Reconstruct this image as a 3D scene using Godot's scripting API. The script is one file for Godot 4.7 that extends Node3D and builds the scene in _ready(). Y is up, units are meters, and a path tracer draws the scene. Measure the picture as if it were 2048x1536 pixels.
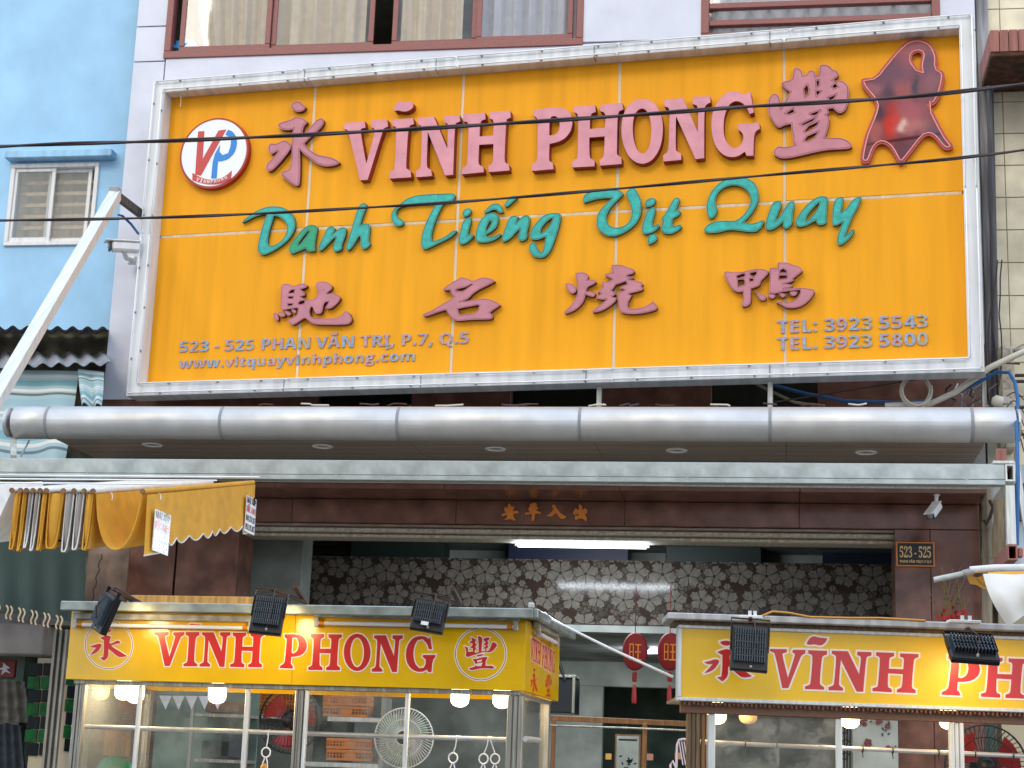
extends Node3D
# A shop-house front seen from across a street: yellow sign board, stainless canopy, two roast-meat stalls.
const F := 3386.0                       # focal length in photo pixels (2048 wide)
var CP := Vector3(0, 1.55, 16)          # eye, 16 m in front of the shop front (plane z = 0)
var CB := Basis(Vector3.UP, deg_to_rad(9.2)) * Basis(Vector3.RIGHT, deg_to_rad(13.12)) * Basis(Vector3.BACK, deg_to_rad(2.04))
var taken := {}
var mats := {}
var noises := {}
var rng := RandomNumberGenerator.new()

# ---------------------------------------------------------------- pixel -> place
func ray(px: float, py: float) -> Vector3:
	return CB * Vector3((px - 1024.0) / F, -(py - 768.0) / F, -1)
func atz(px: float, py: float, z: float) -> Vector3:
	var d := ray(px, py)
	return CP + d * ((z - CP.z) / d.z)
func atx(px: float, py: float, x: float) -> Vector3:
	var d := ray(px, py)
	return CP + d * ((x - CP.x) / d.x)
func loc(n: Node3D, px: float, py: float, w := 0.0) -> Vector3:
	var inv := n.transform.affine_inverse()
	var o := inv * CP
	var d := inv.basis * ray(px, py)
	return o + d * ((w - o.z) / d.z)
func v2(p: Vector3) -> Vector2:
	return Vector2(p.x, p.y)

# ---------------------------------------------------------------- nodes
func numbered(called: String) -> String:
	if not taken.has(called):
		taken[called] = 0
		return called
	taken[called] += 1
	return "%s_%03d" % [called, taken[called]]
func tag(o: Node3D, label: String, category: String, group := "") -> Node3D:
	o.set_meta("label", label)
	o.set_meta("category", category)
	if group != "":
		o.set_meta("group", group)
	return o
func thing(called: String, label: String, category: String, at := Vector3.ZERO, turn := 0.0, group := "") -> Node3D:
	var o := Node3D.new()
	o.name = numbered(called)
	add_child(o)
	o.position = at
	o.rotation.y = deg_to_rad(turn)
	return tag(o, label, category, group)
func put(st: SurfaceTool, called: String, m: Material, parent: Node = self) -> MeshInstance3D:
	st.generate_normals()
	var o := MeshInstance3D.new()
	o.mesh = st.commit()
	o.material_override = m
	o.name = numbered(called) if parent == self else called
	parent.add_child(o, true)
	return o
func again(src: MeshInstance3D, parent: Node, at: Vector3, m: Material = null) -> MeshInstance3D:
	var o := MeshInstance3D.new()
	o.mesh = src.mesh
	o.material_override = m if m else src.material_override
	o.name = String(src.name).rstrip("0123456789").rstrip("_")
	parent.add_child(o, true)
	o.position = at
	return o

# ---------------------------------------------------------------- textures and materials
func grain(kind: String, depth: float) -> ImageTexture:
	var key := "%s%.2f" % [kind, depth]
	if noises.has(key):
		return noises[key]
	var n := FastNoiseLite.new()
	n.seed = 11 + noises.size()
	n.noise_type = FastNoiseLite.TYPE_SIMPLEX_SMOOTH
	n.fractal_octaves = 5
	n.frequency = {"fine": 0.06, "blotch": 0.012, "streak": 0.02, "brush": 0.02, "vein": 0.014}[kind]
	var img := Image.create(256, 256, false, Image.FORMAT_RGB8)
	for y in 256:
		for x in 256:
			var v := 0.0
			var a := x / 256.0
			var b := y / 256.0
			for k in 4:      # blend four shifted copies so that the tile repeats without a seam
				var ox := (k % 2) * 256
				var oy := (k / 2) * 256
				var sx := float(x - ox)
				var sy := float(y - oy)
				if kind == "streak":
					sy *= 0.12
					sx *= 2.0
				elif kind == "brush":
					sx *= 0.08
					sy *= 3.0
				var wgt := (a if ox else 1.0 - a) * (b if oy else 1.0 - b)
				v += wgt * n.get_noise_2d(sx + 900, sy + 900)
			if kind == "vein":
				v = 1.0 - 2.2 * absf(v)
			var g := clampf(1.0 - depth * (0.5 + 1.15 * v), 0.0, 1.0)
			img.set_pixel(x, y, Color(g, g, g))
	img.generate_mipmaps()
	noises[key] = ImageTexture.create_from_image(img)
	return noises[key]
func mat(key: String, c: Color, rough := 0.6, metal := 0.0, kind := "", depth := 0.2, scale := 1.0) -> StandardMaterial3D:
	if mats.has(key):
		return mats[key]
	var m := StandardMaterial3D.new()
	m.albedo_color = c
	m.roughness = rough
	m.metallic = metal
	if kind != "":
		m.albedo_texture = grain(kind, depth)
		m.uv1_triplanar = true
		m.uv1_world_triplanar = true
		m.uv1_scale = Vector3.ONE * scale
	mats[key] = m
	return m
func smeared(key: String, c: Color, least: float, most: float, scale: float) -> StandardMaterial3D:
	# a glass pane with wiped dust and grease on it
	if mats.has(key):
		return mats[key]
	var n := FastNoiseLite.new()
	n.seed = 31
	n.frequency = 0.016
	n.fractal_octaves = 5
	n.domain_warp_enabled = true
	n.domain_warp_amplitude = 40.0
	var img := Image.create(256, 256, false, Image.FORMAT_RGBA8)
	for y in 256:
		for x in 256:
			var v := clampf(0.5 + 0.9 * n.get_noise_2d(x, y), 0.0, 1.0)
			img.set_pixel(x, y, Color(c.r, c.g, c.b, lerpf(least, most, v * v)))
	var m := StandardMaterial3D.new()
	m.transparency = BaseMaterial3D.TRANSPARENCY_ALPHA
	m.albedo_texture = ImageTexture.create_from_image(img)
	m.roughness = 0.08
	m.uv1_triplanar = true
	m.uv1_world_triplanar = true
	m.uv1_scale = Vector3.ONE * scale
	mats[key] = m
	return m
func hollow(x0: float, x1: float, y0: float, y1: float, zf: float, zb: float, t: float, called: String, m: Material, parent: Node) -> void:
	# a square tube, open towards the street
	var st := S()
	bx(st, Vector3(x0, y0, zb), Vector3(x0 + t, y1, zf), 0.001)
	bx(st, Vector3(x1 - t, y0, zb), Vector3(x1, y1, zf), 0.001)
	bx(st, Vector3(x0 + t, y0, zb), Vector3(x1 - t, y0 + t, zf), 0.001)
	bx(st, Vector3(x0 + t, y1 - t, zb), Vector3(x1 - t, y1, zf), 0.001)
	put(st, called, m, parent)
func glass(key: String, c: Color, alpha: float, rough := 0.02) -> StandardMaterial3D:
	if mats.has(key):
		return mats[key]
	var m := StandardMaterial3D.new()
	m.transparency = BaseMaterial3D.TRANSPARENCY_ALPHA
	m.albedo_color = Color(c.r, c.g, c.b, alpha)
	m.roughness = rough
	m.metallic_specular = 0.6
	mats[key] = m
	return m
func glow(key: String, c: Color, e: float) -> StandardMaterial3D:
	if mats.has(key):
		return mats[key]
	var m := StandardMaterial3D.new()
	m.albedo_color = Color(0.9, 0.9, 0.88)
	m.emission_enabled = true
	m.emission = c
	m.emission_energy_multiplier = e
	mats[key] = m
	return m

# ---------------------------------------------------------------- shapes
func S() -> SurfaceTool:
	var st := SurfaceTool.new()
	st.begin(Mesh.PRIMITIVE_TRIANGLES)
	st.set_smooth_group(-1)
	return st
func tri(st: SurfaceTool, a: Vector3, b: Vector3, c: Vector3, n: Vector3) -> void:
	st.add_vertex(a)
	if (c - a).cross(b - a).dot(n) < 0:
		st.add_vertex(c)
		st.add_vertex(b)
	else:
		st.add_vertex(b)
		st.add_vertex(c)
func quad(st: SurfaceTool, a: Vector3, b: Vector3, c: Vector3, d: Vector3, n: Vector3) -> void:
	tri(st, a, b, c, n)
	tri(st, a, c, d, n)
func bx(st: SurfaceTool, a: Vector3, b: Vector3, ch := 0.0, tf := Transform3D.IDENTITY) -> void:
	var lo := Vector3(minf(a.x, b.x), minf(a.y, b.y), minf(a.z, b.z))
	var hi := Vector3(maxf(a.x, b.x), maxf(a.y, b.y), maxf(a.z, b.z))
	var mid := (lo + hi) / 2
	var h := (hi - lo) / 2
	ch = minf(ch, minf(h.x, minf(h.y, h.z)) * 0.9)
	var pt := func(s: Vector3, ax: int) -> Vector3:
		var q := Vector3(s.x * (h.x - ch), s.y * (h.y - ch), s.z * (h.z - ch))
		q[ax] = s[ax] * h[ax]
		return tf * (mid + q)
	for ax in 3:
		var u := (ax + 1) % 3
		var w := (ax + 2) % 3
		for s in [-1.0, 1.0]:
			var c := []
			for k in [[-1, -1], [1, -1], [1, 1], [-1, 1]]:
				var sg := Vector3.ZERO
				sg[ax] = s
				sg[u] = k[0]
				sg[w] = k[1]
				c.append(pt.call(sg, ax))
			var n := Vector3.ZERO
			n[ax] = s
			quad(st, c[0], c[1], c[2], c[3], tf.basis * n)
			if ch > 0.0:
				for s2 in [-1.0, 1.0]:
					var g0 := Vector3.ZERO
					g0[ax] = s
					g0[u] = s2
					var g1 := g0
					g0[w] = -1
					g1[w] = 1
					var nn := Vector3.ZERO
					nn[ax] = s
					nn[u] = s2
					quad(st, pt.call(g0, ax), pt.call(g1, ax), pt.call(g1, u), pt.call(g0, u), tf.basis * nn)
	if ch > 0.0:
		for sx in [-1, 1]:
			for sy in [-1, 1]:
				for sz in [-1, 1]:
					var g := Vector3(sx, sy, sz)
					tri(st, pt.call(g, 0), pt.call(g, 1), pt.call(g, 2), tf.basis * g)
func one_box(a: Vector3, b: Vector3, called: String, m: Material, parent: Node = self, ch := 0.004) -> MeshInstance3D:
	var st := S()
	bx(st, a, b, ch)
	return put(st, called, m, parent)
func bar(st: SurfaceTool, a: Vector3, b: Vector3, w: float, h: float, ch := 0.003, up := Vector3.UP) -> void:
	# a square bar from a to b
	var z := (b - a).normalized()
	var x := up.cross(z).normalized()
	if x.length() < 0.5:
		x = Vector3.RIGHT
	var y := z.cross(x)
	bx(st, Vector3(-w / 2, -h / 2, 0), Vector3(w / 2, h / 2, a.distance_to(b)), ch, Transform3D(Basis(x, y, z), a))
func one_bar(a: Vector3, b: Vector3, w: float, h: float, called: String, m: Material, parent: Node = self) -> MeshInstance3D:
	var st := S()
	bar(st, a, b, w, h)
	return put(st, called, m, parent)
func tube(st: SurfaceTool, pts: Array, r, n := 8, caps := true) -> void:
	st.set_smooth_group(1)
	var rings := []
	var x := Vector3.ZERO
	for i in pts.size():
		var d: Vector3 = (pts[mini(i + 1, pts.size() - 1)] - pts[maxi(i - 1, 0)]).normalized()
		if i == 0:
			x = d.cross(Vector3(0.31, 0.9, 0.17)).normalized()
		x = (x - d * x.dot(d)).normalized()
		var y := d.cross(x)
		var rr: float = r[i] if r is Array else r
		var ring := []
		for k in n:
			var t := TAU * k / n
			ring.append(pts[i] + (x * cos(t) + y * sin(t)) * rr)
		rings.append(ring)
	for i in rings.size() - 1:
		for k in n:
			var k2 := (k + 1) % n
			var a: Vector3 = rings[i][k]
			var b: Vector3 = rings[i + 1][k]
			var c: Vector3 = rings[i + 1][k2]
			var d2: Vector3 = rings[i][k2]
			quad(st, a, b, c, d2, (a + c) / 2 - (pts[i] + pts[i + 1]) / 2)
	st.set_smooth_group(-1)
	if caps:
		for e in [0, rings.size() - 1]:
			var dir: Vector3 = (pts[0] - pts[1]) if e == 0 else (pts[e] - pts[e - 1])
			for k in range(1, n - 1):
				tri(st, rings[e][0], rings[e][k], rings[e][k + 1], dir)
func one_tube(pts: Array, r, called: String, m: Material, parent: Node = self, n := 8) -> MeshInstance3D:
	var st := S()
	tube(st, pts, r, n)
	return put(st, called, m, parent)
func lathe(st: SurfaceTool, prof: Array, tf: Transform3D, n := 20) -> void:
	# prof: Vector2(radius, height) from bottom to top, turned about the local y axis
	st.set_smooth_group(1)
	for i in prof.size() - 1:
		var p: Vector2 = prof[i]
		var q: Vector2 = prof[i + 1]
		var slope := Vector2(q.y - p.y, -(q.x - p.x))
		for k in n:
			var t0 := TAU * k / n
			var t1 := TAU * (k + 1) / n
			var e0 := Vector3(cos(t0), 0, sin(t0))
			var e1 := Vector3(cos(t1), 0, sin(t1))
			var nn := tf.basis * ((e0 + e1).normalized() * slope.x + Vector3.UP * slope.y)
			var a := tf * (e0 * p.x + Vector3.UP * p.y)
			var b := tf * (e1 * p.x + Vector3.UP * p.y)
			var c := tf * (e1 * q.x + Vector3.UP * q.y)
			var d := tf * (e0 * q.x + Vector3.UP * q.y)
			if p.x > 0.0001:
				tri(st, a, b, c, nn)
			if q.x > 0.0001:
				tri(st, a, c, d, nn)
	st.set_smooth_group(-1)
func sheet(st: SurfaceTool, nu: int, nv: int, f: Callable, n: Vector3) -> void:
	# a smooth surface f(u, v), u and v from 0 to 1, with its own uv
	st.set_smooth_group(1)
	for i in nu:
		for j in nv:
			var c := []
			for k in [[0, 0], [1, 0], [1, 1], [0, 1]]:
				c.append(Vector2(float(i + k[0]) / nu, float(j + k[1]) / nv))
			var p := []
			for q in c:
				p.append(f.call(q.x, q.y))
			for t in [[0, 1, 2], [0, 2, 3]]:
				var o: Array = t
				if (p[t[2]] - p[t[0]]).cross(p[t[1]] - p[t[0]]).dot(n) < 0:
					o = [t[0], t[2], t[1]]
				for k in o:
					st.set_uv(Vector2(c[k].x, 1.0 - c[k].y))
					st.add_vertex(p[k])
	st.set_smooth_group(-1)

# ---------------------------------------------------------------- flat outlines
func pts(arr: Array, ox := 0.0, oy := 0.0, s := 1.0) -> PackedVector2Array:
	var o := PackedVector2Array()
	for i in range(0, arr.size(), 2):
		o.append(Vector2(ox + arr[i] / s, oy + arr[i + 1] / s))
	return o
func soft(p: PackedVector2Array, sharp := 50.0, times := 2) -> PackedVector2Array:
	# rounds the gentle corners of a traced outline and keeps the sharp ones
	for t in times:
		var o := PackedVector2Array()
		var n := p.size()
		for i in n:
			var a := p[(i + n - 1) % n]
			var b := p[i]
			var c := p[(i + 1) % n]
			if absf(rad_to_deg((b - a).angle_to(c - b))) > sharp:
				o.append(b)
			else:
				o.append(b.lerp(a, 0.25))
				o.append(b.lerp(c, 0.25))
		p = o
	return p
func ccw(p: PackedVector2Array) -> PackedVector2Array:
	if Geometry2D.is_polygon_clockwise(p):
		var q := p.duplicate()
		q.reverse()
		return q
	return p
func cut(outer: PackedVector2Array, holes: Array) -> Array:
	# the outline without its holes, as simple polygons
	var xs := []
	for h in holes:
		var c := 0.0
		for q in h:
			c += q.x
		xs.append(c / h.size())
	xs.sort()
	var lo := INF
	var hi := -INF
	var bl := INF
	var bh := -INF
	for q in outer:
		lo = minf(lo, q.x)
		hi = maxf(hi, q.x)
		bl = minf(bl, q.y)
		bh = maxf(bh, q.y)
	var edges := [lo - 1.0] + xs + [hi + 1.0]
	var out := []
	for i in edges.size() - 1:
		if edges[i + 1] - edges[i] < 0.0002:
			continue
		var strip := PackedVector2Array([Vector2(edges[i], bl - 1), Vector2(edges[i + 1], bl - 1), Vector2(edges[i + 1], bh + 1), Vector2(edges[i], bh + 1)])
		var now: Array = Geometry2D.intersect_polygons(outer, strip)
		for h in holes:
			var nxt := []
			for p in now:
				nxt.append_array(Geometry2D.clip_polygons(p, h))
			now = nxt
		out.append_array(now)
	return out
func face(st: SurfaceTool, outer: PackedVector2Array, holes: Array, z: float, up := 1.0) -> void:
	var pieces: Array = [outer] if holes.is_empty() else cut(outer, holes)
	for p in pieces:
		var idx := Geometry2D.triangulate_polygon(p)
		for i in range(0, idx.size(), 3):
			tri(st, Vector3(p[idx[i]].x, p[idx[i]].y, z), Vector3(p[idx[i + 1]].x, p[idx[i + 1]].y, z), Vector3(p[idx[i + 2]].x, p[idx[i + 2]].y, z), Vector3(0, 0, up))
func rim(st: SurfaceTool, p: PackedVector2Array, z0: float, z1: float, outward := 1.0) -> void:
	var q := ccw(p)
	for i in q.size():
		var a := q[i]
		var b := q[(i + 1) % q.size()]
		var n := Vector3(b.y - a.y, a.x - b.x, 0) * outward
		quad(st, Vector3(a.x, a.y, z0), Vector3(b.x, b.y, z0), Vector3(b.x, b.y, z1), Vector3(a.x, a.y, z1), n)
func solid(outer: PackedVector2Array, holes: Array, z0: float, z1: float, called: String, m: Material, parent: Node) -> MeshInstance3D:
	var st := S()
	face(st, outer, holes, z1)
	rim(st, outer, z0, z1)
	for h in holes:
		rim(st, h, z0, z1, -1.0)
	return put(st, called, m, parent)
func shrink(p: PackedVector2Array, d: float) -> Array:
	return Geometry2D.offset_polygon(ccw(p), d, Geometry2D.JOIN_MITER)
func on_plane(n: Node3D, p: PackedVector2Array, w: float) -> PackedVector2Array:
	var o := PackedVector2Array()
	for q in p:
		o.append(v2(loc(n, q.x, q.y, w)))
	return o
func raised(n: Node3D, outline: PackedVector2Array, holes: Array, z0: float, z1: float, inset: float, body: Material, top: Material, called: String, rise := 0.012, edge: Material = null) -> void:
	# a cut-out letter: a body, and a face set in from its edge and a little proud of it
	var o := on_plane(n, outline, z1)
	var hs := []
	for h in holes:
		hs.append(on_plane(n, h, z1))
	var b := solid(o, hs, z0, z1, called, body, n)
	if edge:
		# a raised rim, then a narrow groove, then the face
		var inner_edge := []
		for p in shrink(o, -inset * 0.62):
			if p.size() > 2 and not Geometry2D.is_polygon_clockwise(p):
				inner_edge.append(p)
		for h in hs:
			for q in shrink(h, inset * 0.62):
				solid(q, [h], z1, z1 + rise, "letter_rim", edge, b)
		solid(o, inner_edge, z1, z1 + rise, "letter_rim", edge, b)
	for p in shrink(o, -inset):
		if p.size() < 3 or Geometry2D.is_polygon_clockwise(p):
			continue
		var inner := []
		for h in hs:
			for q in shrink(h, inset):
				inner.append(q)
		solid(p, inner, z1, z1 + rise, "letter_face", top, b)
# lettering from a font, one mesh for each character, along the line a -> b on the plane z of parent
var fonts := {}
func font(fam: String, weight := 700) -> SystemFont:
	var k := fam + str(weight)
	if not fonts.has(k):
		var f := SystemFont.new()
		f.font_names = PackedStringArray([fam])
		f.font_weight = weight
		fonts[k] = f
	return fonts[k]
func glyph(c: String, fnt: Font, depth: float) -> TextMesh:
	var t := TextMesh.new()
	t.font = fnt
	t.font_size = 32
	t.pixel_size = 0.01
	t.curve_step = 2.0
	t.depth = depth
	t.horizontal_alignment = HORIZONTAL_ALIGNMENT_LEFT
	t.text = c
	return t
func letters(parent: Node3D, text: String, a: Vector2, b: Vector2, cap: float, z: float, depth: float, ms: Array, fnt: Font, called := "letter", tall := Vector2.ZERO) -> void:
	var adv := []
	var total := 0.0
	for c in text:
		var w := fnt.get_string_size("I" if c == "Ị" else c, HORIZONTAL_ALIGNMENT_LEFT, -1, 32).x * 0.01
		adv.append(w)
		total += w
	var hb := glyph("H", fnt, depth).get_aabb()
	var dir := (b - a).normalized()
	var sx := a.distance_to(b) / total
	var sy := cap / hb.size.y
	var base := hb.position.y
	var up := Vector2(-dir.y, dir.x) if tall == Vector2.ZERO else tall
	var x := 0.0
	var k := 0
	for ch in text:
		var c := "I" if ch == "Ị" else ch        # the font lacks this letter: an I and a dot below it
		if ch == "Ị":
			var q: Vector2 = a + dir * (x * sx + adv[k] * sx * 0.28) - up * cap * 0.3
			letters(parent, ".", q, q + dir * fnt.get_string_size(".", HORIZONTAL_ALIGNMENT_LEFT, -1, 32).x * 0.01 * sx, cap, z, depth, ms, fnt, called)
		if c != " ":
			var o := MeshInstance3D.new()
			o.mesh = glyph(c, fnt, depth)
			o.material_override = ms[k % ms.size()]
			o.name = called
			parent.add_child(o, true)
			var org := a + dir * x * sx - up * base * sy
			o.transform = Transform3D(Basis(Vector3(dir.x, dir.y, 0) * sx, Vector3(up.x, up.y, 0) * sy, Vector3(0, 0, 1)), Vector3(org.x, org.y, z + depth / 2))
		x += adv[k]
		k += 1

func _ready() -> void:
	rng.seed = 7
	# camera
	var cam := Camera3D.new()
	cam.name = "camera"
	cam.transform = Transform3D(CB, CP)
	cam.fov = rad_to_deg(2.0 * atan(768.0 / F))
	cam.near = 0.1
	cam.far = 400.0
	add_child(cam)
	cam.current = true
	# sky, exposure
	var env := Environment.new()
	env.background_mode = Environment.BG_SKY
	var sm := ProceduralSkyMaterial.new()
	sm.sky_top_color = Color(0.74, 0.81, 0.92)
	sm.sky_horizon_color = Color(0.96, 0.97, 1.0)
	sm.sky_curve = 0.25
	sm.ground_bottom_color = Color(0.35, 0.34, 0.33)
	sm.ground_horizon_color = Color(0.6, 0.6, 0.6)
	sm.sun_angle_max = 1.0
	sm.energy_multiplier = 1.25
	var sky := Sky.new()
	sky.sky_material = sm
	env.sky = sky
	env.tonemap_mode = Environment.TONE_MAPPER_LINEAR
	env.tonemap_exposure = 2.1
	env.sdfgi_enabled = true
	env.ssao_enabled = true
	env.ssil_enabled = true
	var we := WorldEnvironment.new()
	we.name = "world_environment"
	we.environment = env
	add_child(we)
	# high, veiled sun
	var sun := DirectionalLight3D.new()
	sun.name = "sun"
	sun.light_color = Color(1.0, 0.965, 0.9)
	sun.light_energy = 0.3
	sun.light_angular_distance = 28.0
	sun.shadow_enabled = true
	sun.rotation_degrees = Vector3(-33, -16, 0)
	add_child(sun)
	materials()
	build_ground()
	build_main_house()
	build_left_house()
	build_right_house()
	build_interior()
	build_sign()
	build_canopy()
	build_awning()
	build_front_fittings()
	build_left_stall()
	build_right_stall()
	build_cables()

func materials() -> void:
	mat("granite", Color(0.52, 0.365, 0.31), 0.2, 0.0, "blotch", 0.3, 0.9)
	mat("granite_beige", Color(0.62, 0.53, 0.47), 0.3, 0.0, "blotch", 0.3, 1.1)
	mat("lavender", Color(0.83, 0.845, 0.895), 0.4, 0.0, "blotch", 0.08, 0.5)
	mat("brown_frame", Color(0.56, 0.33, 0.31), 0.45, 0.0, "fine", 0.12, 2.0)
	mat("concrete", Color(0.58, 0.57, 0.55), 0.9, 0.0, "blotch", 0.25, 0.8)
	mat("plaster", Color(0.72, 0.74, 0.70), 0.85, 0.0, "blotch", 0.25, 0.5)
	mat("ceiling_paint", Color(0.70, 0.72, 0.70), 0.85, 0.0, "blotch", 0.3, 0.5)
	mat("green_paint", Color(0.44, 0.53, 0.48), 0.8, 0.0, "blotch", 0.3, 0.6)
	mat("sign_yellow", Color(0.97, 0.665, 0.13), 0.5, 0.0, "streak", 0.07, 0.5)
	mat("cream", Color(0.90, 0.80, 0.66), 0.6, 0.0, "streak", 0.15, 1.0)
	mat("pink", Color(0.89, 0.60, 0.635), 0.6, 0.0, "blotch", 0.12, 1.3)
	mat("pink_deep", Color(0.79, 0.51, 0.55), 0.55, 0.0, "blotch", 0.12, 1.6)
	mat("red_side", Color(0.62, 0.15, 0.15), 0.5, 0.0, "streak", 0.3, 2.0)
	mat("maroon", Color(0.42, 0.16, 0.19), 0.5, 0.0, "fine", 0.2, 2.0)
	mat("teal", Color(0.14, 0.74, 0.69), 0.45, 0.0, "blotch", 0.22, 3.0)
	mat("green_face", Color(0.04, 0.64, 0.45), 0.45, 0.0, "blotch", 0.1, 3.0)
	mat("teal_rim", Color(0.42, 0.66, 0.54), 0.5, 0.0, "fine", 0.25, 4.0)
	mat("frame_grey", Color(0.91, 0.92, 0.92), 0.38, 0.0, "streak", 0.16, 0.8)
	mat("tube_white", Color(0.93, 0.93, 0.92), 0.25)
	mat("tube_grey", Color(0.55, 0.56, 0.57), 0.35)
	mat("white_paint", Color(0.90, 0.90, 0.89), 0.4, 0.0, "streak", 0.1, 1.5)
	mat("white_dirty", Color(0.80, 0.80, 0.76), 0.5, 0.0, "blotch", 0.3, 2.5)
	mat("stainless", Color(0.83, 0.83, 0.82), 0.5, 0.65, "blotch", 0.12, 0.9)
	mat("soffit_metal", Color(0.76, 0.70, 0.64), 0.38, 0.5, "brush", 0.25, 0.7)
	mat("galvanised", Color(0.75, 0.79, 0.78), 0.42, 0.55, "blotch", 0.22, 1.6)
	mat("alu", Color(0.70, 0.69, 0.64), 0.4, 0.5, "streak", 0.35, 3.0)
	mat("alu_white", Color(0.88, 0.89, 0.87), 0.4, 0.1, "streak", 0.15, 3.0)
	mat("rusty", Color(0.40, 0.27, 0.20), 0.8, 0.2, "fine", 0.5, 5.0)
	mat("black", Color(0.07, 0.075, 0.085), 0.45, 0.0, "fine", 0.2, 6.0)
	mat("black_fin", Color(0.26, 0.30, 0.33), 0.4, 0.3, "fine", 0.2, 6.0)
	mat("cable", Color(0.26, 0.21, 0.21), 0.6)
	mat("vinyl", Color(0.92, 0.725, 0.03), 0.13, 0.0, "blotch", 0.08, 0.8)
	mat("flex_yellow", Color(0.94, 0.745, 0.03), 0.4, 0.0, "blotch", 0.05, 0.8)
	mat("print_red", Color(0.76, 0.13, 0.12), 0.3)
	mat("print_white", Color(0.95, 0.88, 0.80), 0.3)
	mat("print_dark", Color(0.25, 0.12, 0.10), 0.2)
	mat("gold", Color(0.86, 0.50, 0.12), 0.4, 0.0)
	mat("blue_wall", Color(0.64, 0.82, 0.94), 0.75, 0.0, "blotch", 0.08, 0.45)
	mat("blue_trim", Color(0.64, 0.82, 0.94), 0.7, 0.0, "streak", 0.15, 0.6)
	mat("cream_tile", Color(0.93, 0.89, 0.77), 0.45, 0.0, "blotch", 0.2, 0.7)
	mat("cream_old", Color(0.80, 0.76, 0.68), 0.7, 0.0, "fine", 0.3, 1.2)
	mat("brick_pink", Color(0.66, 0.43, 0.38), 0.7, 0.0, "streak", 0.25, 2.0)
	mat("rust_brown", Color(0.42, 0.25, 0.16), 0.9, 0.0, "blotch", 0.6, 2.2)
	mat("grout", Color(0.70, 0.66, 0.56), 0.9)
	mat("corrugated", Color(0.60, 0.60, 0.60), 0.55, 0.3, "streak", 0.4, 1.5)
	mat("corrugated_light", Color(0.72, 0.74, 0.76), 0.5, 0.2, "streak", 0.3, 1.5)
	mat("asphalt", Color(0.34, 0.34, 0.34), 0.9, 0.0, "fine", 0.3, 1.0)
	mat("pavement", Color(0.66, 0.64, 0.60), 0.85, 0.0, "blotch", 0.3, 1.0)
	mat("orange_plastic", Color(0.86, 0.50, 0.16), 0.4, 0.0, "blotch", 0.15, 2.0)
	mat("wood", Color(0.62, 0.43, 0.24), 0.6, 0.0, "streak", 0.35, 3.0)
	mat("wood_raw", Color(0.55, 0.45, 0.33), 0.8, 0.0, "streak", 0.4, 4.0)
	mat("lantern_red", Color(0.48, 0.05, 0.07), 0.7)
	mat("fan_red", Color(0.58, 0.09, 0.05), 0.35)
	mat("pvc", Color(0.62, 0.57, 0.48), 0.55, 0.0, "streak", 0.35, 2.0)
	mat("blue_cord", Color(0.10, 0.36, 0.58), 0.5)
	mat("dirty_white_cord", Color(0.78, 0.76, 0.70), 0.5)
	mat("tile_green", Color(0.05, 0.38, 0.17), 0.4, 0.0, "blotch", 0.3, 3.0)
	mat("tile_dark", Color(0.04, 0.11, 0.13), 0.4, 0.0, "blotch", 0.3, 3.0)
	mat("awning_grey", Color(0.66, 0.63, 0.60), 0.6, 0.0, "blotch", 0.15, 1.0)
	for k in [["awning_yellow", Color(0.93, 0.69, 0.22)], ["awning_cream", Color(0.96, 0.95, 0.91)], ["curtain_beige", Color(0.95, 0.88, 0.76)], ["curtain_grey", Color(0.86, 0.86, 0.89)], ["tarp_green", Color(0.17, 0.24, 0.20)]]:
		var m := mat(k[0], k[1], 0.75, 0.0, "blotch", 0.12, 1.5)
		m.backlight_enabled = true
		m.backlight = Color(0.6, 0.6, 0.6) if k[0] != "tarp_green" else Color(0.2, 0.2, 0.2)
	mats.sign_yellow.metallic_specular = 0.25
	mats.granite.metallic_specular = 0.35
	for k in ["tile_green", "tile_dark"]:
		mats[k].metallic_specular = 0.3
	glass("pane", Color(0.75, 0.8, 0.82), 0.10)
	smeared("pane_dusty", Color(0.55, 0.57, 0.53), 0.06, 0.30, 0.8)
	glass("pane_clear", Color(0.8, 0.85, 0.85), 0.05)
	glass("dark_pane", Color(0.03, 0.05, 0.05), 0.93)

func build_ground() -> void:
	var g := one_box(Vector3(-150, -0.5, -60), Vector3(150, 0, 150), "street", mats.asphalt, self, 0)
	g.set_meta("kind", "structure")
	var p := one_box(Vector3(-40, 0, -12), Vector3(40, 0.14, 4.2), "pavement", mats.pavement, self, 0.02)
	p.set_meta("kind", "structure")
	# the row of houses across the street, which the upper windows mirror
	var h := thing("opposite_house", "tall beige block with maroon bands across the street", "building", Vector3(-12, 0, 40))
	one_box(Vector3(-9, 0, 0), Vector3(9, 33, 8), "wall", mat("opp_beige", Color(0.78, 0.72, 0.60), 0.8, 0.0, "blotch", 0.2, 0.4), h, 0.02)
	for k in 10:
		one_box(Vector3(-9.02, 2.4 + k * 3.2, -0.12), Vector3(9.02, 3.5 + k * 3.2, 0.05), "band", mat("opp_maroon", Color(0.45, 0.22, 0.22), 0.7), h, 0.01)

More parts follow.
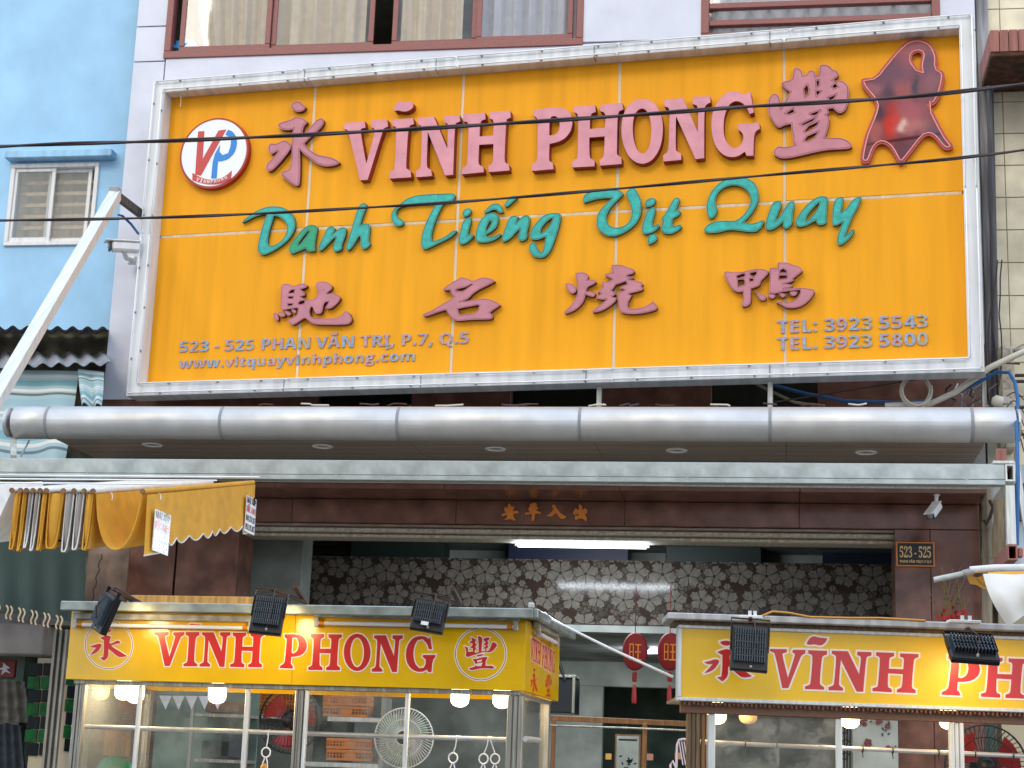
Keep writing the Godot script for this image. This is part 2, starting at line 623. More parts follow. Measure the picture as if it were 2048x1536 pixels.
func build_main_house() -> void:
	var h := thing("shop_house", "grey panelled shop house with brown windows above a granite shopfront", "building", Vector3.ZERO)
	var xl := atz(280, 0, 0).x
	xl = (xl + atz(201, 800, 0).x) / 2.0
	var xr := atz(1962, 400, 0).x
	var ytop := atz(1000, -60, 0).y + 0.3
	var ybot := atz(230, 800, 0).y
	var a0 := atz(331, 114, 0)
	var a1 := atz(1162, 84, 0)
	var ysill := (a0.y + a1.y) / 2
	var c0 := atz(1406, 60, 0)
	var c1 := atz(1876, 30, 0)
	var m: Material = mats.lavender
	var D := -0.22
	# wall panels with open joints, on a dark backing wall
	var cols := [[xl, a0.x], [a1.x, c0.x], [c1.x, xr]]
	var yj1 := atz(300, 123, 0).y
	var yj0 := atz(300, 53, 0).y
	var g := 0.012
	for k in 3:
		var ys := [ybot, yj1, yj0, ytop] if k == 0 else [ysill, ytop]
		for j in ys.size() - 1:
			one_box(Vector3(cols[k][0] + g / 2, ys[j] + g / 2, -0.05), Vector3(cols[k][1] - g / 2, ys[j + 1] - g / 2, 0), "wall_panel", m, h, 0.004)
	var ybw := atz(1500, 690, 0).y
	one_box(Vector3(a0.x + g / 2, ybw, -0.05), Vector3(xr - g / 2, ysill - g, 0), "wall_panel", m, h, 0.004)
	one_box(Vector3(xl + 0.01, ybw + 0.02, D), Vector3(xr - 0.01, ysill - 0.02, -0.07), "backing_wall", mats.concrete, h, 0)
	one_box(Vector3(xl + 0.01, ysill, D), Vector3(a0.x, ytop, -0.07), "backing_wall", mats.concrete, h, 0)
	one_box(Vector3(a1.x, ysill, D), Vector3(c0.x, ytop, -0.07), "backing_wall", mats.concrete, h, 0)
	one_box(Vector3(c1.x, ysill, D), Vector3(xr - 0.01, ytop, -0.07), "backing_wall", mats.concrete, h, 0)
	# upper room behind the windows
	one_box(Vector3(xl, ysill - 0.35, -4.2), Vector3(xr, ysill - 0.25, D), "floor", mats.concrete, h, 0)
	one_box(Vector3(xl, ytop, -4.2), Vector3(xr, ytop + 0.15, 0), "ceiling", mats.plaster, h, 0)
	one_box(Vector3(xl, ysill - 5.5, -4.3), Vector3(xr, ytop, -4.2), "back_wall", mats.plaster, h, 0)
	one_box(Vector3(xl, ysill - 5.5, -4.3), Vector3(xl + 0.1, ytop, -0.32), "side_wall", mats.plaster, h, 0)
	one_box(Vector3(xr, ysill - 5.5, -4.3), Vector3(xr + 0.1, ytop, -0.06), "side_wall", mats.plaster, h, 0)
	one_box(Vector3(a1.x + 0.3, ysill - 0.3, -4.2), Vector3(c0.x - 0.3, ytop, -D - 0.6), "partition", mats.plaster, h, 0)
	# sliding windows in brown frames
	var fr: Material = mats.brown_frame
	var px := [331.0, 536.0, 743.0]
	var zx := func(q: float) -> float: return lerpf(a0.x, a1.x, (atz(q, 100, 0).x - atz(331, 100, 0).x) / (atz(1162, 100, 0).x - atz(331, 100, 0).x))
	var st := S()
	bx(st, Vector3(a0.x - 0.02, ysill - 0.03, -0.1), Vector3(a1.x + 0.02, ysill + 0.05, 0.02), 0.005)
	bx(st, Vector3(a0.x - 0.02, ysill + 0.052, -0.1), Vector3(a0.x + 0.05, ytop, 0.018), 0.005)
	bx(st, Vector3(a1.x - 0.05, ysill + 0.052, -0.1), Vector3(a1.x + 0.02, ytop, 0.018), 0.005)
	var w1 := put(st, "window_frame", fr, h)
	for s in [[354.0, 536.0, -0.02], [536.0, 742.0, -0.055], [779.0, 950.0, -0.055], [950.0, 1144.0, -0.02]]:
		var x0: float = zx.call(s[0])
		var x1: float = zx.call(s[1])
		var z: float = s[2]
		st = S()
		bx(st, Vector3(x0, ysill + 0.055, z - 0.03), Vector3(x1, ysill + 0.115, z), 0.005)
		bx(st, Vector3(x0, ysill + 0.117, z - 0.03), Vector3(x0 + 0.055, ytop, z), 0.005)
		bx(st, Vector3(x1 - 0.055, ysill + 0.117, z - 0.03), Vector3(x1, ytop, z), 0.005)
		put(st, "sash", fr, w1)
		one_box(Vector3(x0 + 0.05, ysill + 0.11, z - 0.018), Vector3(x1 - 0.05, ytop, z - 0.013), "pane", mats.pane, w1, 0)
	st = S()
	bx(st, Vector3(c0.x - 0.02, ysill - 0.03, -0.1), Vector3(c1.x + 0.02, ysill + 0.05, 0.02), 0.005)
	bx(st, Vector3(c0.x - 0.02, ysill + 0.052, -0.1), Vector3(c0.x + 0.06, ytop, 0.018), 0.005)
	bx(st, Vector3(c1.x - 0.06, ysill + 0.052, -0.1), Vector3(c1.x + 0.02, ytop, 0.018), 0.005)
	var w2 := put(st, "window_frame", fr, h)
	for y in [12.0, 46.0]:
		var yy := atz(1420, y, 0).y
		one_box(Vector3(c0.x + 0.061, yy - 0.03, -0.08), Vector3(c1.x - 0.061, yy + 0.03, 0), "rail", fr, w2, 0.005)
	one_box(Vector3(c0.x + 0.05, ysill + 0.04, -0.06), Vector3(c1.x - 0.05, ytop, -0.055), "pane", mats.pane, w2, 0)
	# curtains and a bag behind the glass
	var cur := func(p0: float, p1: float, folds: float, mt: Material, label: String, taper: float, z := -0.17) -> void:
		var x0 := atz(p0, 90, z).x
		var x1 := atz(p1, 90, z).x
		var s2 := S()
		sheet(s2, 60, 6, func(u, v):
			var wv: float = sin(u * folds * TAU + 0.7 * sin(u * 11.0)) * 0.05 + 0.016 * sin(u * folds * 2.3 * TAU)
			var xx: float = lerpf(x0 + taper * (1.0 - v) * (1.0 - u) * (1.0 - v), x1, u)
			return Vector3(xx, lerpf(ysill - 0.12, ytop - 0.02, v), z + wv), Vector3(0, 0, 1))
		var o := put(s2, "curtain", mt)
		tag(o, label, "curtain", "")
	cur.call(384, 535, 4.5, mats.curtain_beige, "beige curtain pulled aside above a blue bag on the sill", 0.24)
	cur.call(545, 728, 5.0, mats.curtain_beige, "beige curtain hanging left of the open black window gap", 0.0)
	cur.call(800, 925, 3.5, mats.curtain_beige, "narrow beige curtain hanging right of the open black window gap", 0.0)
	cur.call(955, 1150, 6.0, mats.curtain_grey, "pale grey curtain in the brown window's last sash", 0.0)
	cur.call(1425, 1890, 13.0, mats.curtain_grey, "pale grey curtain behind the window with brown cross rails", 0.0)
	var bag := S()
	var bc := atz(372, 93, -0.12)
	var nz := FastNoiseLite.new()
	nz.seed = 4
	nz.frequency = 1.6
	sheet(bag, 26, 14, func(u, v):
		var d := Vector3(cos(u * TAU) * sin(v * PI), -cos(v * PI), sin(u * TAU) * sin(v * PI))
		return bc + Vector3(d.x * 0.12, d.y * 0.075, d.z * 0.08) * (1.0 + 0.5 * nz.get_noise_3dv(d * 1.3)), Vector3(0, 0, 1))
	tag(put(bag, "plastic_bag", mat("bag_blue", Color(0.16, 0.55, 0.82), 0.3)), "crumpled blue plastic bag lying on the window sill", "bag")
	# granite wall between sign and canopy, with dark glazed openings
	var ycan := atz(1000, 870, 0).y
	var segs := [[xl, 0, 632], [0, 632, 822], [1, 822, 1022], [0, 1022, 1196], [1, 1196, 1424], [0, 1424, 1634], [1, 1634, 2000]]
	for s in segs:
		var x0: float = s[0] if s[1] == 0 and s[2] == 632 else atz(s[1], 790, 0).x
		var x1: float = minf(atz(s[2], 790, 0).x, xr)
		if s[2] == 632 or s[0] == 1:
			one_box(Vector3(x0 + 0.004, ycan, -0.2), Vector3(x1 - 0.004, ybw - 0.01, -0.02), "granite_panel", mats.granite, h, 0.004)
		else:
			var o := one_box(Vector3(x0, ycan, -0.24), Vector3(x1, ybw - 0.01, -0.23), "window_pane", glass("tinted_pane", Color(0.10, 0.15, 0.14), 0.72), h, 0)
			one_box(Vector3(x0 + 0.002, ycan, -0.159), Vector3(x0 + 0.05, ybot - 0.02, -0.1), "mullion", mats.tube_grey, o, 0.003)
			one_box(Vector3(x1 - 0.05, ycan, -0.159), Vector3(x1 - 0.002, ybot - 0.02, -0.1), "mullion", mats.tube_grey, o, 0.003)
	# shopfront: granite lintel with gold characters, pillars, cornice
	var yl1 := atz(1100, 1002, 0).y
	var yl0 := (atz(700, 1043, 0).y + atz(1600, 1057, 0).y) / 2
	var pl0 := atz(170, 1150, 0).x
	var pl1 := atz(255, 1150, 0).x
	var pl2 := atz(472, 1150, 0).x
	var pr0 := atz(1790, 1150, 0).x
	var pr1 := atz(1962, 1150, 0).x
	var step: float = (pr1 - pl1) / 5.0
	for k in 5:
		one_box(Vector3(pl1 + step * k + 0.002, yl0, -0.3), Vector3(pl1 + step * (k + 1) - 0.002, yl1, 0.0), "lintel_slab", mats.granite, h, 0.004)
		one_box(Vector3(pl1 + step * k + 0.002, yl1 + 0.004, -0.3), Vector3(pl1 + step * (k + 1) - 0.002, yl1 + 0.05, 0.62), "soffit_slab", mats.granite, h, 0.004)
	one_box(Vector3(pl1, yl1 + 0.06, -0.3), Vector3(pr1, ycan - 0.005, 0.60), "canopy_core", mats.concrete, h, 0)
	for seg in [[pl1, pl1 + (pl2 - pl1) * 0.42], [pl1 + (pl2 - pl1) * 0.44, pl2]]:
		one_box(Vector3(seg[0], 0.14, -0.5), Vector3(seg[1], yl0 - 0.004, -0.01), "pillar_slab", mats.granite, h, 0.004)
	one_box(Vector3(pl0, 0.14, -0.5), Vector3(pl1 - 0.006, ycan, -0.03), "pillar", mats.granite_beige, h, 0.006)
	for k in 3:
		var q: float = (pr1 - pr0) / 3.0
		if k < 2:
			one_box(Vector3(pr0 + (pr1 - pr0) * 0.42 * k + 0.002, 0.14, -0.5), Vector3(pr0 + (pr1 - pr0) * (0.42 if k == 0 else 1.0) - 0.002, yl0 - 0.004, -0.01), "pillar_slab", mats.granite, h, 0.004)
	var cor := S()
	bx(cor, Vector3(pl2 - 0.1, yl0 - 0.075, -0.42), Vector3(pr0 + 0.05, yl0 - 0.03, -0.12), 0.01)
	bx(cor, Vector3(pl2 - 0.1, yl0 - 0.115, -0.5), Vector3(pr0 + 0.05, yl0 - 0.08, -0.2), 0.01)
	put(cor, "cornice", mats.cream_old, h)
	one_box(Vector3(pl2 - 0.1, yl0 - 0.028, -0.4), Vector3(pr0 + 0.05, yl0 - 0.002, -0.06), "cornice_strip", mats.granite_beige, h, 0.004)
	# gold characters
	var G := [[270,490,310,485,330,540,390,540,395,580,350,640,460,630,485,660,450,690,380,680,370,740,425,820,370,830,310,790,220,820,190,805,250,760,240,710,160,750,130,730,150,690,250,660,210,650,185,610,205,550,240,560,250,600],
		[760,470,830,460,860,490,850,540,895,575,870,600,830,625,930,650,940,690,820,685,805,800,770,845,745,810,755,690,640,710,600,690,640,665,740,660,690,630,680,580,720,540,710,500],
		[1170,510,1220,500,1270,580,1330,670,1400,720,1470,750,1430,785,1350,795,1300,740,1245,660,1180,740,1100,745,1045,725,1110,700,1180,630,1200,580,1165,560],
		[1720,480,1800,540,1780,620,1850,570,1895,620,1880,680,1830,695,1870,740,1880,800,1860,850,1820,800,1740,780,1650,825,1630,780,1650,720,1710,740,1710,690,1610,710,1590,670,1650,570,1680,600,1710,620]]
	for o in G:
		solid(on_plane(h, soft(pts(o, 990, 960, 10.24), 70, 1), 0.014), [], 0.0, 0.014, "gold_character", mats.gold, h)

func build_left_house() -> void:
	var Z := -0.3
	var h := thing("blue_house", "pale blue rendered house with a white sliding window", "building", Vector3.ZERO)
	var xr := atz(205, 800, Z).x + 0.25
	var yb := atz(100, 660, Z).y
	var yt := atz(100, -60, Z).y + 0.3
	# opening
	var wx0 := atz(18, 400, Z).x
	var wx1 := atz(194, 400, Z).x
	var wy0 := (atz(12, 495, Z).y + atz(185, 488, Z).y) / 2
	var wy1 := (atz(30, 330, Z).y + atz(198, 326, Z).y) / 2
	for b in [[xr - 14, wx0, yb, yt], [wx1, xr, yb, yt], [wx0, wx1, yb, wy0], [wx0, wx1, wy1, yt]]:
		one_box(Vector3(b[0], b[2], Z - 0.25), Vector3(b[1], b[3], Z), "wall", mats.blue_wall, h, 0)
	one_box(Vector3(wx0 - 1, wy0 - 1, Z - 2.6), Vector3(wx1 + 1, wy1 + 1, Z - 2.5), "room_wall", mats.plaster, h, 0)
	one_box(Vector3(wx0 - 1, wy1 + 0.5, Z - 2.5), Vector3(wx1 + 1, wy1 + 0.6, Z - 0.25), "room_ceiling", mats.plaster, h, 0)
	one_box(Vector3(wx0 - 1, wy0 - 0.6, Z - 2.5), Vector3(wx1 + 1, wy0 - 0.5, Z - 0.25), "room_floor", mats.concrete, h, 0)
	# ledge above the window
	var l0 := atz(8, 316, Z + 0.14)
	var l1 := atz(222, 310, Z + 0.14)
	one_box(Vector3(l0.x, l0.y, Z - 0.01), Vector3(l1.x, l0.y + 0.085, Z + 0.14), "ledge", mats.blue_trim, h, 0.008)
	var st := S()
	var t := 0.045
	bx(st, Vector3(wx0, wy0, Z - 0.1), Vector3(wx1, wy0 + t, Z + 0.03), 0.004)
	bx(st, Vector3(wx0, wy1 - t, Z - 0.1), Vector3(wx1, wy1, Z + 0.03), 0.004)
	bx(st, Vector3(wx0, wy0 + t + 0.001, Z - 0.1), Vector3(wx0 + t, wy1 - t - 0.001, Z + 0.028), 0.004)
	bx(st, Vector3(wx1 - t, wy0 + t + 0.001, Z - 0.1), Vector3(wx1, wy1 - t - 0.001, Z + 0.028), 0.004)
	var fr := put(st, "window_frame", mats.white_paint, h)
	var mid := atz(100, 410, Z).x
	for s in [[wx0 + t, mid + 0.03, Z + 0.005], [mid - 0.06, atz(176, 400, Z).x, Z - 0.04]]:
		st = S()
		var z: float = s[2]
		bx(st, Vector3(s[0], wy0 + t + 0.001, z - 0.025), Vector3(s[1], wy0 + t + 0.05, z), 0.003)
		bx(st, Vector3(s[0], wy1 - t - 0.04, z - 0.025), Vector3(s[1], wy1 - t - 0.001, z), 0.003)
		bx(st, Vector3(s[0], wy0 + t + 0.051, z - 0.025), Vector3(s[0] + 0.03, wy1 - t - 0.041, z), 0.003)
		bx(st, Vector3(s[1] - 0.04, wy0 + t + 0.051, z - 0.025), Vector3(s[1], wy1 - t - 0.041, z), 0.003)
		put(st, "sash", mats.white_paint, fr)
		one_box(Vector3(s[0] + 0.028, wy0 + t + 0.045, z - 0.014), Vector3(s[1] - 0.038, wy1 - t - 0.035, z - 0.010), "pane", glass("pane_milky", Color(0.72, 0.74, 0.74), 0.18, 0.04), fr, 0)
	for k in 6:
		var yy := lerpf(wy0 + 0.12, wy1 - 0.16, k / 5.0)
		one_box(Vector3(wx0 + 0.06, yy - 0.022, Z - 0.16), Vector3(wx1 - 0.05, yy + 0.022, Z - 0.135), "burglar_bar", mats.cream, fr, 0.004)
	one_box(Vector3(atz(86, 400, Z).x, wy0 + 0.05, Z - 0.19), Vector3(atz(92, 400, Z).x, wy1 - 0.05, Z - 0.165), "burglar_bar", mats.white_dirty, fr, 0.004)
	var cs := S()
	sheet(cs, 60, 4, func(u, v): return Vector3(lerpf(wx0 - 0.1, wx1 + 0.1, u), lerpf(wy0 - 0.2, wy1 + 0.2, v), Z - 0.34 + 0.03 * sin(u * 44.0)), Vector3(0, 0, 1))
	tag(put(cs, "curtain", mats.curtain_beige), "beige curtain behind the burglar bars of the blue house", "curtain")
	# strip of old wall, two corrugated sheets, tarpaulins
	var yw := atz(100, 735, Z).y
	one_box(Vector3(xr - 14, yw - 3.0, Z - 0.35), Vector3(xr, yb - 0.002, Z - 0.05), "lower_wall", mat("old_plaster", Color(0.55, 0.52, 0.42), 0.9, 0.0, "blotch", 0.6, 0.9), h, 0)
	var corr := func(p: Array, waves: int, mt: Material, label: String) -> void:
		# p: back-left, back-right, front-left, front-right
		var s2 := S()
		var nn: Vector3 = (p[1] - p[0]).cross(p[2] - p[0]).normalized()
		for off in [0.0, 0.006]:
			sheet(s2, waves * 8, 1, func(u, v):
				var q: Vector3 = p[2].lerp(p[3], u).lerp(p[0].lerp(p[1], u), v)
				return q + nn * (0.022 * sin(u * waves * TAU) + off), nn if off > 0.0 else -nn)
		tag(put(s2, "corrugated_sheet", mt), label, "roof sheet", "")
	corr.call([atz(-260, 660, Z), atz(215, 664, Z), atz(-260, 652, 0.35), atz(213, 657, 0.35)], 16, mats.corrugated, "dark weathered corrugated sheet high on the blue house wall")
	corr.call([atz(-260, 706, Z), atz(212, 706, Z), atz(-260, 738, 0.75), atz(225, 727, 0.75)], 15, mats.corrugated_light, "light grey corrugated awning sheet above the striped tarpaulin")
	# tarpaulins: teal and white stripes are printed on the cloth
	var img := Image.create(8, 128, false, Image.FORMAT_RGB8)
	img.fill(Color(0.68, 0.79, 0.81))
	for b in [[6, 5, Color(0.88, 0.90, 0.88)], [14, 8, Color(0.50, 0.70, 0.73)], [26, 4, Color(0.90, 0.91, 0.88)], [32, 3, Color(0.40, 0.45, 0.46)], [40, 10, Color(0.62, 0.76, 0.80)], [58, 4, Color(0.90, 0.92, 0.9)], [66, 4, Color(0.85, 0.88, 0.88)], [84, 12, Color(0.52, 0.70, 0.74)], [100, 5, Color(0.9, 0.91, 0.88)], [110, 4, Color(0.42, 0.5, 0.52)]]:
		img.fill_rect(Rect2i(0, b[0], 8, b[1]), b[2])
	var tm := StandardMaterial3D.new()
	tm.albedo_texture = ImageTexture.create_from_image(img)
	tm.roughness = 0.7
	tm.uv1_scale = Vector3(1, 1, 1)
	tm.backlight_enabled = true
	tm.backlight = Color(0.4, 0.4, 0.4)
	var tarp := func(p: Array, folds: float, label: String) -> void:
		var s2 := S()
		sheet(s2, 40, 20, func(u, v):
			var q: Vector3 = p[2].lerp(p[3], u).lerp(p[0].lerp(p[1], u), v)
			return q + Vector3(0, 0.03 * sin(u * 9.0) * (1.0 - v), 0.04 * sin(u * folds * TAU + v * 1.5) * (1.1 - v)), Vector3(0, 0, 1))
		tag(put(s2, "tarpaulin", tm), label, "tarpaulin", "")
	tarp.call([atz(-60, 738, 0.55), atz(158, 742, 0.55), atz(-60, 925, 0.62), atz(130, 925, 0.62)], 2.5, "teal and white striped tarpaulin sheet hanging under the corrugated awning")
	tarp.call([atz(156, 738, 0.62), atz(208, 744, 0.62), atz(164, 812, 0.66), atz(203, 815, 0.66)], 1.5, "small bunched striped tarpaulin end tied beside the grey wall")
	# shopfront below: tiled pillar, shutter guide, shutter box, green awning
	var g := thing("green_tile_pillar", "pillar faced with green and black glazed tiles beside the shutter rail", "pillar", Vector3.ZERO)
	var PZ := 0.45
	for col in [[58.0, 84.0], [85.0, 103.0], [135.0, 162.0]]:
		for k in 7:
			var y1 := 1326.0 + k * 26.6 - (8.0 if col[0] > 100 else 0.0)
			var lean := (k * 26.6) * -0.05 - 3.0 * (k % 2)
			var p0 := atz(col[0] + lean, y1 + 25.0, PZ)
			var p1 := atz(col[1] + lean, y1 + 0.6, PZ)
			one_box(Vector3(p0.x, p0.y, PZ - 0.02), Vector3(p1.x, p1.y, PZ), "tile", mats.tile_green if k % 2 == 1 else mats.tile_dark, g, 0.003)
	var q0 := atz(52, 1540, PZ)
	var q1 := atz(164, 1318, PZ)
	one_box(Vector3(q0.x, 0.14, PZ - 0.35), Vector3(q1.x, q1.y, PZ - 0.022), "core", mats.grout, g, 0)
	var rz := 0.7
	var sr := thing("shutter_rail", "grey steel shutter guide rail standing before the green tiles", "rail", Vector3.ZERO)
	var r0 := atz(111, 1258, rz)
	var r1 := atz(133, 1258, rz)
	for k in 3:
		var xx := lerpf(r0.x, r1.x, k / 2.0)
		one_box(Vector3(xx - 0.012, 0.14, rz - 0.05), Vector3(xx + 0.012, r0.y, rz), "flange", mats.alu, sr, 0.002)
	one_box(Vector3(r0.x, 0.14, rz - 0.08), Vector3(r1.x, r0.y, rz - 0.052), "channel", mats.tube_grey, sr, 0.002)
	var bz := 0.4
	var b0 := atz(-120, 1304, bz)
	var b1 := atz(89, 1248, bz)
	tag(one_box(Vector3(b0.x, b0.y, bz - 0.4), Vector3(b1.x, b1.y, bz), "shutter_box", mats.awning_grey, self, 0.012), "grey roller shutter box under the green awning", "shutter box")
	var ds := thing("dark_shop", "dim neighbouring shop interior left of the green tiles", "shop", Vector3.ZERO)
	one_box(Vector3(b0.x - 4, 0.14, -1.6), Vector3(q0.x, b0.y + 0.8, -1.5), "back_wall", mats.green_paint, ds, 0)
	one_box(Vector3(b0.x - 4, b1.y, -1.5), Vector3(atz(240, 1100, 0.3).x, b1.y + 0.1, 0.3), "ceiling", mats.concrete, ds, 0)
	one_box(Vector3(b0.x - 4, b1.y + 0.1, -0.1), Vector3(atz(172, 1100, 0).x, yw - 2.9, 0), "upper_wall", mats.granite_beige, ds, 0)
	var rs := atz(28, 1355, 0.1)
	var rs0 := atz(-20, 1318, 0.1)
	var pl := thing("red_plaque", "small red plaque with a pale character in the dim shop", "plaque", Vector3.ZERO)
	one_box(Vector3(rs0.x, rs.y, 0.06), Vector3(rs.x, rs0.y, 0.1), "board", mat("dull_red", Color(0.40, 0.10, 0.10), 0.6), pl, 0.004)
	solid(on_plane(pl, pts([6,1325,13,1331,20,1336,12,1338,22,1348,11,1343,2,1350,5,1340,-4,1338,6,1334]), 0.106), [], 0.1, 0.106, "character", mats.curtain_grey, pl)
	# apron and trousers hung in the dim shop
	for c in [[-10.0, 62.0, 1358.0, 1445.0, Color(0.42, 0.42, 0.40), "grey apron hanging in the dim shop below the red plaque", "apron"], [-8.0, 52.0, 1446.0, 1560.0, Color(0.22, 0.26, 0.31), "dark blue trousers hanging under the grey apron", "trousers"]]:
		var s3 := S()
		var z := 0.15
		for off in [0.0, -0.03]:
			sheet(s3, 24, 8, func(u, v):
				var w2: float = lerpf(1.0, 0.82, v)
				var p := atz(lerpf(c[0], c[1] * w2, u), lerpf(c[3], c[2] + 10.0 * absf(u - 0.4), v), z)
				return p + Vector3(0, 0, 0.02 * sin(u * 21.0) + off), Vector3(0, 0, 1.0 if off == 0.0 else -1.0))
		tag(put(s3, c[6], mat(c[6], c[4], 0.85, 0.0, "blotch", 0.4, 3.0)), c[5], c[6])
	# green awning curtain with pale wavy trim
	var aw := thing("green_awning", "dark green cloth awning with a pale wavy trim along its hem", "awning", Vector3.ZERO)
	var sa := S()
	sheet(sa, 40, 10, func(u, v):
		var x := lerpf(-160.0, 172.0, u)
		var yb2 := 1215.0 + 0.14 * x + 8.0
		var zz := lerpf(1.5, 0.55, v)
		return atz(x, lerpf(yb2, 1070.0 + 0.02 * x, v), zz) + Vector3(0, 0, 0.05 * sin(u * 40.0) * (1.0 - v)), Vector3(0, 0, 1))
	put(sa, "cloth", mats.tarp_green, aw)
	for k in 11:
		var x := -4.0 + k * 12.5 + (4.0 if k % 2 == 1 else 0.0)
		var y := 1208.0 + 0.2 * x
		var pp := []
		for j in 7:
			pp.append(atz(x + 3.2 * sin(j * 0.95) + j * 0.5, y + j * 4.6, 1.54))
		one_tube(pp, 0.008, "trim_squiggle", mats.cream, aw, 6)

func build_right_house() -> void:
	var Z := -0.1
	var h := thing("cream_house", "cream tiled house front with a brown brick ledge", "building", Vector3.ZERO)
	var x0 := atz(1972, 400, Z).x
	one_box(Vector3(x0, 0.14, Z - 0.5), Vector3(x0 + 9, 13, Z - 0.021), "wall", mats.grout, h, 0)
	var tw := 0.165 * 2.0
	var ys := atz(2000, 1000, Z).y
	var jx := atz(2005, 200, Z).x
	for i in 4:
		for j in 22:
			var xa := jx + (i - 1) * tw
			var ya := ys + j * 0.33
			var xa2 := maxf(xa, x0)
			if xa + tw - xa2 < 0.03:
				continue
			one_box(Vector3(xa2 + 0.004, ya + 0.004, Z - 0.02), Vector3(xa + tw - 0.004, ya + 0.326, Z - 0.003 * ((i * 7 + j * 3) % 3)), "tile", mats.cream_tile, h, 0.003)
	# ledge
	var e := thing("brick_ledge", "brown brick faced balcony ledge with a stained underside", "ledge", Vector3.ZERO)
	var lz := 0.75
	var l0 := atz(1981, 104, lz)
	var l1 := atz(1981, 60, lz)
	for k in 7:
		one_box(Vector3(l0.x + k * 0.085 + 0.003, l0.y + 0.002, lz - 0.06), Vector3(l0.x + (k + 1) * 0.085 - 0.003, l1.y, lz - 0.002 * (k % 2)), "brick", mats.brick_pink, e, 0.004)
	for k in 8:
		one_box(Vector3(l0.x - 0.0, l0.y + 0.002, lz - 0.065 - k * 0.1), Vector3(l0.x + 0.05, l1.y, lz - 0.16 - k * 0.1), "brick", mats.brick_pink, e, 0.004)
	one_box(Vector3(l0.x + 0.003, l0.y - 0.05, Z - 0.01), Vector3(l0.x + 3.0, l0.y, lz - 0.003), "slab", mats.rust_brown, e, 0.01)
	one_box(Vector3(l0.x + 0.05, l0.y + 0.003, Z), Vector3(l0.x + 3.0, l1.y - 0.03, lz - 0.07), "fill", mats.cream_old, e, 0)
	# grey column between the sign and the cream house
	var c0 := atz(1961, 300, 0.0)
	var c1 := atz(1972, 300, 0.0)
	tag(one_box(Vector3(c0.x, atz(1965, 800, 0).y, -0.3), Vector3(c1.x + 0.06, 12.4, -0.005), "grey_column", mat("column_grey", Color(0.62, 0.62, 0.64), 0.7, 0.0, "streak", 0.5, 1.0), self, 0.006), "narrow grey rendered column between sign board and cream house", "column")
	one_tube([atz(1979, 145, 0.08), atz(1985, 400, 0.08), atz(1990, 700, 0.08), atz(1991, 806, 0.08)], 0.035, "drain_pipe", mat("pipe_dark", Color(0.35, 0.35, 0.37), 0.5, 0.0, "streak", 0.4, 2.0)).set_meta("label", "dark grey drain pipe running down beside the sign board's edge")
	get_node("drain_pipe").set_meta("category", "pipe")
	# old cream post under the ledge
	var p0 := atz(1996, 690, 0.2)
	var p1 := atz(2028, 690, 0.2)
	tag(one_box(Vector3(p0.x, atz(2000, 900, 0.2).y, -0.08), Vector3(p1.x, p0.y, 0.2), "old_post", mats.cream_old, self, 0.03), "old chipped cream post end standing among cables", "post")
	# things in the lower right corner
	var pan := thing("metal_screen", "pale blue sheet metal panel beside the awning post", "screen", Vector3.ZERO)
	var zz := 0.9
	var a := atz(2028, 1145, zz)
	var b := atz(2140, 930, zz)
	one_box(Vector3(a.x, a.y, zz - 0.05), Vector3(b.x, b.y, zz), "sheet", mat("pale_blue", Color(0.72, 0.78, 0.80), 0.5, 0.1, "streak", 0.3, 1.0), pan, 0.006)
	var c := atz(2032, 1042, zz)
	var d := atz(2140, 968, zz)
	one_box(Vector3(c.x, c.y, zz + 0.002), Vector3(d.x, d.y, zz + 0.03), "dark_board", mat("plum", Color(0.28, 0.22, 0.28), 0.6), pan, 0.004)
	tag(one_bar(atz(2032, 925, 1.6), atz(2056, 1080, 1.6), 0.045, 0.045, "thin_strut", mats.alu_white), "thin pale strut leaning beside the blue cord", "strut")
	var lad := thing("cable_rack", "dark metal cable rack fixed on the cream house wall", "rack", Vector3.ZERO)
	for y in [748.0, 760.0, 812.0, 866.0]:
		one_tube([atz(2030, y + 3, 0.25), atz(2090, y + 2, 0.25)], 0.018, "rung", mats.cable, lad, 6)
	one_tube([atz(2026, 703, 0.35), atz(2048, 698, 0.35), atz(2110, 690, 0.35)], [0.02, 0.05, 0.05], "spout", mats.alu, lad, 10)

# ---------------------------------------------------------------- traced outlines (photo crops)
const YONG_DOT := [525,100,560,55,640,25,700,40,750,90,780,115,775,150,730,195,650,210,590,190,540,140]
const YONG_BODY := [305,440,330,405,420,370,540,340,600,295,650,288,740,315,800,355,810,385,790,415,750,450,725,560,740,600,790,545,880,455,960,360,1010,325,1060,312,1090,340,1095,380,1060,460,980,540,880,620,760,745,800,800,900,890,1010,950,1160,970,1260,1000,1340,1040,1362,1070,1330,1105,1230,1130,1140,1140,1040,1125,950,1080,850,1000,760,930,680,850,690,1000,690,1150,685,1350,670,1460,620,1475,540,1430,430,1345,380,1305,362,1260,400,1215,490,1200,525,1150,545,1000,550,850,555,600,575,500,500,520,400,515,350,490]
const YONG_LEFT := [145,830,155,775,200,740,270,755,340,725,400,690,450,695,510,740,540,775,535,830,460,930,380,1030,280,1140,210,1205,160,1225,115,1200,105,1160,130,1090,180,1040,230,1000,310,890,290,880,205,935,160,900]
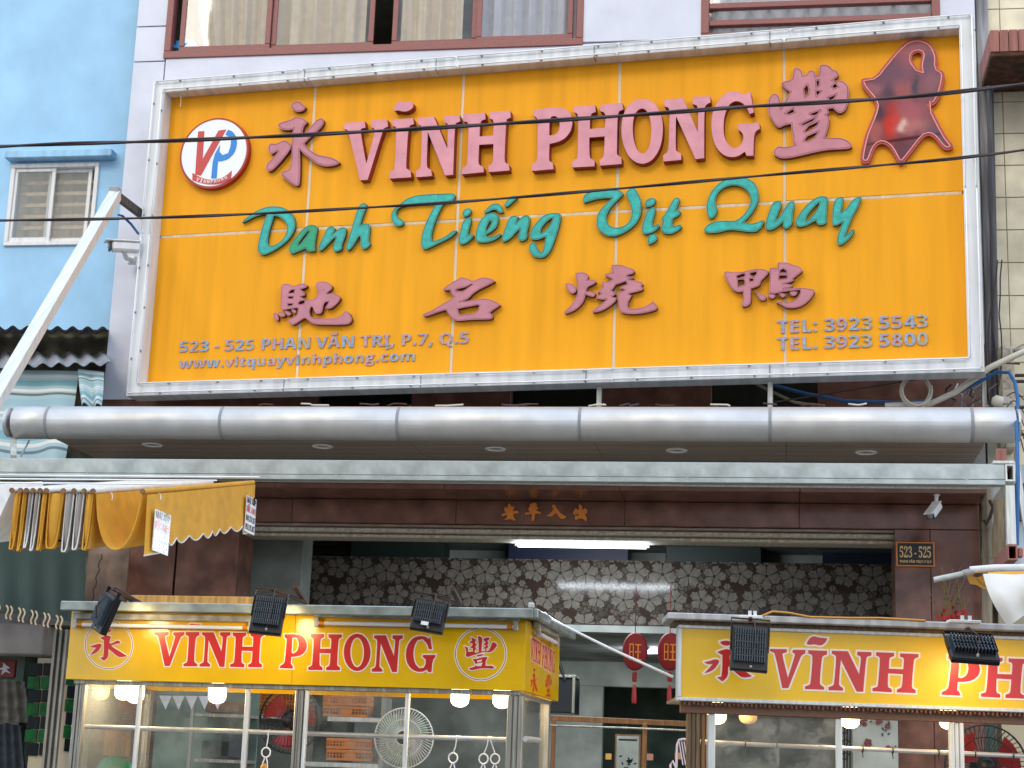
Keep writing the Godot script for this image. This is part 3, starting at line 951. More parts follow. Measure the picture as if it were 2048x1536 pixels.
const FENG := [235,355,250,330,370,300,405,270,415,150,440,118,500,125,545,165,555,230,610,225,625,170,690,155,740,185,745,245,800,225,790,100,820,75,890,70,950,95,990,150,1050,155,1080,200,1070,245,1000,300,1055,320,1110,300,1170,330,1230,395,1225,520,1215,650,1180,740,1100,790,1040,760,1000,705,925,720,935,790,900,810,950,840,945,900,925,1000,880,1140,1000,1145,1110,1140,1200,1175,1275,1240,1270,1285,1200,1305,1050,1310,900,1320,750,1350,600,1385,450,1420,300,1445,200,1435,140,1395,120,1350,150,1300,205,1258,260,1280,350,1275,430,1245,405,1200,415,1110,390,1050,385,940,290,955,215,1000,165,975,100,880,50,800,45,620,80,530,145,490,200,520,225,600,235,720,290,640,320,560,370,470,310,440]
const FENG_H := [[575,420,620,370,635,440,635,500,590,540,580,480],[755,310,790,305,790,370,760,405],[985,395,1030,350,1065,400,1010,420],[750,460,820,465,760,530],[930,560,1045,510,1000,575,950,590],[315,785,410,720,430,770,340,800],[660,795,805,745,750,810,690,815],[535,945,750,840,700,900,560,960],[580,1050,640,970,790,905,760,960,650,1040,590,1060],[575,1185,620,1120,780,1055,720,1140,630,1195]]
const CHI := [270,230,300,185,380,155,460,160,530,205,600,215,680,180,780,150,860,155,905,195,890,240,800,275,740,290,830,350,850,400,840,440,740,470,850,520,860,550,1000,540,1100,510,1160,430,1170,330,1130,250,1105,170,1150,120,1280,100,1400,120,1480,180,1505,240,1480,300,1370,390,1430,400,1520,370,1600,405,1690,460,1700,520,1620,630,1500,740,1400,770,1345,740,1430,590,1350,590,1295,650,1270,800,1240,870,1160,890,1080,860,1040,720,1000,710,960,800,970,900,1010,970,1200,995,1500,995,1650,970,1760,900,1800,830,1860,815,1920,860,1960,960,1985,1010,1940,1100,1850,1140,1500,1145,1150,1140,1020,1110,930,1040,850,970,740,1040,640,1110,560,1150,490,1120,440,1050,470,1000,590,970,670,890,690,750,640,740,520,760,430,770,330,800,285,770,260,720,275,500,275,350]
const CHI_H := [[465,360,520,305,600,300,590,375,470,385],[450,465,570,465,560,510,455,515],[435,635,550,635,545,680,440,685],[690,620,740,575,845,555,840,640,700,655]]
const CHI_D := [[85,880,130,850,185,890,215,960,215,1030,175,1050,110,990],[200,850,280,830,350,860,380,910,350,950,270,955,215,900],[360,810,420,805,490,840,520,890,470,930,400,900],[520,775,570,770,640,800,640,860,580,870,540,830]]
const MING := [555,480,600,430,760,320,900,240,990,180,1090,195,1200,230,1250,270,1350,255,1440,200,1540,190,1680,205,1780,240,1805,275,1740,325,1560,410,1400,490,1270,580,1180,690,1060,750,960,770,1150,750,1350,715,1550,690,1700,720,1860,780,1935,845,1900,880,1780,960,1690,1030,1740,1070,1765,1140,1720,1190,1560,1195,1200,1200,960,1235,850,1225,760,1160,690,1060,630,965,450,1015,250,1090,110,1130,60,1085,130,1045,300,985,500,850,700,740,830,650,770,590,735,520,740,490,600,500]
const MING_H := [[880,475,1100,420,1240,345,1270,355,1060,505,1020,520,870,500],[920,945,1100,900,1400,850,1440,860,1400,980,1320,1050,980,1085,940,1030]]
const SHAO_DOT := [110,490,190,480,270,510,330,570,345,620,320,670,270,695,210,680,160,620,130,550]
const SHAO_FIRE := [315,275,430,255,530,265,570,300,585,370,560,410,640,405,720,415,745,455,700,500,600,540,555,580,545,650,640,650,720,665,725,720,690,765,600,740,525,710,510,800,440,920,330,1020,200,1080,110,1105,85,1075,180,1000,290,860,350,740,365,640,360,500,335,360]
const SHAO := [1060,110,1180,100,1300,115,1390,165,1500,180,1535,230,1500,285,1400,310,1370,340,1500,350,1515,380,1400,400,1540,420,1600,450,1680,455,1705,500,1670,540,1700,570,1700,620,1600,650,1460,680,1400,700,1470,730,1440,800,1400,850,1390,960,1440,1010,1600,1000,1760,960,1850,900,1900,850,1960,900,2005,980,1960,1030,1800,1075,1600,1110,1400,1110,1270,1085,1220,1020,1195,900,1185,720,1230,660,1330,620,1230,590,1240,550,1380,500,1350,440,1250,480,1140,510,1110,570,1060,630,1140,680,1140,720,1060,745,1160,790,1150,840,1050,930,900,1030,760,1070,670,1080,660,1050,760,980,880,890,960,810,850,820,750,790,740,770,800,720,850,690,770,665,780,640,890,590,880,500,850,460,970,460,1080,400,1000,360,930,330,915,300,1000,275,1090,260,1065,200]
const YA_L := [90,310,140,285,260,310,400,310,560,280,720,240,830,235,940,260,1000,290,980,350,900,430,830,500,835,550,780,600,640,640,640,760,635,900,610,970,520,1015,450,1000,435,950,480,880,480,780,470,700,400,720,310,700,240,640,170,520,110,410]
const YA_LH := [[345,380,480,335,510,345,510,395,360,440],[365,455,480,455,505,480,505,560,375,605],[620,325,750,295,745,350,690,400,630,370],[610,440,690,440,680,480,620,500]]
const YA_R := [1020,230,1110,215,1185,235,1185,110,1320,105,1440,125,1490,160,1600,180,1690,250,1690,290,1580,370,1500,440,1520,470,1450,510,1300,540,1420,545,1490,590,1450,620,1300,650,1480,625,1650,625,1800,640,1920,660,1945,700,1880,820,1780,930,1650,1010,1500,1040,1350,1035,1270,980,1150,925,1200,905,1330,930,1480,910,1590,840,1650,720,1640,670,1500,680,1350,700,1250,715,1140,745,1040,740,1010,700,1020,500,1030,330]
const YA_RH := [[1235,270,1300,235,1360,280,1365,315,1230,320],[1215,375,1370,375,1370,430,1215,455]]
const YA_D := [[725,690,780,720,880,760,950,800,950,850,900,890,840,885,790,830],[975,760,1050,750,1130,765,1140,810,1090,850,1030,840,985,790],[1200,745,1290,730,1350,765,1330,810,1280,830,1230,790],[1430,710,1520,695,1590,710,1570,770,1500,800,1440,770]]
const V1 := [[45,330,165,318,290,305,300,385,250,395,240,430,308,800,410,430,400,395,365,380,370,295,555,287,565,370,520,390,500,430,325,995,235,1000,100,440,85,410,50,400],
	[610,290,855,270,870,340,820,360,800,400,775,800,780,860,830,890,835,965,580,980,575,905,625,880,640,840,660,420,650,375,615,365],
	[630,150,655,95,720,65,790,80,845,75,865,115,850,160,790,195,730,195,680,180,640,190],
	[910,270,1100,250,1255,620,1265,360,1255,335,1225,325,1220,245,1400,235,1410,310,1360,330,1345,370,1325,935,1230,945,1030,440,1015,800,1025,850,1070,880,1080,950,890,965,885,890,935,860,945,830,960,400,945,360,915,345],
	[1440,225,1700,205,1705,285,1660,300,1640,340,1635,485,1790,475,1800,330,1785,290,1750,280,1755,200,1995,185,2000,265,1955,285,1945,320,1925,760,1935,790,1980,815,1985,885,1740,905,1735,830,1780,800,1790,770,1795,575,1630,585,1620,780,1630,815,1680,845,1685,905,1425,930,1430,855,1470,835,1490,800,1505,360,1490,320,1445,310]]
const V2 := [[70,215,200,195,300,190,370,215,405,270,405,360,370,430,310,480,210,505,205,640,215,655,240,665,245,720,60,735,55,680,95,655,105,630,110,310,100,280,75,265],
	[415,185,600,170,605,230,570,245,555,280,555,375,680,365,690,270,675,235,640,225,645,170,830,150,840,210,805,225,790,265,785,590,800,605,825,620,825,675,640,690,635,640,660,625,675,600,680,440,550,450,550,600,560,625,595,645,595,695,405,705,400,655,440,630,450,600,455,280,445,245,420,235],
	[1000,118,1060,125,1120,170,1160,240,1180,340,1175,450,1150,550,1100,630,1040,670,980,675,915,645,865,580,830,480,820,380,830,280,860,200,910,145,955,122],
	[1190,125,1350,110,1475,400,1478,210,1465,175,1430,165,1435,100,1580,95,1585,150,1550,165,1530,200,1530,625,1455,635,1290,270,1285,550,1300,570,1335,585,1335,640,1180,655,1178,600,1215,575,1225,540,1235,230,1225,195,1190,185],
	[1770,50,1830,60,1880,85,1890,65,1925,60,1955,235,1915,250,1890,190,1850,150,1800,135,1750,160,1715,220,1695,310,1695,410,1715,480,1755,530,1800,540,1845,510,1865,460,1860,420,1845,400,1820,385,1818,335,2000,320,2005,375,1970,395,1955,430,1950,605,1890,605,1875,570,1830,605,1770,620,1700,605,1640,550,1605,470,1588,370,1595,260,1625,170,1680,95,1725,60]]
const P_HOLE := [210,285,245,262,285,280,298,330,290,390,260,425,208,430]
const O_HOLE := [1000,195,1045,225,1070,300,1080,390,1070,500,1040,570,1000,590,960,560,930,480,918,380,925,290,950,225]
# each: crop x, crop y, crop scale, outline, holes
const SCRIPT := [
	[480,370,7.314,[30,550,60,510,150,440,260,370,380,325,500,310,620,325,720,375,790,460,815,560,800,660,740,770,650,860,520,950,400,1010,330,1030,270,985,260,920,285,780,340,580,395,430,330,430,200,470,80,540],[[500,450,560,460,640,510,690,580,695,660,670,740,610,820,520,880,450,895,410,870,405,800,430,680,470,540]]],
	[480,370,7.314,[715,960,720,910,790,800,890,680,980,600,1060,580,1130,600,1135,660,1110,780,1095,900,1105,960,1060,975,990,975,965,930,870,965,770,1010,735,1000],[[850,870,900,790,1000,670,1020,680,960,770,900,850,860,885]]],
	[480,370,7.314,[1140,940,1180,840,1230,740,1270,640,1330,605,1385,615,1395,660,1350,730,1450,640,1520,615,1560,640,1550,730,1510,830,1490,900,1500,930,1450,970,1385,980,1355,940,1370,870,1410,760,1350,800,1270,890,1210,950,1165,970],[]],
	[480,370,7.314,[1550,920,1590,790,1650,600,1700,420,1740,310,1800,260,1855,275,1850,330,1800,450,1760,590,1830,560,1890,570,1905,630,1890,740,1890,830,1915,860,1890,900,1830,945,1780,930,1760,870,1770,760,1740,750,1690,840,1640,920,1590,960,1560,950],[]],
	[770,370,5.689,[70,340,90,290,130,250,180,210,260,150,380,115,520,105,680,100,780,95,805,115,795,150,760,190,680,205,640,260,590,370,550,480,525,590,540,640,600,630,700,580,780,515,815,520,805,550,730,610,620,660,520,710,450,740,415,710,410,640,430,530,480,400,550,270,580,210,420,215,280,230,180,250,140,280,125,330,150,370,200,395,215,430,195,465,145,475,100,445,75,400],[]],
	[770,370,5.689,[875,340,890,300,930,265,975,265,985,300,960,345,910,368],[]],
	[770,370,5.689,[835,650,845,580,870,480,885,420,930,375,975,370,985,410,955,510,945,570,1000,555,1015,580,960,640,895,680,850,670],[]],
	[770,370,5.689,[1030,600,1040,510,1080,410,1150,335,1230,310,1290,340,1295,410,1265,490,1200,540,1150,570,1180,600,1250,580,1310,550,1325,565,1280,610,1190,650,1090,660,1040,640],[[1150,530,1160,470,1195,410,1215,420,1200,470]]],
	[770,370,5.689,[1125,310,1160,270,1220,215,1280,210,1320,230,1350,310,1310,325,1270,285,1230,280,1180,310,1140,325],[]],
	[770,370,5.689,[1355,235,1390,175,1440,125,1500,120,1510,145,1450,200,1400,245,1370,255],[]],
	[770,370,5.689,[1325,620,1350,540,1390,430,1420,370,1470,345,1520,365,1490,440,1560,360,1620,340,1650,365,1645,450,1615,540,1625,590,1600,625,1550,645,1510,620,1520,560,1540,500,1490,540,1430,610,1365,650,1335,645],[]],
	[770,370,5.689,[1645,600,1660,520,1720,430,1800,350,1880,320,1990,320,2005,350,1985,460,1945,590,1900,720,1850,800,1780,835,1700,820,1650,770,1635,710,1660,660,1700,650,1720,690,1760,760,1790,770,1810,700,1830,590,1760,620,1690,630],[[1770,540,1790,470,1860,400,1910,375,1890,440,1830,520,1785,550]]],
	[1150,360,8.904,[140,380,150,300,200,240,330,195,500,175,680,170,800,185,860,230,850,270,780,340,690,430,610,530,560,640,560,720,600,800,680,850,790,850,900,810,970,740,1010,640,1010,540,980,420,930,310,900,240,930,200,1000,140,1050,135,1100,190,1150,290,1185,400,1185,540,1160,660,1090,780,980,880,850,960,720,1005,600,1005,490,960,410,880,380,780,395,640,460,520,560,420,660,325,500,325,350,350,200,400,155,410],[]],
	[1150,360,8.904,[1240,440,1260,370,1330,325,1410,320,1445,350,1420,430,1350,480,1270,485],[]],
	[1150,360,8.904,[1185,900,1200,800,1240,660,1280,560,1370,485,1430,490,1440,540,1410,650,1380,770,1390,820,1460,785,1505,800,1500,840,1420,920,1310,965,1220,970],[]],
	[1150,360,8.904,[1285,1060,1320,990,1400,960,1445,965,1475,1040,1450,1080,1380,1130,1310,1155],[]],
	[1150,360,8.904,[1540,680,1600,620,1680,480,1740,360,1800,310,1860,320,1865,370,1820,480,1800,540,1880,545,1885,580,1840,650,1750,680,1730,750,1740,820,1800,820,1870,790,1905,815,1890,860,1800,930,1690,970,1590,955,1535,900,1530,830,1570,740,1550,715],[]],
	[1400,345,6.0235,[75,420,90,340,130,240,200,150,300,85,420,50,530,55,630,100,690,170,712,260,700,360,650,460,590,540,530,600,620,620,700,600,760,570,778,590,740,660,690,715,600,720,460,700,350,690,250,720,150,735,60,720,45,690,90,630,180,590,300,580,420,590,500,540,570,460,610,380,610,290,570,220,500,170,400,150,300,175,220,240,185,320,190,390,215,430,205,490,150,560,115,555,85,500],[]],
	[1400,345,6.0235,[785,650,800,570,840,450,870,370,930,340,985,350,985,400,930,520,915,580,970,520,1030,420,1080,345,1135,350,1140,410,1115,520,1120,610,1080,660,1040,685,1000,660,1000,600,930,660,850,700,800,690],[]],
	[1400,345,6.0235,[1145,620,1160,560,1230,450,1330,350,1430,285,1530,290,1545,320,1530,450,1525,560,1525,620,1440,640,1410,620,1395,580,1290,640,1190,665],[[1275,570,1300,500,1400,390,1440,360,1430,420,1350,530,1290,585]]],
	[1400,345,6.0235,[1590,600,1595,480,1610,340,1690,290,1730,300,1720,400,1700,480,1770,430,1830,330,1930,285,1950,310,1900,420,1830,550,1780,680,1750,770,1800,720,1840,680,1860,690,1840,750,1770,830,1690,885,1655,860,1650,790,1690,670,1720,600,1640,645,1600,640],[]]]
const DUCK := [985,450,1000,430,1110,425,1180,330,1280,210,1370,115,1440,80,1520,75,1600,105,1650,170,1675,250,1665,345,1725,365,1735,420,1710,540,1670,640,1620,680,1600,665,1660,780,1720,900,1770,980,1810,1020,1800,1060,1740,1075,1690,1030,1640,960,1590,935,1540,960,1450,1080,1370,1180,1340,1205,1310,1170,1260,1070,1210,1020,1160,1010,1110,1050,1075,1170,1030,1195,980,1170,985,1110,1020,950,1050,870,1090,780,1130,660,1060,580,1000,510]
const DUCK_H := [1440,255,1450,215,1500,195,1535,215,1520,270,1510,330,1520,375,1480,330,1450,290]

func build_sign() -> void:
	var o := atz(252, 792, 0.45)
	var s := thing("sign_board", "large yellow sign board with pink and teal raised letters in a grey frame", "sign", o, -6.64)
	var tl := loc(s, 308, 163)
	var tr := loc(s, 1947, 22)
	var br := loc(s, 1970, 740)
	var W := (tr.x + br.x) / 2
	var H := (tl.y + tr.y - br.y) / 2
	var f := 0.135
	var R := -0.16        # panel face, behind the frame's face
	var fm: Material = mats.frame_grey
	# mitred frame
	for p in [[0, 0, f, f, f, H - f, 0, H], [W, H, W - f, H - f, W - f, f, W, 0], [0, H, f, H - f, W - f, H - f, W, H], [0, 0, W, 0, W - f, f, f, f]]:
		var q := pts(p)
		var cx := Vector2.ZERO
		for c in q:
			cx += c / 4.0
		var qq := PackedVector2Array()
		for c in q:
			qq.append(c)
		var st := S()
		face(st, qq, [], 0.0)
		rim(st, qq, -0.24, 0.0)
		put(st, "frame_rail", fm, s)
	# butt joints on the rails
	for x in [0.205, 0.375, 0.57, 0.775]:
		one_box(Vector3(W * x - 0.006, 0.001, -0.1), Vector3(W * x + 0.006, f, 0.0025), "joint_cover", mats.tube_grey, s, 0.001)
		one_box(Vector3(W * x - 0.006, H - f, -0.1), Vector3(W * x + 0.006, H - 0.001, 0.0025), "joint_cover", mats.tube_grey, s, 0.001)
	one_box(Vector3(0.02, 0.02, -0.3), Vector3(W - 0.02, H - 0.02, R - 0.045), "backing", mats.cream, s, 0)
	# yellow panels, five by two
	var xs := [f - 0.005]
	for v in [[630, 165, 595, 745], [926, 140, 903, 735], [1241, 115, 1226, 728], [1570, 88, 1568, 715]]:
		xs.append((loc(s, v[0], v[1], R).x + loc(s, v[2], v[3], R).x) / 2)
	xs.append(W - f + 0.005)
	var ym := (loc(s, 320, 474, R).y + loc(s, 1925, 385, R).y) / 2
	var ys := [f - 0.005, ym, H - f + 0.005]
	var g := 0.015
	for i in 5:
		for j in 2:
			var dz := 0.0015 * ((i * 2 + j) % 3)
			one_box(Vector3(xs[i] + (g if i > 0 else 0.0), ys[j] + (g if j > 0 else 0.0), R - 0.03), Vector3(xs[i + 1] - (g if i < 4 else 0.0), ys[j + 1] - (g if j < 1 else 0.0), R - dz), "panel", mats.sign_yellow, s, 0.003)
	for x in xs.slice(1, 5):
		one_box(Vector3(x - g, ys[0], R - 0.04), Vector3(x + g, ys[2], R - 0.004), "joint_strip", mats.cream, s, 0.002)
	for i in 5:
		one_box(Vector3(xs[i] + g + 0.001, ym - g, R - 0.04), Vector3(xs[i + 1] - g - 0.001, ym + g, R - 0.004), "joint_strip", mats.cream, s, 0.002)
	# thin glass tubes on clips along the frame's two edges
	for ring in [[0.022, 0.03], [f - 0.018, 0.03]]:
		var e: float = ring[0]
		var z: float = ring[1]
		for side in 4:
			var a: Vector3
			var b: Vector3
			match side:
				0:
					a = Vector3(e, H - e, z); b = Vector3(W - e, H - e, z)
				1:
					a = Vector3(e, e, z); b = Vector3(W - e, e, z)
				2:
					a = Vector3(e, e, z); b = Vector3(e, H - e, z)
				3:
					a = Vector3(W - e, e, z); b = Vector3(W - e, H - e, z)
			var n := 5 if side < 2 else 2
			for k in n:
				var t0 := (k + 0.01) / n
				var t1 := (k + 0.99) / n
				var p0 := a.lerp(b, t0)
				var p1 := a.lerp(b, t1)
				var inw := Vector3(0, 0, -0.026)
				one_tube([p0 + inw, p0, p0.lerp(p1, 0.5) + Vector3(0, 0.004 * sin(k * 2.1 + side), 0), p1, p1 + inw], 0.0075, "border_tube", mats.tube_white, s, 6)
				for c in 3:
					var q := p0.lerp(p1, (c + 0.5) / 3.0 + 0.05 * sin(k * 3.0 + c + side))
					one_box(q + Vector3(-0.009, -0.009, -0.031), q + Vector3(0.009, 0.009, -0.006), "clip", mats.tube_grey, s, 0.002)
	# raised lettering
	var PK: Material = mats.pink_deep
	var MR: Material = mats.maroon
	var Z1 := R + 0.045
	for a in [YONG_DOT, YONG_BODY, YONG_LEFT]:
		raised(s, soft(pts(a, 520, 200, 8.533), 75), [], R, Z1, 0.013, MR, PK, "character_stroke", 0.012, PK)
	var hs := []
	for q in FENG_H:
		hs.append(pts(q, 1530, 120, 7.314))
	raised(s, soft(pts(FENG, 1530, 120, 7.314), 75), hs, R, Z1, 0.012, MR, PK, "character", 0.012, PK)
	hs = []
	for q in CHI_H:
		hs.append(pts(q, 540, 555, 12.047))
	raised(s, soft(pts(CHI, 540, 555, 12.047), 75), hs, R, Z1, 0.007, MR, PK, "character", 0.012, PK)
	for q in CHI_D:
		raised(s, soft(pts(q, 540, 555, 12.047), 75), [], R, Z1 - 0.004, 0.006, MR, PK, "character_stroke", 0.012, PK)
	hs = []
	for q in MING_H:
		hs.append(pts(q, 840, 540, 12.047))
	raised(s, soft(pts(MING, 840, 540, 12.047), 70), hs, R, Z1, 0.009, MR, PK, "character", 0.012, PK)
	for a in [SHAO_DOT, SHAO_FIRE, SHAO]:
		raised(s, soft(pts(a, 1120, 520, 10.24), 75), [], R, Z1, 0.008, MR, PK, "character_stroke", 0.012, PK)
	hs = []
	for q in YA_LH:
		hs.append(pts(q, 1440, 515, 10.24))
	raised(s, soft(pts(YA_L, 1440, 515, 10.24), 70), hs, R, Z1, 0.008, MR, PK, "character_stroke", 0.012, PK)
	hs = []
	for q in YA_RH:
		hs.append(pts(q, 1440, 515, 10.24))
	raised(s, soft(pts(YA_R, 1440, 515, 10.24), 70), hs, R, Z1, 0.008, MR, PK, "character_stroke", 0.012, PK)
	for q in YA_D:
		raised(s, soft(pts(q, 1440, 515, 10.24), 75), [], R, Z1 - 0.004, 0.007, MR, PK, "character_stroke", 0.012, PK)
	var Z2 := R + 0.085
	for a in V1:
		raised(s, soft(pts(a, 680, 190, 5.851), 38 if a != V1[2] else 80, 2), [], R, Z2, 0.0015, mats.red_side, mats.pink, "letter", 0.003)
	for k in 5:
		var hole := []
		if k == 0:
			hole = [soft(pts(P_HOLE, 1050, 170, 4.267), 60)]
		if k == 2:
			hole = [soft(pts(O_HOLE, 1050, 170, 4.267), 80)]
		raised(s, soft(pts(V2[k], 1050, 170, 4.267), [42, 38, 80, 38, 45][k], 2), hole, R, Z2, 0.0015, mats.red_side, mats.pink, "letter", 0.003)
	for k in SCRIPT.size():
		var d: Array = SCRIPT[k]
		hs = []
		for q in d[4]:
			hs.append(soft(pts(q, d[0], d[1], d[2]), 75))
		raised(s, soft(pts(d[3], d[0], d[1], d[2]), 80), hs, R, R + 0.035, 0.011, mat("teal_groove", Color(0.04, 0.36, 0.33), 0.5), mats.green_face if k == 1 else mats.teal, "letter", 0.008, mats.teal_rim)
	# address, web address and telephone numbers in worn lettering
	var lav := []
	for c in [Color(0.67, 0.67, 0.75), Color(0.74, 0.65, 0.70), Color(0.64, 0.70, 0.80), Color(0.72, 0.70, 0.66), Color(0.80, 0.66, 0.66)]:
		lav.append(mat("worn%d" % lav.size(), c, 0.6, 0.0, "blotch", 0.25, 9.0))
	var fb := font("Droid Sans")
	for t in [["523 - 525 PHAN VĂN TRỊ, P.7, Q.5", 358, 705, 940, 690, 0.112], ["www.vitquayvinhphong.com", 358, 737, 832, 722, 0.095], ["TEL: 3923 5543", 1553, 667, 1858, 653, 0.118], ["TEL. 3923 5800", 1553, 701, 1858, 690, 0.118]]:
		var la := v2(loc(s, t[1], t[2], R))
		var lb := v2(loc(s, t[3], t[4], R))
		letters(s, t[0], la, Vector2(lb.x, lerpf(la.y, lb.y, 0.5)), t[5], R, 0.012, lav, fb)
	# round logo
	var lc := loc(s, 428, 306, R + 0.07)
	var lr := loc(s, 493, 301, R + 0.07).x - lc.x
	var circ := PackedVector2Array()
	for k in 64:
		circ.append(Vector2(lc.x + cos(TAU * k / 64) * lr * 1.06, lc.y + sin(TAU * k / 64) * lr * 1.06))
	var disc := solid(circ, [], R, R + 0.07, "logo_disc", mat("logo_red", Color(0.70, 0.16, 0.14), 0.4, 0.0, "streak", 0.15, 2.0), s)
	var c2 := PackedVector2Array()
	for k in 64:
		c2.append(Vector2(lc.x + cos(TAU * k / 64) * lr, lc.y + sin(TAU * k / 64) * lr))
	var ZL := R + 0.074
	solid(c2, [], R + 0.07, ZL, "logo_face", mat("logo_white", Color(0.92, 0.93, 0.93), 0.4), disc)
	var lred := mat("logo_print_red", Color(0.76, 0.23, 0.22), 0.4)
	for d in [[[1450,962,1495,960,1482,1165,1600,955,1655,948,1470,1285,1428,1275], lred, "logo_letter"], [[1668,950,1700,960,1730,1000,1735,1060,1715,1120,1670,1165,1620,1180,1595,1180,1585,1305,1545,1305,1560,1150,1610,1060,1605,1110,1630,1135,1670,1120,1690,1060,1690,1010,1650,985], mat("logo_print_blue", Color(0.07, 0.50, 0.80), 0.4), "logo_letter"], [[1408,1265,1480,1305,1560,1318,1640,1298,1697,1248,1690,1310,1620,1345,1540,1352,1470,1340,1408,1320], lred, "logo_banner"]]:
		solid(on_plane(s, soft(pts(d[0], 0, 0, 3.657), 40, 1), ZL), [], ZL, ZL + 0.004, d[2], d[1], disc)
	var word := "VINHPHONG"
	for k in 9:
		var t := (k - 4.0) / 4.0
		var pc := v2(loc(s, 423.5 + t * 29.0, 367.0 - 6.5 * t * t - 2.5 * t, ZL))
		var ang := 0.38 * t
		var ux := Vector2(cos(ang), sin(ang))
		letters(disc, word[k], pc - ux * 0.016, pc + ux * 0.016, 0.042, ZL + 0.004, 0.003, [mats.white_paint], fb, "logo_lettering")
	# roast duck cut-out: a printed face on a red-edged board
	var dp := soft(pts(DUCK, 1500, 60, 4.452), 80)
	var dh := soft(pts(DUCK_H, 1500, 60, 4.452), 80)
	var ZD := R + 0.05
	var body := solid(on_plane(s, dp, ZD), [on_plane(s, dh, ZD)], R, ZD, "duck_cutout", mat("duck_edge", Color(0.74, 0.28, 0.27), 0.45, 0.0, "fine", 0.2, 3.0), s)
	var fp := shrink(on_plane(s, dp, ZD), -0.026)
	var lo := Vector2(INF, INF)
	var hi := -lo
	for q in fp[0]:
		lo = lo.min(q)
		hi = hi.max(q)
	var im := Image.create(192, 256, false, Image.FORMAT_RGB8)
	var nz := FastNoiseLite.new()
	nz.seed = 21
	nz.frequency = 0.022
	nz.fractal_octaves = 4
	# blobs of print: x, y, rx, ry (0..1 from top left), colour, strength
	var blobs := [[0.62, 0.12, 0.2, 0.16, Color(0.66, 0.36, 0.38), 0.8], [0.35, 0.3, 0.2, 0.15, Color(0.42, 0.30, 0.38), 0.7], [0.72, 0.2, 0.14, 0.1, Color(0.38, 0.28, 0.38), 0.8], [0.5, 0.42, 0.16, 0.1, Color(0.66, 0.36, 0.34), 0.7], [0.3, 0.42, 0.08, 0.06, Color(0.25, 0.22, 0.30), 0.8], [0.62, 0.40, 0.05, 0.1, Color(0.22, 0.22, 0.30), 0.8], [0.12, 0.38, 0.12, 0.06, Color(0.62, 0.40, 0.40), 0.7], [0.8, 0.36, 0.1, 0.1, Color(0.55, 0.36, 0.40), 0.7], [0.33, 0.66, 0.11, 0.15, Color(0.80, 0.17, 0.11), 1.0], [0.55, 0.62, 0.2, 0.12, Color(0.68, 0.36, 0.38), 0.8], [0.6, 0.72, 0.2, 0.06, Color(0.72, 0.45, 0.42), 0.7], [0.46, 0.70, 0.045, 0.05, Color(0.82, 0.66, 0.60), 1.0], [0.2, 0.58, 0.1, 0.06, Color(0.24, 0.20, 0.27), 0.8], [0.42, 0.90, 0.16, 0.09, Color(0.40, 0.22, 0.26), 0.8], [0.13, 0.74, 0.08, 0.1, Color(0.70, 0.38, 0.34), 0.7], [0.86, 0.80, 0.14, 0.06, Color(0.36, 0.30, 0.40), 0.8], [0.5, 0.815, 0.45, 0.012, Color(0.28, 0.05, 0.08), 0.9]]
	for y in 256:
		for x in 192:
			var c := Color(0.46, 0.27, 0.31)
			var jx := nz.get_noise_2d(x, y) * 0.05
			var jy := nz.get_noise_2d(x + 500, y) * 0.04
			for b in blobs:
				var kj := 0.0 if b[3] < 0.02 else 1.0
				var dx: float = (x / 192.0 - b[0] + jx * kj) / b[2]
				var dy: float = (y / 256.0 - b[1] + jy * kj + (1.0 - kj) * 0.06 * (x / 192.0 - 0.5)) / b[3]
				c = c.lerp(b[4], b[5] * minf(1.0, 1.35 * exp(-1.15 * (dx * dx + dy * dy))))
			im.set_pixel(x, y, c)
	var dm := StandardMaterial3D.new()
	dm.albedo_texture = ImageTexture.create_from_image(im)
	dm.roughness = 0.16
	var st2 := S()
	var hole2: Array = shrink(on_plane(s, dh, ZD), 0.022)
	for p in cut(fp[0], [hole2[0]]):
		var idx := Geometry2D.triangulate_polygon(p)
		for i in range(0, idx.size(), 3):
			var v := [p[idx[i]], p[idx[i + 1]], p[idx[i + 2]]]
			if (v[1] - v[0]).cross(v[2] - v[0]) > 0:
				v = [v[0], v[2], v[1]]
			for q in v:
				st2.set_uv(Vector2((q.x - lo.x) / (hi.x - lo.x), (hi.y - q.y) / (hi.y - lo.y)))
				st2.add_vertex(Vector3(q.x, q.y, ZD + 0.004))
	put(st2, "duck_print", dm, body)
	for ring in [fp[0], hole2[0]]:
		var loop := []
		for i in range(0, ring.size() + 1, 2):
			var q: Vector2 = ring[i % ring.size()]
			loop.append(Vector3(q.x, q.y, ZD + 0.005))
		one_tube(loop, 0.0065, "rim_line", mat("duck_rim", Color(0.93, 0.60, 0.56), 0.4), body, 5)
	# hanging wire at the top left, iron stays that carry the board
	one_tube([loc(s, 356, 178, -0.05), loc(s, 362, 195, -0.05), loc(s, 361, 214, -0.05)], 0.004, "loose_wire", mats.cream, s, 5)
	for x in [1198.0, 1540.0]:
		var p := loc(s, x, 775, -0.12)
		one_box(Vector3(p.x - 0.022, -0.42, -0.16), Vector3(p.x + 0.022, -0.001, -0.12), "stay", mats.white_dirty, s, 0.004)

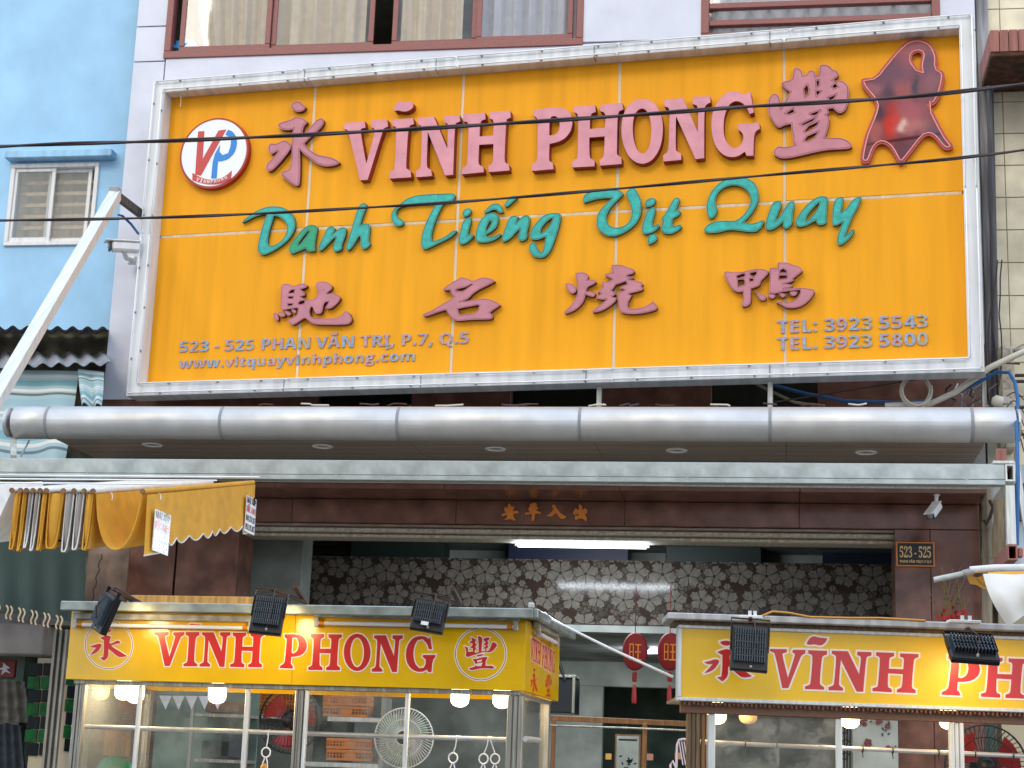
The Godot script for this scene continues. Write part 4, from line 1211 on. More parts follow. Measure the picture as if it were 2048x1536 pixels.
func build_canopy() -> void:
	var Z := 1.7
	var l0 := atz(18, 841, Z)
	var r0 := atz(2034, 855, Z)
	var yc := (l0.y + r0.y) / 2
	var rad := 0.150
	var c := thing("canopy", "brushed steel canopy with a rounded front and recessed downlights", "canopy", Vector3(0, yc, Z))
	var joints := [18.0, 88.0, 438.0, 793.0, 1158.0, 1540.0, 1946.0, 2034.0]
	for k in joints.size() - 1:
		var x0 := atz(joints[k], 845, Z + rad).x
		var x1 := atz(joints[k + 1], 845, Z + rad).x
		var st := S()
		# rounded front as a pipe segment, with slightly rolled edges
		var prof := [Vector2(rad - 0.012, 0.0), Vector2(rad, 0.012), Vector2(rad, x1 - x0 - 0.012), Vector2(rad - 0.012, x1 - x0)]
		lathe(st, prof, Transform3D(Basis(Vector3(0, 0, 1), Vector3(1, 0, 0), Vector3(0, 1, 0)), Vector3(x0, 0, 0)), 40)
		put(st, "nose_segment", mats.stainless, c)
		if k > 0:
			var rg := S()
			lathe(rg, [Vector2(rad - 0.006, -0.012), Vector2(rad + 0.002, -0.012), Vector2(rad + 0.002, 0.012), Vector2(rad - 0.006, 0.012)], Transform3D(Basis(Vector3(0, 0, 1), Vector3(1, 0, 0), Vector3(0, 1, 0)), Vector3(x0, 0, 0)), 32)
			put(rg, "joint_band", mats.tube_grey, c)
	for x in [l0.x, r0.x]:
		var cp := S()
		lathe(cp, [Vector2(0, 0), Vector2(rad - 0.014, 0.0), Vector2(rad - 0.014, 0.02), Vector2(0, 0.02)], Transform3D(Basis(Vector3(0, 0, 1), Vector3(1, 0, 0), Vector3(0, 1, 0)), Vector3(x, 0, 0)), 32)
		put(cp, "end_cap", mats.stainless, c)
	# soffit panels and top
	var sx0 := atz(100, 873, Z).x
	var sx1 := atz(1975, 890, Z).x
	for k in 5:
		var xa := lerpf(sx0, sx1, k / 5.0)
		var xb := lerpf(sx0, sx1, (k + 1) / 5.0)
		one_box(Vector3(xa + 0.002, -rad + 0.02, 0.66 - Z), Vector3(xb - 0.002, -rad + 0.035, -0.02), "soffit_panel", mats.soffit_metal, c, 0.002)
	one_box(Vector3(sx0, rad - 0.09, 0.02 - Z), Vector3(sx1, rad - 0.07, -0.02), "top_sheet", mats.corrugated, c, 0)
	for p in [[305, 888], [645, 891], [991, 896], [1353, 899], [1732, 903]]:
		# where the ray meets the soffit
		var d := ray(p[0], p[1])
		var q := CP + d * ((yc - rad + 0.018 - CP.y) / d.y)
		q.z = clampf(q.z, 0.8, 1.55)
		q.x = atz(p[0], p[1], q.z).x
		var r := S()
		var tf := Transform3D(Basis.IDENTITY, Vector3(q.x, -rad + 0.01, q.z - Z))
		lathe(r, [Vector2(0.062, -0.004), Vector2(0.09, -0.008), Vector2(0.098, 0.0), Vector2(0.09, 0.009), Vector2(0.062, 0.009), Vector2(0.062, -0.004)], tf, 28)
		var ring := put(r, "downlight_ring", mats.tube_white, c)
		var lens := S()
		lathe(lens, [Vector2(0.0, 0.004), Vector2(0.061, 0.004)], tf, 20)
		put(lens, "lens", mats.tube_grey, ring)
	# rubbish and frayed sheet ends lying along the canopy's top
	for k in 14:
		var xx := lerpf(520, 1700, k / 13.0) + rng.randf_range(-30, 30)
		var pp := []
		for j in 4:
			pp.append(atz(xx + j * rng.randf_range(8, 20), 810 + rng.randf_range(-3, 2), Z - 0.1))
		var w := one_tube(pp, 0.008, "wire_scrap", [mats.rusty, mats.dirty_white_cord, mats.cable][k % 3], self, 5)
		tag(w, "short scrap of wire lying along the canopy's top edge", "wire", "wire scraps on the canopy")
	# bracket at the canopy's left end, over the neighbour's corner
	var br := thing("canopy_bracket", "white perforated steel bracket under the canopy's tarpaulin end", "bracket", Vector3.ZERO)
	one_bar(atz(27, 875, 1.6), atz(27, 915, 2.2), 0.05, 0.05, "upright", mats.white_dirty, br)
	one_bar(atz(58, 882, 1.6), atz(42, 912, 2.2), 0.015, 0.015, "brace", mats.tube_grey, br)

func build_awning() -> void:
	# galvanised beam that carries the folding awning
	var Z := 2.55
	var b := thing("awning_beam", "long galvanised steel beam running below the canopy", "beam", Vector3.ZERO)
	var yt := (atz(0, 916, Z).y + atz(1990, 928, Z).y) / 2
	var yb := (atz(0, 957, Z).y + atz(1990, 967, Z).y) / 2
	var x0 := atz(-160, 930, Z).x
	var x1 := atz(2010, 945, Z).x
	one_box(Vector3(x0, yb + (yt - yb) * 0.26, Z - 0.1), Vector3(x1, yt, Z), "web", mats.galvanised, b, 0.004)
	one_box(Vector3(x0, yb, Z - 0.1), Vector3(x1, yb + (yt - yb) * 0.24, Z + 0.006), "flange", mats.galvanised, b, 0.004)
	for k in 12:
		var xx := lerpf(x0 + 0.8, x1 - 0.3, k / 11.0)
		one_box(Vector3(xx, yb + (yt - yb) * 0.2, Z + 0.006), Vector3(xx + 0.014, yb + (yt - yb) * 0.24, Z + 0.016), "screw", mats.tube_white, b, 0.003)
	# end bracket and hanging post
	var e := thing("awning_post", "white square tube post hanging from the awning beam's end", "post", Vector3.ZERO)
	var p0 := atz(2013, 958, Z)
	var p1 := atz(2030, 1120, Z)
	var ew := 0.075
	hollow(x1 + 0.002, x1 + ew, yb + 0.03, yt, Z + 0.004, Z - 0.9, 0.014, "open_tube", mats.alu_white, e)
	one_box(Vector3(x1 + 0.002, p1.y + 0.12, Z - 0.08), Vector3(x1 + ew - 0.006, yb - 0.002, Z), "tube", mats.alu_white, e, 0.004)
	hollow(x1 - 0.002, x1 + ew, p1.y, p1.y + 0.118, Z + 0.004, Z - 0.9, 0.012, "open_tube", mats.brick_pink, e)
	one_box(Vector3(x1 - 0.09, yt + 0.002, Z - 0.11), Vector3(x1 + ew, yt + 0.025, Z + 0.01), "top_plate", mats.alu_white, e, 0.003)
	one_box(Vector3(x1 - 0.06, yt + 0.026, Z - 0.09), Vector3(x1 + 0.02, yt + 0.13, Z - 0.03), "rusty_block", mats.brick_pink, e, 0.008)
	one_box(Vector3(x1 + ew + 0.002, p1.y + 0.02, Z - 0.06), Vector3(x1 + ew + 0.045, p1.y + 0.1, Z - 0.01), "rusty_lug", mats.brick_pink, e, 0.012)
	# conduit below the beam
	tag(one_tube([atz(440, 960, Z - 0.12), atz(900, 964, Z - 0.12), atz(1500, 971, Z - 0.12), atz(1960, 975, Z - 0.12), atz(1985, 973, Z - 0.12), atz(1997, 966, Z - 0.12)], 0.013, "curtain_rod", mats.alu_white), "thin pale metal rod stretched just below the awning beam", "rod")
	# folding awning: rods run towards the street, cloth hangs in loops between them
	var a := thing("folding_awning", "yellow folding cloth awning bunched up with a scalloped front panel", "awning", Vector3.ZERO)
	var far := 2.62
	var xe := atz(506, 963, far).x
	var d := ray(289, 984)
	var near := CP.z + d.z * (xe / d.x)
	var yn := atx(289, 986, xe).y
	var yf := atz(506, 966, far).y
	var drop := yn - atx(289, 1115, xe).y
	var px := [28.0, 45.0, 57.0, 70.0, 84.0, 97.0, 131.0, 152.0, 172.0, 190.0, 289.0]
	var tops := []
	for p in px:
		tops.append(atz(p, 985, near).x)
	tops[10] = xe
	# loops
	for k in 10:
		var s := S()
		var xa: float = tops[k] + 0.012
		var xb: float = tops[k + 1] - 0.012
		var wide := xb - xa
		var dr := drop * (0.92 if k != 9 else 0.86) * (1.0 + 0.03 * sin(k * 2.3))
		sheet(s, 22, 14, func(u, v):
			var t: float = u * 2.0 - 1.0
			var bell: float = sin(u * PI) * 0.035 * (1.0 if k < 9 else -0.4)
			var sag: float = dr * pow(maxf(0.0, 1.0 - pow(absf(t), 2.4 if k == 9 else 5.0)), 0.75)
			var zz: float = lerpf(near, far, v)
			return Vector3(lerpf(xa, xb, u) + (0.01 * sin(v * 9.0 + k) if k < 9 else 0.02 * sin(v * 5.0) * sin(u * PI)), lerpf(yn, yf, v) - sag - 0.01, zz + bell), Vector3(0, 0, 1))
		var hem := []
		for i in 13:
			var t2: float = i / 12.0 * 2.0 - 1.0
			var sg: float = dr * pow(maxf(0.0, 1.0 - pow(absf(t2), 2.4 if k == 9 else 5.0)), 0.75)
			hem.append(Vector3(lerpf(xa, xb, i / 12.0), yn - sg - 0.01, near + 0.004 + sin(i / 12.0 * PI) * 0.035 * (1.0 if k < 9 else -0.4)))
		one_tube(hem, 0.006, "hem", mats.awning_cream if k in [2, 3, 6, 7] else mats.awning_yellow, a, 5)
		# the loop's own end flap, facing the street
		if k < 9:
			var fl := S()
			sheet(fl, 10, 12, func(u, v):
				var t3: float = u * 2.0 - 1.0
				var sg2: float = dr * pow(maxf(0.0, 1.0 - pow(absf(t3), 5.0)), 0.75)
				return Vector3(lerpf(xa, xb, u), yn - 0.012 - sg2 * (1.0 - v), near - 0.01 + 0.05 * sin(u * PI) * sin(v * 2.4)), Vector3(0, 0, 1))
			put(fl, "end_flap", mats.awning_grey if k in [2, 3, 6, 7] else mats.awning_yellow, a)
		put(s, "cloth_loop", mats.awning_grey if k in [2, 3, 6, 7] else mats.awning_yellow, a)
	var first := S()
	sheet(first, 14, 10, func(u, v):
		var sag: float = drop * 0.95 * pow(sin(u * PI), 0.6)
		return Vector3(lerpf(tops[0] - 0.9, tops[0] - 0.02, u), lerpf(yn, yf, v) - sag, lerpf(near, far, v)), Vector3(0, 0, 1))
	put(first, "cloth_loop", mats.awning_cream, a)
	for k in 11:
		one_tube([Vector3(tops[k], yn + 0.004, near + 0.03), Vector3(tops[k], yf + 0.004, far)], 0.02, "rod", mats.awning_cream if k < 10 else mats.awning_yellow, a, 8)
		one_tube([Vector3(tops[k], yn + 0.004, near + 0.03), Vector3(tops[k], yn + 0.004, near + 0.042)], 0.019, "rod_end", mats.wood, a, 8)
		var hk := S()
		tube(hk, [Vector3(tops[k], yn + 0.05, near - 0.25), Vector3(tops[k] + 0.02, yn + 0.03, near - 0.25), Vector3(tops[k] + 0.026, yn, near - 0.25), Vector3(tops[k], yn - 0.03, near - 0.25)], 0.006, 5)
		put(hk, "hook", mats.tube_white, a)
	# scalloped panel hanging from the last rod
	var sc := S()
	sheet(sc, 96, 8, func(u, v):
		var zz: float = lerpf(near, far, u)
		var top: float = lerpf(yn, yf, u)
		var scal := 0.0
		if u > 0.17 and u < 0.86:
			scal = 0.05 + 0.035 * absf(sin((u - 0.17) / 0.69 * PI * 7.0))
			scal = 0.075 - 0.045 * absf(sin((u - 0.17) / 0.69 * PI * 7.0))
		var bot: float = top - drop * lerpf(1.0, 0.93, u) + scal
		return Vector3(xe + 0.022 + 0.018 * sin(u * 16.0) * (1.0 - v) + 0.012 * (1.0 - v), lerpf(bot, top - 0.012, v), zz), Vector3(1, 0, 0))
	var fpn := put(sc, "front_panel", mats.awning_yellow, a)
	var hm := []
	for i in 97:
		var u := i / 96.0
		var top: float = lerpf(yn, yf, u)
		var scal := 0.0
		if u > 0.17 and u < 0.86:
			scal = 0.075 - 0.045 * absf(sin((u - 0.17) / 0.69 * PI * 7.0))
		hm.append(Vector3(xe + 0.036 + 0.018 * sin(u * 16.0), top - drop * lerpf(1.0, 0.93, u) + scal, lerpf(near, far, u)))
	one_tube(hm, 0.006, "hem", mats.awning_cream, fpn, 5)
	# two printed stickers on it
	for t in [[0.03, 0.16, 0.26, 0.92], [0.865, 0.975, 0.2, 0.88]]:
		var z0 := lerpf(near, far, t[0])
		var z1 := lerpf(near, far, t[1])
		var yt2 := lerpf(yn, yf, t[0])
		var st := thing("sticker", "white printed label on the awning's near end" if t[0] < 0.5 else "white printed label on the awning's far end", "label", Vector3(xe + 0.062, yt2 - drop * t[3], z0), 90.0)
		var w := z0 - z1
		var hh: float = drop * (t[3] - t[2])
		one_box(Vector3(0, 0, -0.004), Vector3(w, hh, 0), "card", mats.white_paint, st, 0)
		var fb := font("Droid Sans")
		var kk := 0
		for ln in [["MÁI XẾP", 0.80, mats.print_dark], ["ĐỨC ANH", 0.55, mats.print_red], ["0941.874.187", 0.30, mats.print_dark], ["0934.395.087", 0.06, mats.print_dark]]:
			letters(st, ln[0], Vector2(0.04 * w, hh * ln[1]), Vector2(0.96 * w, hh * ln[1]), hh * 0.17, 0.0005, 0.001, [ln[2]], fb, "lettering")
			kk += 1
	# wires the hooks slide on
	for z in [near - 0.25, (near + far) / 2.0, far + 0.15]:
		tag(one_tube([Vector3(tops[0] - 2.0, lerpf(yn, yf, (near - z) / (near - far)) + 0.055, z), Vector3(xe + 0.1, lerpf(yn, yf, (near - z) / (near - far)) + 0.055, z)], 0.006, "awning_wire", mats.tube_white, self, 5), "thin steel wire above the yellow awning's folds", "wire", "wires of the folding awning")
	# long white arm of an older awning, at the upper left
	var arm := thing("slanted_pole", "long white square tube slanting down from a grey bracket on the wall", "pole", Vector3.ZERO)
	var hinge := atz(231, 390, 1.0)
	one_bar(hinge, atz(-70, 905, 4.7), 0.105, 0.105, "tube", mats.alu_white, arm)
	one_bar(atz(225, 385, 1.05), atz(287, 432, 0.22), 0.05, 0.085, "bracket_arm", mat("grey_wood", Color(0.42, 0.40, 0.37), 0.8, 0.2, "streak", 0.5, 3.0), arm)
	one_box(hinge + Vector3(-0.05, -0.02, -0.03), hinge + Vector3(0.05, 0.07, 0.06), "hinge", mats.tube_grey, arm, 0.01)

func cctv(called: String, label: String, at: Vector3, aim: Vector3, sz: float, base_at: Vector3) -> void:
	var c := thing(called, label, "camera", at)
	var z := aim.normalized()
	var x := Vector3.UP.cross(z).normalized()
	var tf := Transform3D(Basis(x, z.cross(x), z), Vector3.ZERO)
	var st := S()
	bx(st, Vector3(-0.045, -0.04, -0.13) * sz, Vector3(0.045, 0.035, 0.10) * sz, 0.015 * sz, tf)
	put(st, "body", mats.white_paint, c)
	st = S()
	bx(st, Vector3(-0.052, 0.037, -0.13) * sz, Vector3(0.052, 0.05, 0.15) * sz, 0.005 * sz, tf)
	put(st, "sun_hood", mats.white_paint, c)
	st = S()
	bx(st, Vector3(-0.043, -0.038, 0.101) * sz, Vector3(0.043, 0.034, 0.116) * sz, 0.01 * sz, tf)
	var f := put(st, "front", mats.black, c)
	st = S()
	lathe(st, [Vector2(0.0, 0.012), Vector2(0.02, 0.01), Vector2(0.026, 0.0)], Transform3D(Basis(tf.basis.x, tf.basis.z, -tf.basis.y), tf.basis.z * 0.116 * sz), 16)
	put(st, "lens", mats.tube_grey, f)
	var b := base_at - at
	one_tube([Vector3(0, -0.03 * sz, 0), b * 0.4 + Vector3(0, -0.05 * sz, 0), b], [0.016 * sz, 0.02 * sz, 0.022 * sz], "arm", mats.white_paint, c, 8)
	one_box(b - Vector3(0.035, 0.035, 0.03) * sz, b + Vector3(0.035, 0.035, 0.015) * sz, "mount", mats.white_paint, c, 0.01)

func build_front_fittings() -> void:
	cctv("security_camera", "white bullet security camera on the grey wall beside the sign", atz(247, 494, 0.55), Vector3(-0.75, -0.1, 0.5), 1.25, atz(263, 520, 0.12))
	cctv("security_camera", "small white security camera hanging under the beam near the house number", atz(1868, 1022, 0.75), Vector3(-0.45, -0.65, 0.75), 0.85, atz(1874, 985, 0.55))
	var sp := thing("wall_speaker", "small black speaker box fixed high on the grey partition", "speaker", atz(476, 1192, -0.9))
	one_box(Vector3.ZERO, Vector3(0.08, 0.13, 0.1), "cabinet", mats.black, sp, 0.006)
	one_box(Vector3(0.012, 0.02, 0.101), Vector3(0.068, 0.11, 0.106), "grille", mats.black_fin, sp, 0.002)
	one_tube([Vector3(0.05, 0, 0.02), Vector3(0.08, -0.12, 0.02), Vector3(0.1, -0.2, 0)], 0.004, "lead", mats.cable, sp, 5)
	var wc := []
	for j in 14:
		wc.append(atz(203.0 - j * 1.6 + 2.5 * sin(j * 1.9), 1108.0 + j * 8.0, 0.05))
	tag(one_tube(wc, 0.006, "pillar_wire", mats.cable, self, 5), "crooked black wire running down the beige pillar", "wire")
	# house number plate
	var p0 := atz(1793, 1132, 0.03)
	var p1 := atz(1869, 1084, 0.03)
	var n := thing("house_number_plate", "black house number plate with a brass rim on the granite pillar", "plate", Vector3(p0.x, p0.y, 0.0))
	var w := p1.x - p0.x
	var h := p1.y - p0.y
	one_box(Vector3(0, 0, 0.0), Vector3(w, h, 0.018), "rim", mats.gold, n, 0.004)
	one_box(Vector3(0.012, 0.012, 0.01), Vector3(w - 0.012, h - 0.012, 0.0205), "field", mats.black, n, 0.002)
	var brass := mat("brass_letters", Color(0.80, 0.68, 0.48), 0.35, 0.3)
	letters(n, "523 - 525", Vector2(0.03, h * 0.36), Vector2(w - 0.03, h * 0.36), h * 0.46, 0.021, 0.003, [brass], font("Droid Serif"), "digit")
	letters(n, "PHAN VĂN TRỊ P.7 Q.5", Vector2(0.03, h * 0.15), Vector2(w - 0.03, h * 0.15), h * 0.10, 0.021, 0.002, [brass], font("Droid Sans"), "lettering")
	# drain pipes and a rolled cloth at the right pillar
	var dz := 0.35
	var dp := thing("pipe_stack", "beige plastic drain pipe with couplings beside the granite pillar", "pipe", Vector3.ZERO)
	one_tube([atz(1974, 966, dz), atz(1974, 1250, dz)], 0.047, "pipe", mats.pvc, dp, 14)
	for y in [1003.0, 1050.0, 1108.0]:
		one_tube([atz(1974, y - 5, dz), atz(1974, y + 9, dz)], 0.053, "coupling", mats.pvc, dp, 14)
	var rc := S()
	tube(rc, [atz(1996, 962, 0.7), atz(1999, 1000, 0.75), atz(2001, 1040, 0.78), atz(1997, 1080, 0.75), atz(1999, 1118, 0.72), atz(2010, 1132, 0.7)], [0.04, 0.058, 0.06, 0.062, 0.055, 0.03], 12)
	tag(put(rc, "rolled_cloth", mat("cloth_beige", Color(0.76, 0.68, 0.55), 0.85, 0.0, "streak", 0.4, 3.0)), "rolled dirty beige cloth standing beside the drain pipe", "cloth")
	tag(one_tube([atz(1979, 1000, 0.48), atz(1986, 1015, 0.48), atz(1980, 1035, 0.48), atz(1971, 1050, 0.48), atz(1968, 1040, 0.48)], 0.016, "bundled_cable", mats.cable), "black cable bundle looped round the beige drain pipe", "cable")
	# coiled cable, cord bundles and conduits between sign and canopy
	var cz := 0.95
	var coil := S()
	var cc := atz(1832, 783, cz)
	var pp := []
	for k in 90:
		var t := TAU * k / 22.0
		var r := 0.145 + 0.013 * sin(k * 0.37)
		pp.append(cc + Vector3(cos(t) * r * 0.86, sin(t) * r, 0.004 * k / 6.0 - 0.02))
	tube(coil, pp, 0.011, 6)
	tag(put(coil, "coiled_cable", mats.dirty_white_cord), "coil of off white cable hung under the sign board", "cable")
	tag(one_tube([atz(1770, 812, 0.9), atz(1860, 808, 0.92), atz(1910, 785, 1.0), atz(1980, 735, 1.1), atz(2050, 702, 1.15), atz(2110, 690, 1.2)], 0.028, "conduit", mats.dirty_white_cord, self, 10), "thick off white conduit sloping up past the cream post", "conduit")
	tag(one_tube([atz(1540, 768, 0.5), atz(1600, 785, 0.5), atz(1690, 802, 0.6), atz(1810, 806, 0.7), atz(1890, 798, 0.9), atz(1950, 768, 1.0), atz(1995, 744, 1.05), atz(2018, 745, 1.1), atz(2030, 765, 1.2), atz(2036, 800, 1.4), atz(2033, 850, 1.9), atz(2036, 960, 2.0), atz(2034, 1090, 2.0)], 0.016, "blue_cable", mats.blue_cord, self, 8), "bright blue cord sagging under the sign and down the awning post", "cord")
	tag(one_tube([atz(1500, 762, 0.5), atz(1540, 782, 0.5), atz(1590, 805, 0.55), atz(1650, 812, 0.6)], 0.014, "grey_conduit", mats.pvc, self, 8), "short grey conduit curving down behind the canopy", "conduit")
	tag(one_tube([atz(1540, 806, 0.7), atz(1700, 780, 0.8), atz(1850, 756, 0.9), atz(1990, 725, 1.0), atz(2040, 728, 1.05)], 0.008, "stay_wire", mats.cable, self, 6), "thin dark wire stretched from canopy to cream post", "wire")
	for k in 7:
		var q := []
		var xx := 1902.0 + k * 13.0
		for j in 5:
			q.append(atz(xx + rng.randf_range(-14, 14), 768.0 + j * 11.0, 0.6 + rng.randf_range(-0.1, 0.1)))
		tag(one_tube(q, 0.009, "loose_cable", [mats.cable, mats.dirty_white_cord, mats.tube_grey][k % 3], self, 5), "loose tangled cable end in the dark gap below the sign corner", "cable", "tangled cables below the sign")
	for k in 3:
		var q := []
		var xx := 1981.0 + k * 9.0
		for j in 8:
			q.append(atz(xx + 5.0 * sin(j * 0.9 + k * 1.7) + (6.0 if k == 2 and j < 3 else 0.0), 520.0 + j * (30.0 + k * 3.0) - (60.0 if k == 3 else 0.0), 0.2))
		tag(one_tube(q, 0.008, "wall_cable", mats.cable, self, 4), "thin black cable hanging down the cream house's corner", "cable", "cables on the cream house corner")
	for k in 5:
		var q := []
		for j in 9:
			q.append(atz(2008.0 + j * 5.0, 800.0 + k * 26.0 - 38.0 * sin(j / 8.0 * PI) * (0.4 + 0.25 * k), 0.45))
		tag(one_tube(q, 0.006, "looping_cable", mats.cable, self, 5), "thin black cable looping over the cream post", "cable", "cables looping over the cream post")
	var pb := thing("pale_plug", "pale plastic junction fitting on the canopy beside the post", "fitting", atz(1995, 803, 0.9))
	var ps := S()
	lathe(ps, [Vector2(0, -0.05), Vector2(0.05, -0.045), Vector2(0.055, 0.02), Vector2(0.03, 0.05), Vector2(0, 0.055)], Transform3D(Basis(Vector3.BACK, deg_to_rad(80)), Vector3.ZERO), 16)
	put(ps, "shell", mats.dirty_white_cord, pb)
	one_box(Vector3(0.03, -0.03, -0.02), Vector3(0.1, 0.04, 0.03), "cap", mats.white_dirty, pb, 0.012)
	tag(one_box(Vector3(atz(1963, 760, 0.85).x, atz(1963, 815, 0.85).y, 0.8), Vector3(atz(1972, 760, 0.85).x, atz(1963, 745, 0.85).y, 0.85), "sign_stay", mats.alu, self, 0.004), "upright steel stay between canopy and the sign's lower corner", "stay")
	# blue cord on the upper wall by the camera
	tag(one_tube([atz(237, 430, 0.4), atz(245, 432, 0.3), atz(262, 448, 0.2), atz(277, 468, 0.2)], 0.013, "blue_hose", mats.blue_cord, self, 6), "short blue hose stub beside the grey bracket", "hose")
	# plants with red blossom in front of the right pillar
	var pl := thing("dry_plant", "thin dry twigs with red blossom before the granite pillar", "plant", atz(1905, 1245, 3.0))
	var stems := S()
	var leaf := S()
	for k in 16:
		var x := rng.randf_range(-0.13, 0.12)
		var hh := rng.randf_range(0.12, 0.42)
		var lean := rng.randf_range(-0.1, 0.1)
		var t := Vector3(x + lean, hh, rng.randf_range(-0.05, 0.05))
		tube(stems, [Vector3(x * 0.5, -0.1, 0), Vector3(x * 0.8, hh * 0.4, 0), t], [0.005, 0.004, 0.002], 5)
		for j in 6:
			var c := Vector3(x * 0.5, -0.05, 0).lerp(t, 0.45 + 0.09 * j)
			var e := Vector3(rng.randf_range(-1, 1), rng.randf_range(-0.2, 1), rng.randf_range(-1, 1)).normalized() * 0.03
			tri(leaf, c, c + e, c + e.rotated(Vector3.UP, 0.7) * 0.7, Vector3(0, 0, 1))
	put(stems, "twigs", mat("twig", Color(0.42, 0.35, 0.22), 0.9), pl)
	put(leaf, "leaves", mat("leaf_dry", Color(0.35, 0.34, 0.18), 0.9), pl)
	var bl := S()
	for k in 60:
		var c := Vector3(rng.randf_range(-0.09, 0.12), rng.randf_range(-0.1, 0.09), rng.randf_range(-0.04, 0.05))
		var e := Vector3(rng.randf_range(-1, 1), rng.randf_range(-1, 1), rng.randf_range(-1, 1)).normalized() * 0.03
		quad(bl, c, c + e, c + e + e.rotated(Vector3.FORWARD, 1.2), c + e.rotated(Vector3.FORWARD, 1.3), Vector3(0, 0, 1))
	put(bl, "blossom", mat("blossom", Color(0.62, 0.07, 0.06), 0.7), pl)
	# torn awning cloth on white pipes, lower right
	var ta := thing("torn_awning", "torn yellow and white awning cloth hanging from joined white pipes", "awning", Vector3.ZERO)
	var tz := 6.2
	one_tube([atz(1868, 1160, tz), atz(1930, 1147, tz)], 0.017, "thin_pipe", mats.white_dirty, ta, 10)
	one_tube([atz(1940, 1140, tz), atz(1990, 1136, tz), atz(2060, 1135, tz + 0.05), atz(2120, 1136, tz + 0.1)], 0.021, "thick_pipe", mats.white_paint, ta, 10)
	one_tube([atz(1926, 1148, tz), atz(1946, 1143, tz)], 0.022, "pipe_clamp", mats.tube_grey, ta, 8)
	var cl := S()
	sheet(cl, 16, 8, func(u, v):
		var top := atz(lerpf(1932, 1972, u), lerpf(1150, 1146, u) + 6.0 * sin(u * PI), tz + 0.05)
		var bot := atz(lerpf(1940, 1982, u), lerpf(1168, 1180, u), tz - 0.5)
		return bot.lerp(top, v) + Vector3(0, 0, 0.03 * sin(u * 7.0)), Vector3(0, 0, 1))
	put(cl, "yellow_flap", mats.awning_yellow, ta)
	cl = S()
	sheet(cl, 20, 16, func(u, v):
		var top := atz(lerpf(1966, 2130, u), 1148.0, tz + 0.06)
		var bl2 := lerpf(1254.0, 1195.0, clampf(u * 1.4, 0.0, 1.0))
		var bot := atz(lerpf(2016, 2130, u), bl2, tz + 0.12)
		var m := bot.lerp(top, v)
		return m + Vector3(-0.03 * sin(v * PI) * (1.0 - u), 0, 0.06 * sin(v * PI) + 0.02 * sin(u * 13.0)), Vector3(0, 0, 1))
	put(cl, "white_cloth", mats.awning_cream, ta)
	cl = S()
	sheet(cl, 10, 4, func(u, v):
		var top := atz(lerpf(1975, 2130, u), 1139.0, tz - 0.3)
		var bot := atz(lerpf(1978, 2130, u), 1165.0, tz - 0.2)
		return bot.lerp(top, v), Vector3(0, 0, 1))
	put(cl, "yellow_back", mats.awning_yellow, ta)

func build_cables() -> void:
	var Z := 9.0
	for c in [[[-160, 299, 0, 293, 120, 288, 300, 283, 500, 275, 700, 265, 930, 252, 1240, 232, 1500, 213, 1800, 195, 2048, 168, 2220, 146], "black twisted power cable crossing in front of the pink letters", 0.0065], [[-160, 444, 0, 441, 250, 437, 500, 428, 770, 413, 930, 403, 1240, 377, 1560, 348, 1900, 318, 2048, 300, 2220, 278], "black twisted power cable crossing in front of the teal script", 0.005]]:
		var k := pts(c[0])
		var curve := Curve3D.new()
		for i in k.size():
			var p := atz(k[i].x, k[i].y, Z)
			var tn := Vector3.ZERO
			if i > 0 and i < k.size() - 1:
				tn = (atz(k[i + 1].x, k[i + 1].y, Z) - atz(k[i - 1].x, k[i - 1].y, Z)) / 6.0
			curve.add_point(p, -tn, tn)
		var o := thing("power_cable", c[1], "cable", Vector3.ZERO)
		var n := 150
		for strand in 2:
			var pp := []
			for i in n + 1:
				var t := curve.get_baked_length() * i / n
				var ph := i * 0.2 + strand * PI
				pp.append(curve.sample_baked(t) + Vector3(0, sin(ph), cos(ph)) * c[2] * 0.6)
			one_tube(pp, c[2], "strand", mats.cable, o, 6)

# ---------------------------------------------------------------- inside the shop
func strip_lamp(called: String, label: String, a: Vector3, b: Vector3, e: float, glow_e: float) -> void:
	var t := thing(called, label, "lamp", a)
	var d := b - a
	var st := S()
	bar(st, Vector3(0, 0.045, 0), d + Vector3(0, 0.045, 0), 0.04, 0.04, 0.004)
	put(st, "batten", mats.white_paint, t)
	var n := d.normalized()
	for q in [Vector3.ZERO, d - n * 0.03]:
		one_tube([q, q + n * 0.03], 0.017, "lamp_holder", mats.white_dirty, t, 10)
	one_tube([n * 0.03, d - n * 0.03], 0.02, "tube", glow("cool_tube%.1f" % glow_e, Color(0.93, 0.97, 1.0), glow_e), t, 10)
	var l := AreaLight3D.new()
	l.name = "tube_light"
	l.area_size = Vector2(d.length(), 0.03)
	l.light_energy = e
	l.light_color = Color(0.93, 0.97, 1.0)
	l.shadow_enabled = true
	l.area_range = 20.0
	t.add_child(l)
	var out := Vector3.UP.cross(n).normalized()
	for sd in [-1.0, 1.0]:
		# the tube shines sideways as well
		var l2 := AreaLight3D.new()
		l2.name = "tube_light"
		l2.area_size = l.area_size
		l2.light_energy = e * 0.55
		l2.light_color = l.light_color
		l2.shadow_enabled = true
		l2.area_range = 20.0
		t.add_child(l2, true)
		var zz: Vector3 = (out * sd + Vector3.DOWN * 0.25).normalized() * -1.0
		l2.transform = Transform3D(Basis(n, zz.cross(n), zz), d / 2 + out * sd * 0.026)
	var x := n
	l.transform = Transform3D(Basis(x, Vector3.UP.cross(x).normalized() * -1.0, Vector3.UP), d / 2 + Vector3(0, -0.02, 0))

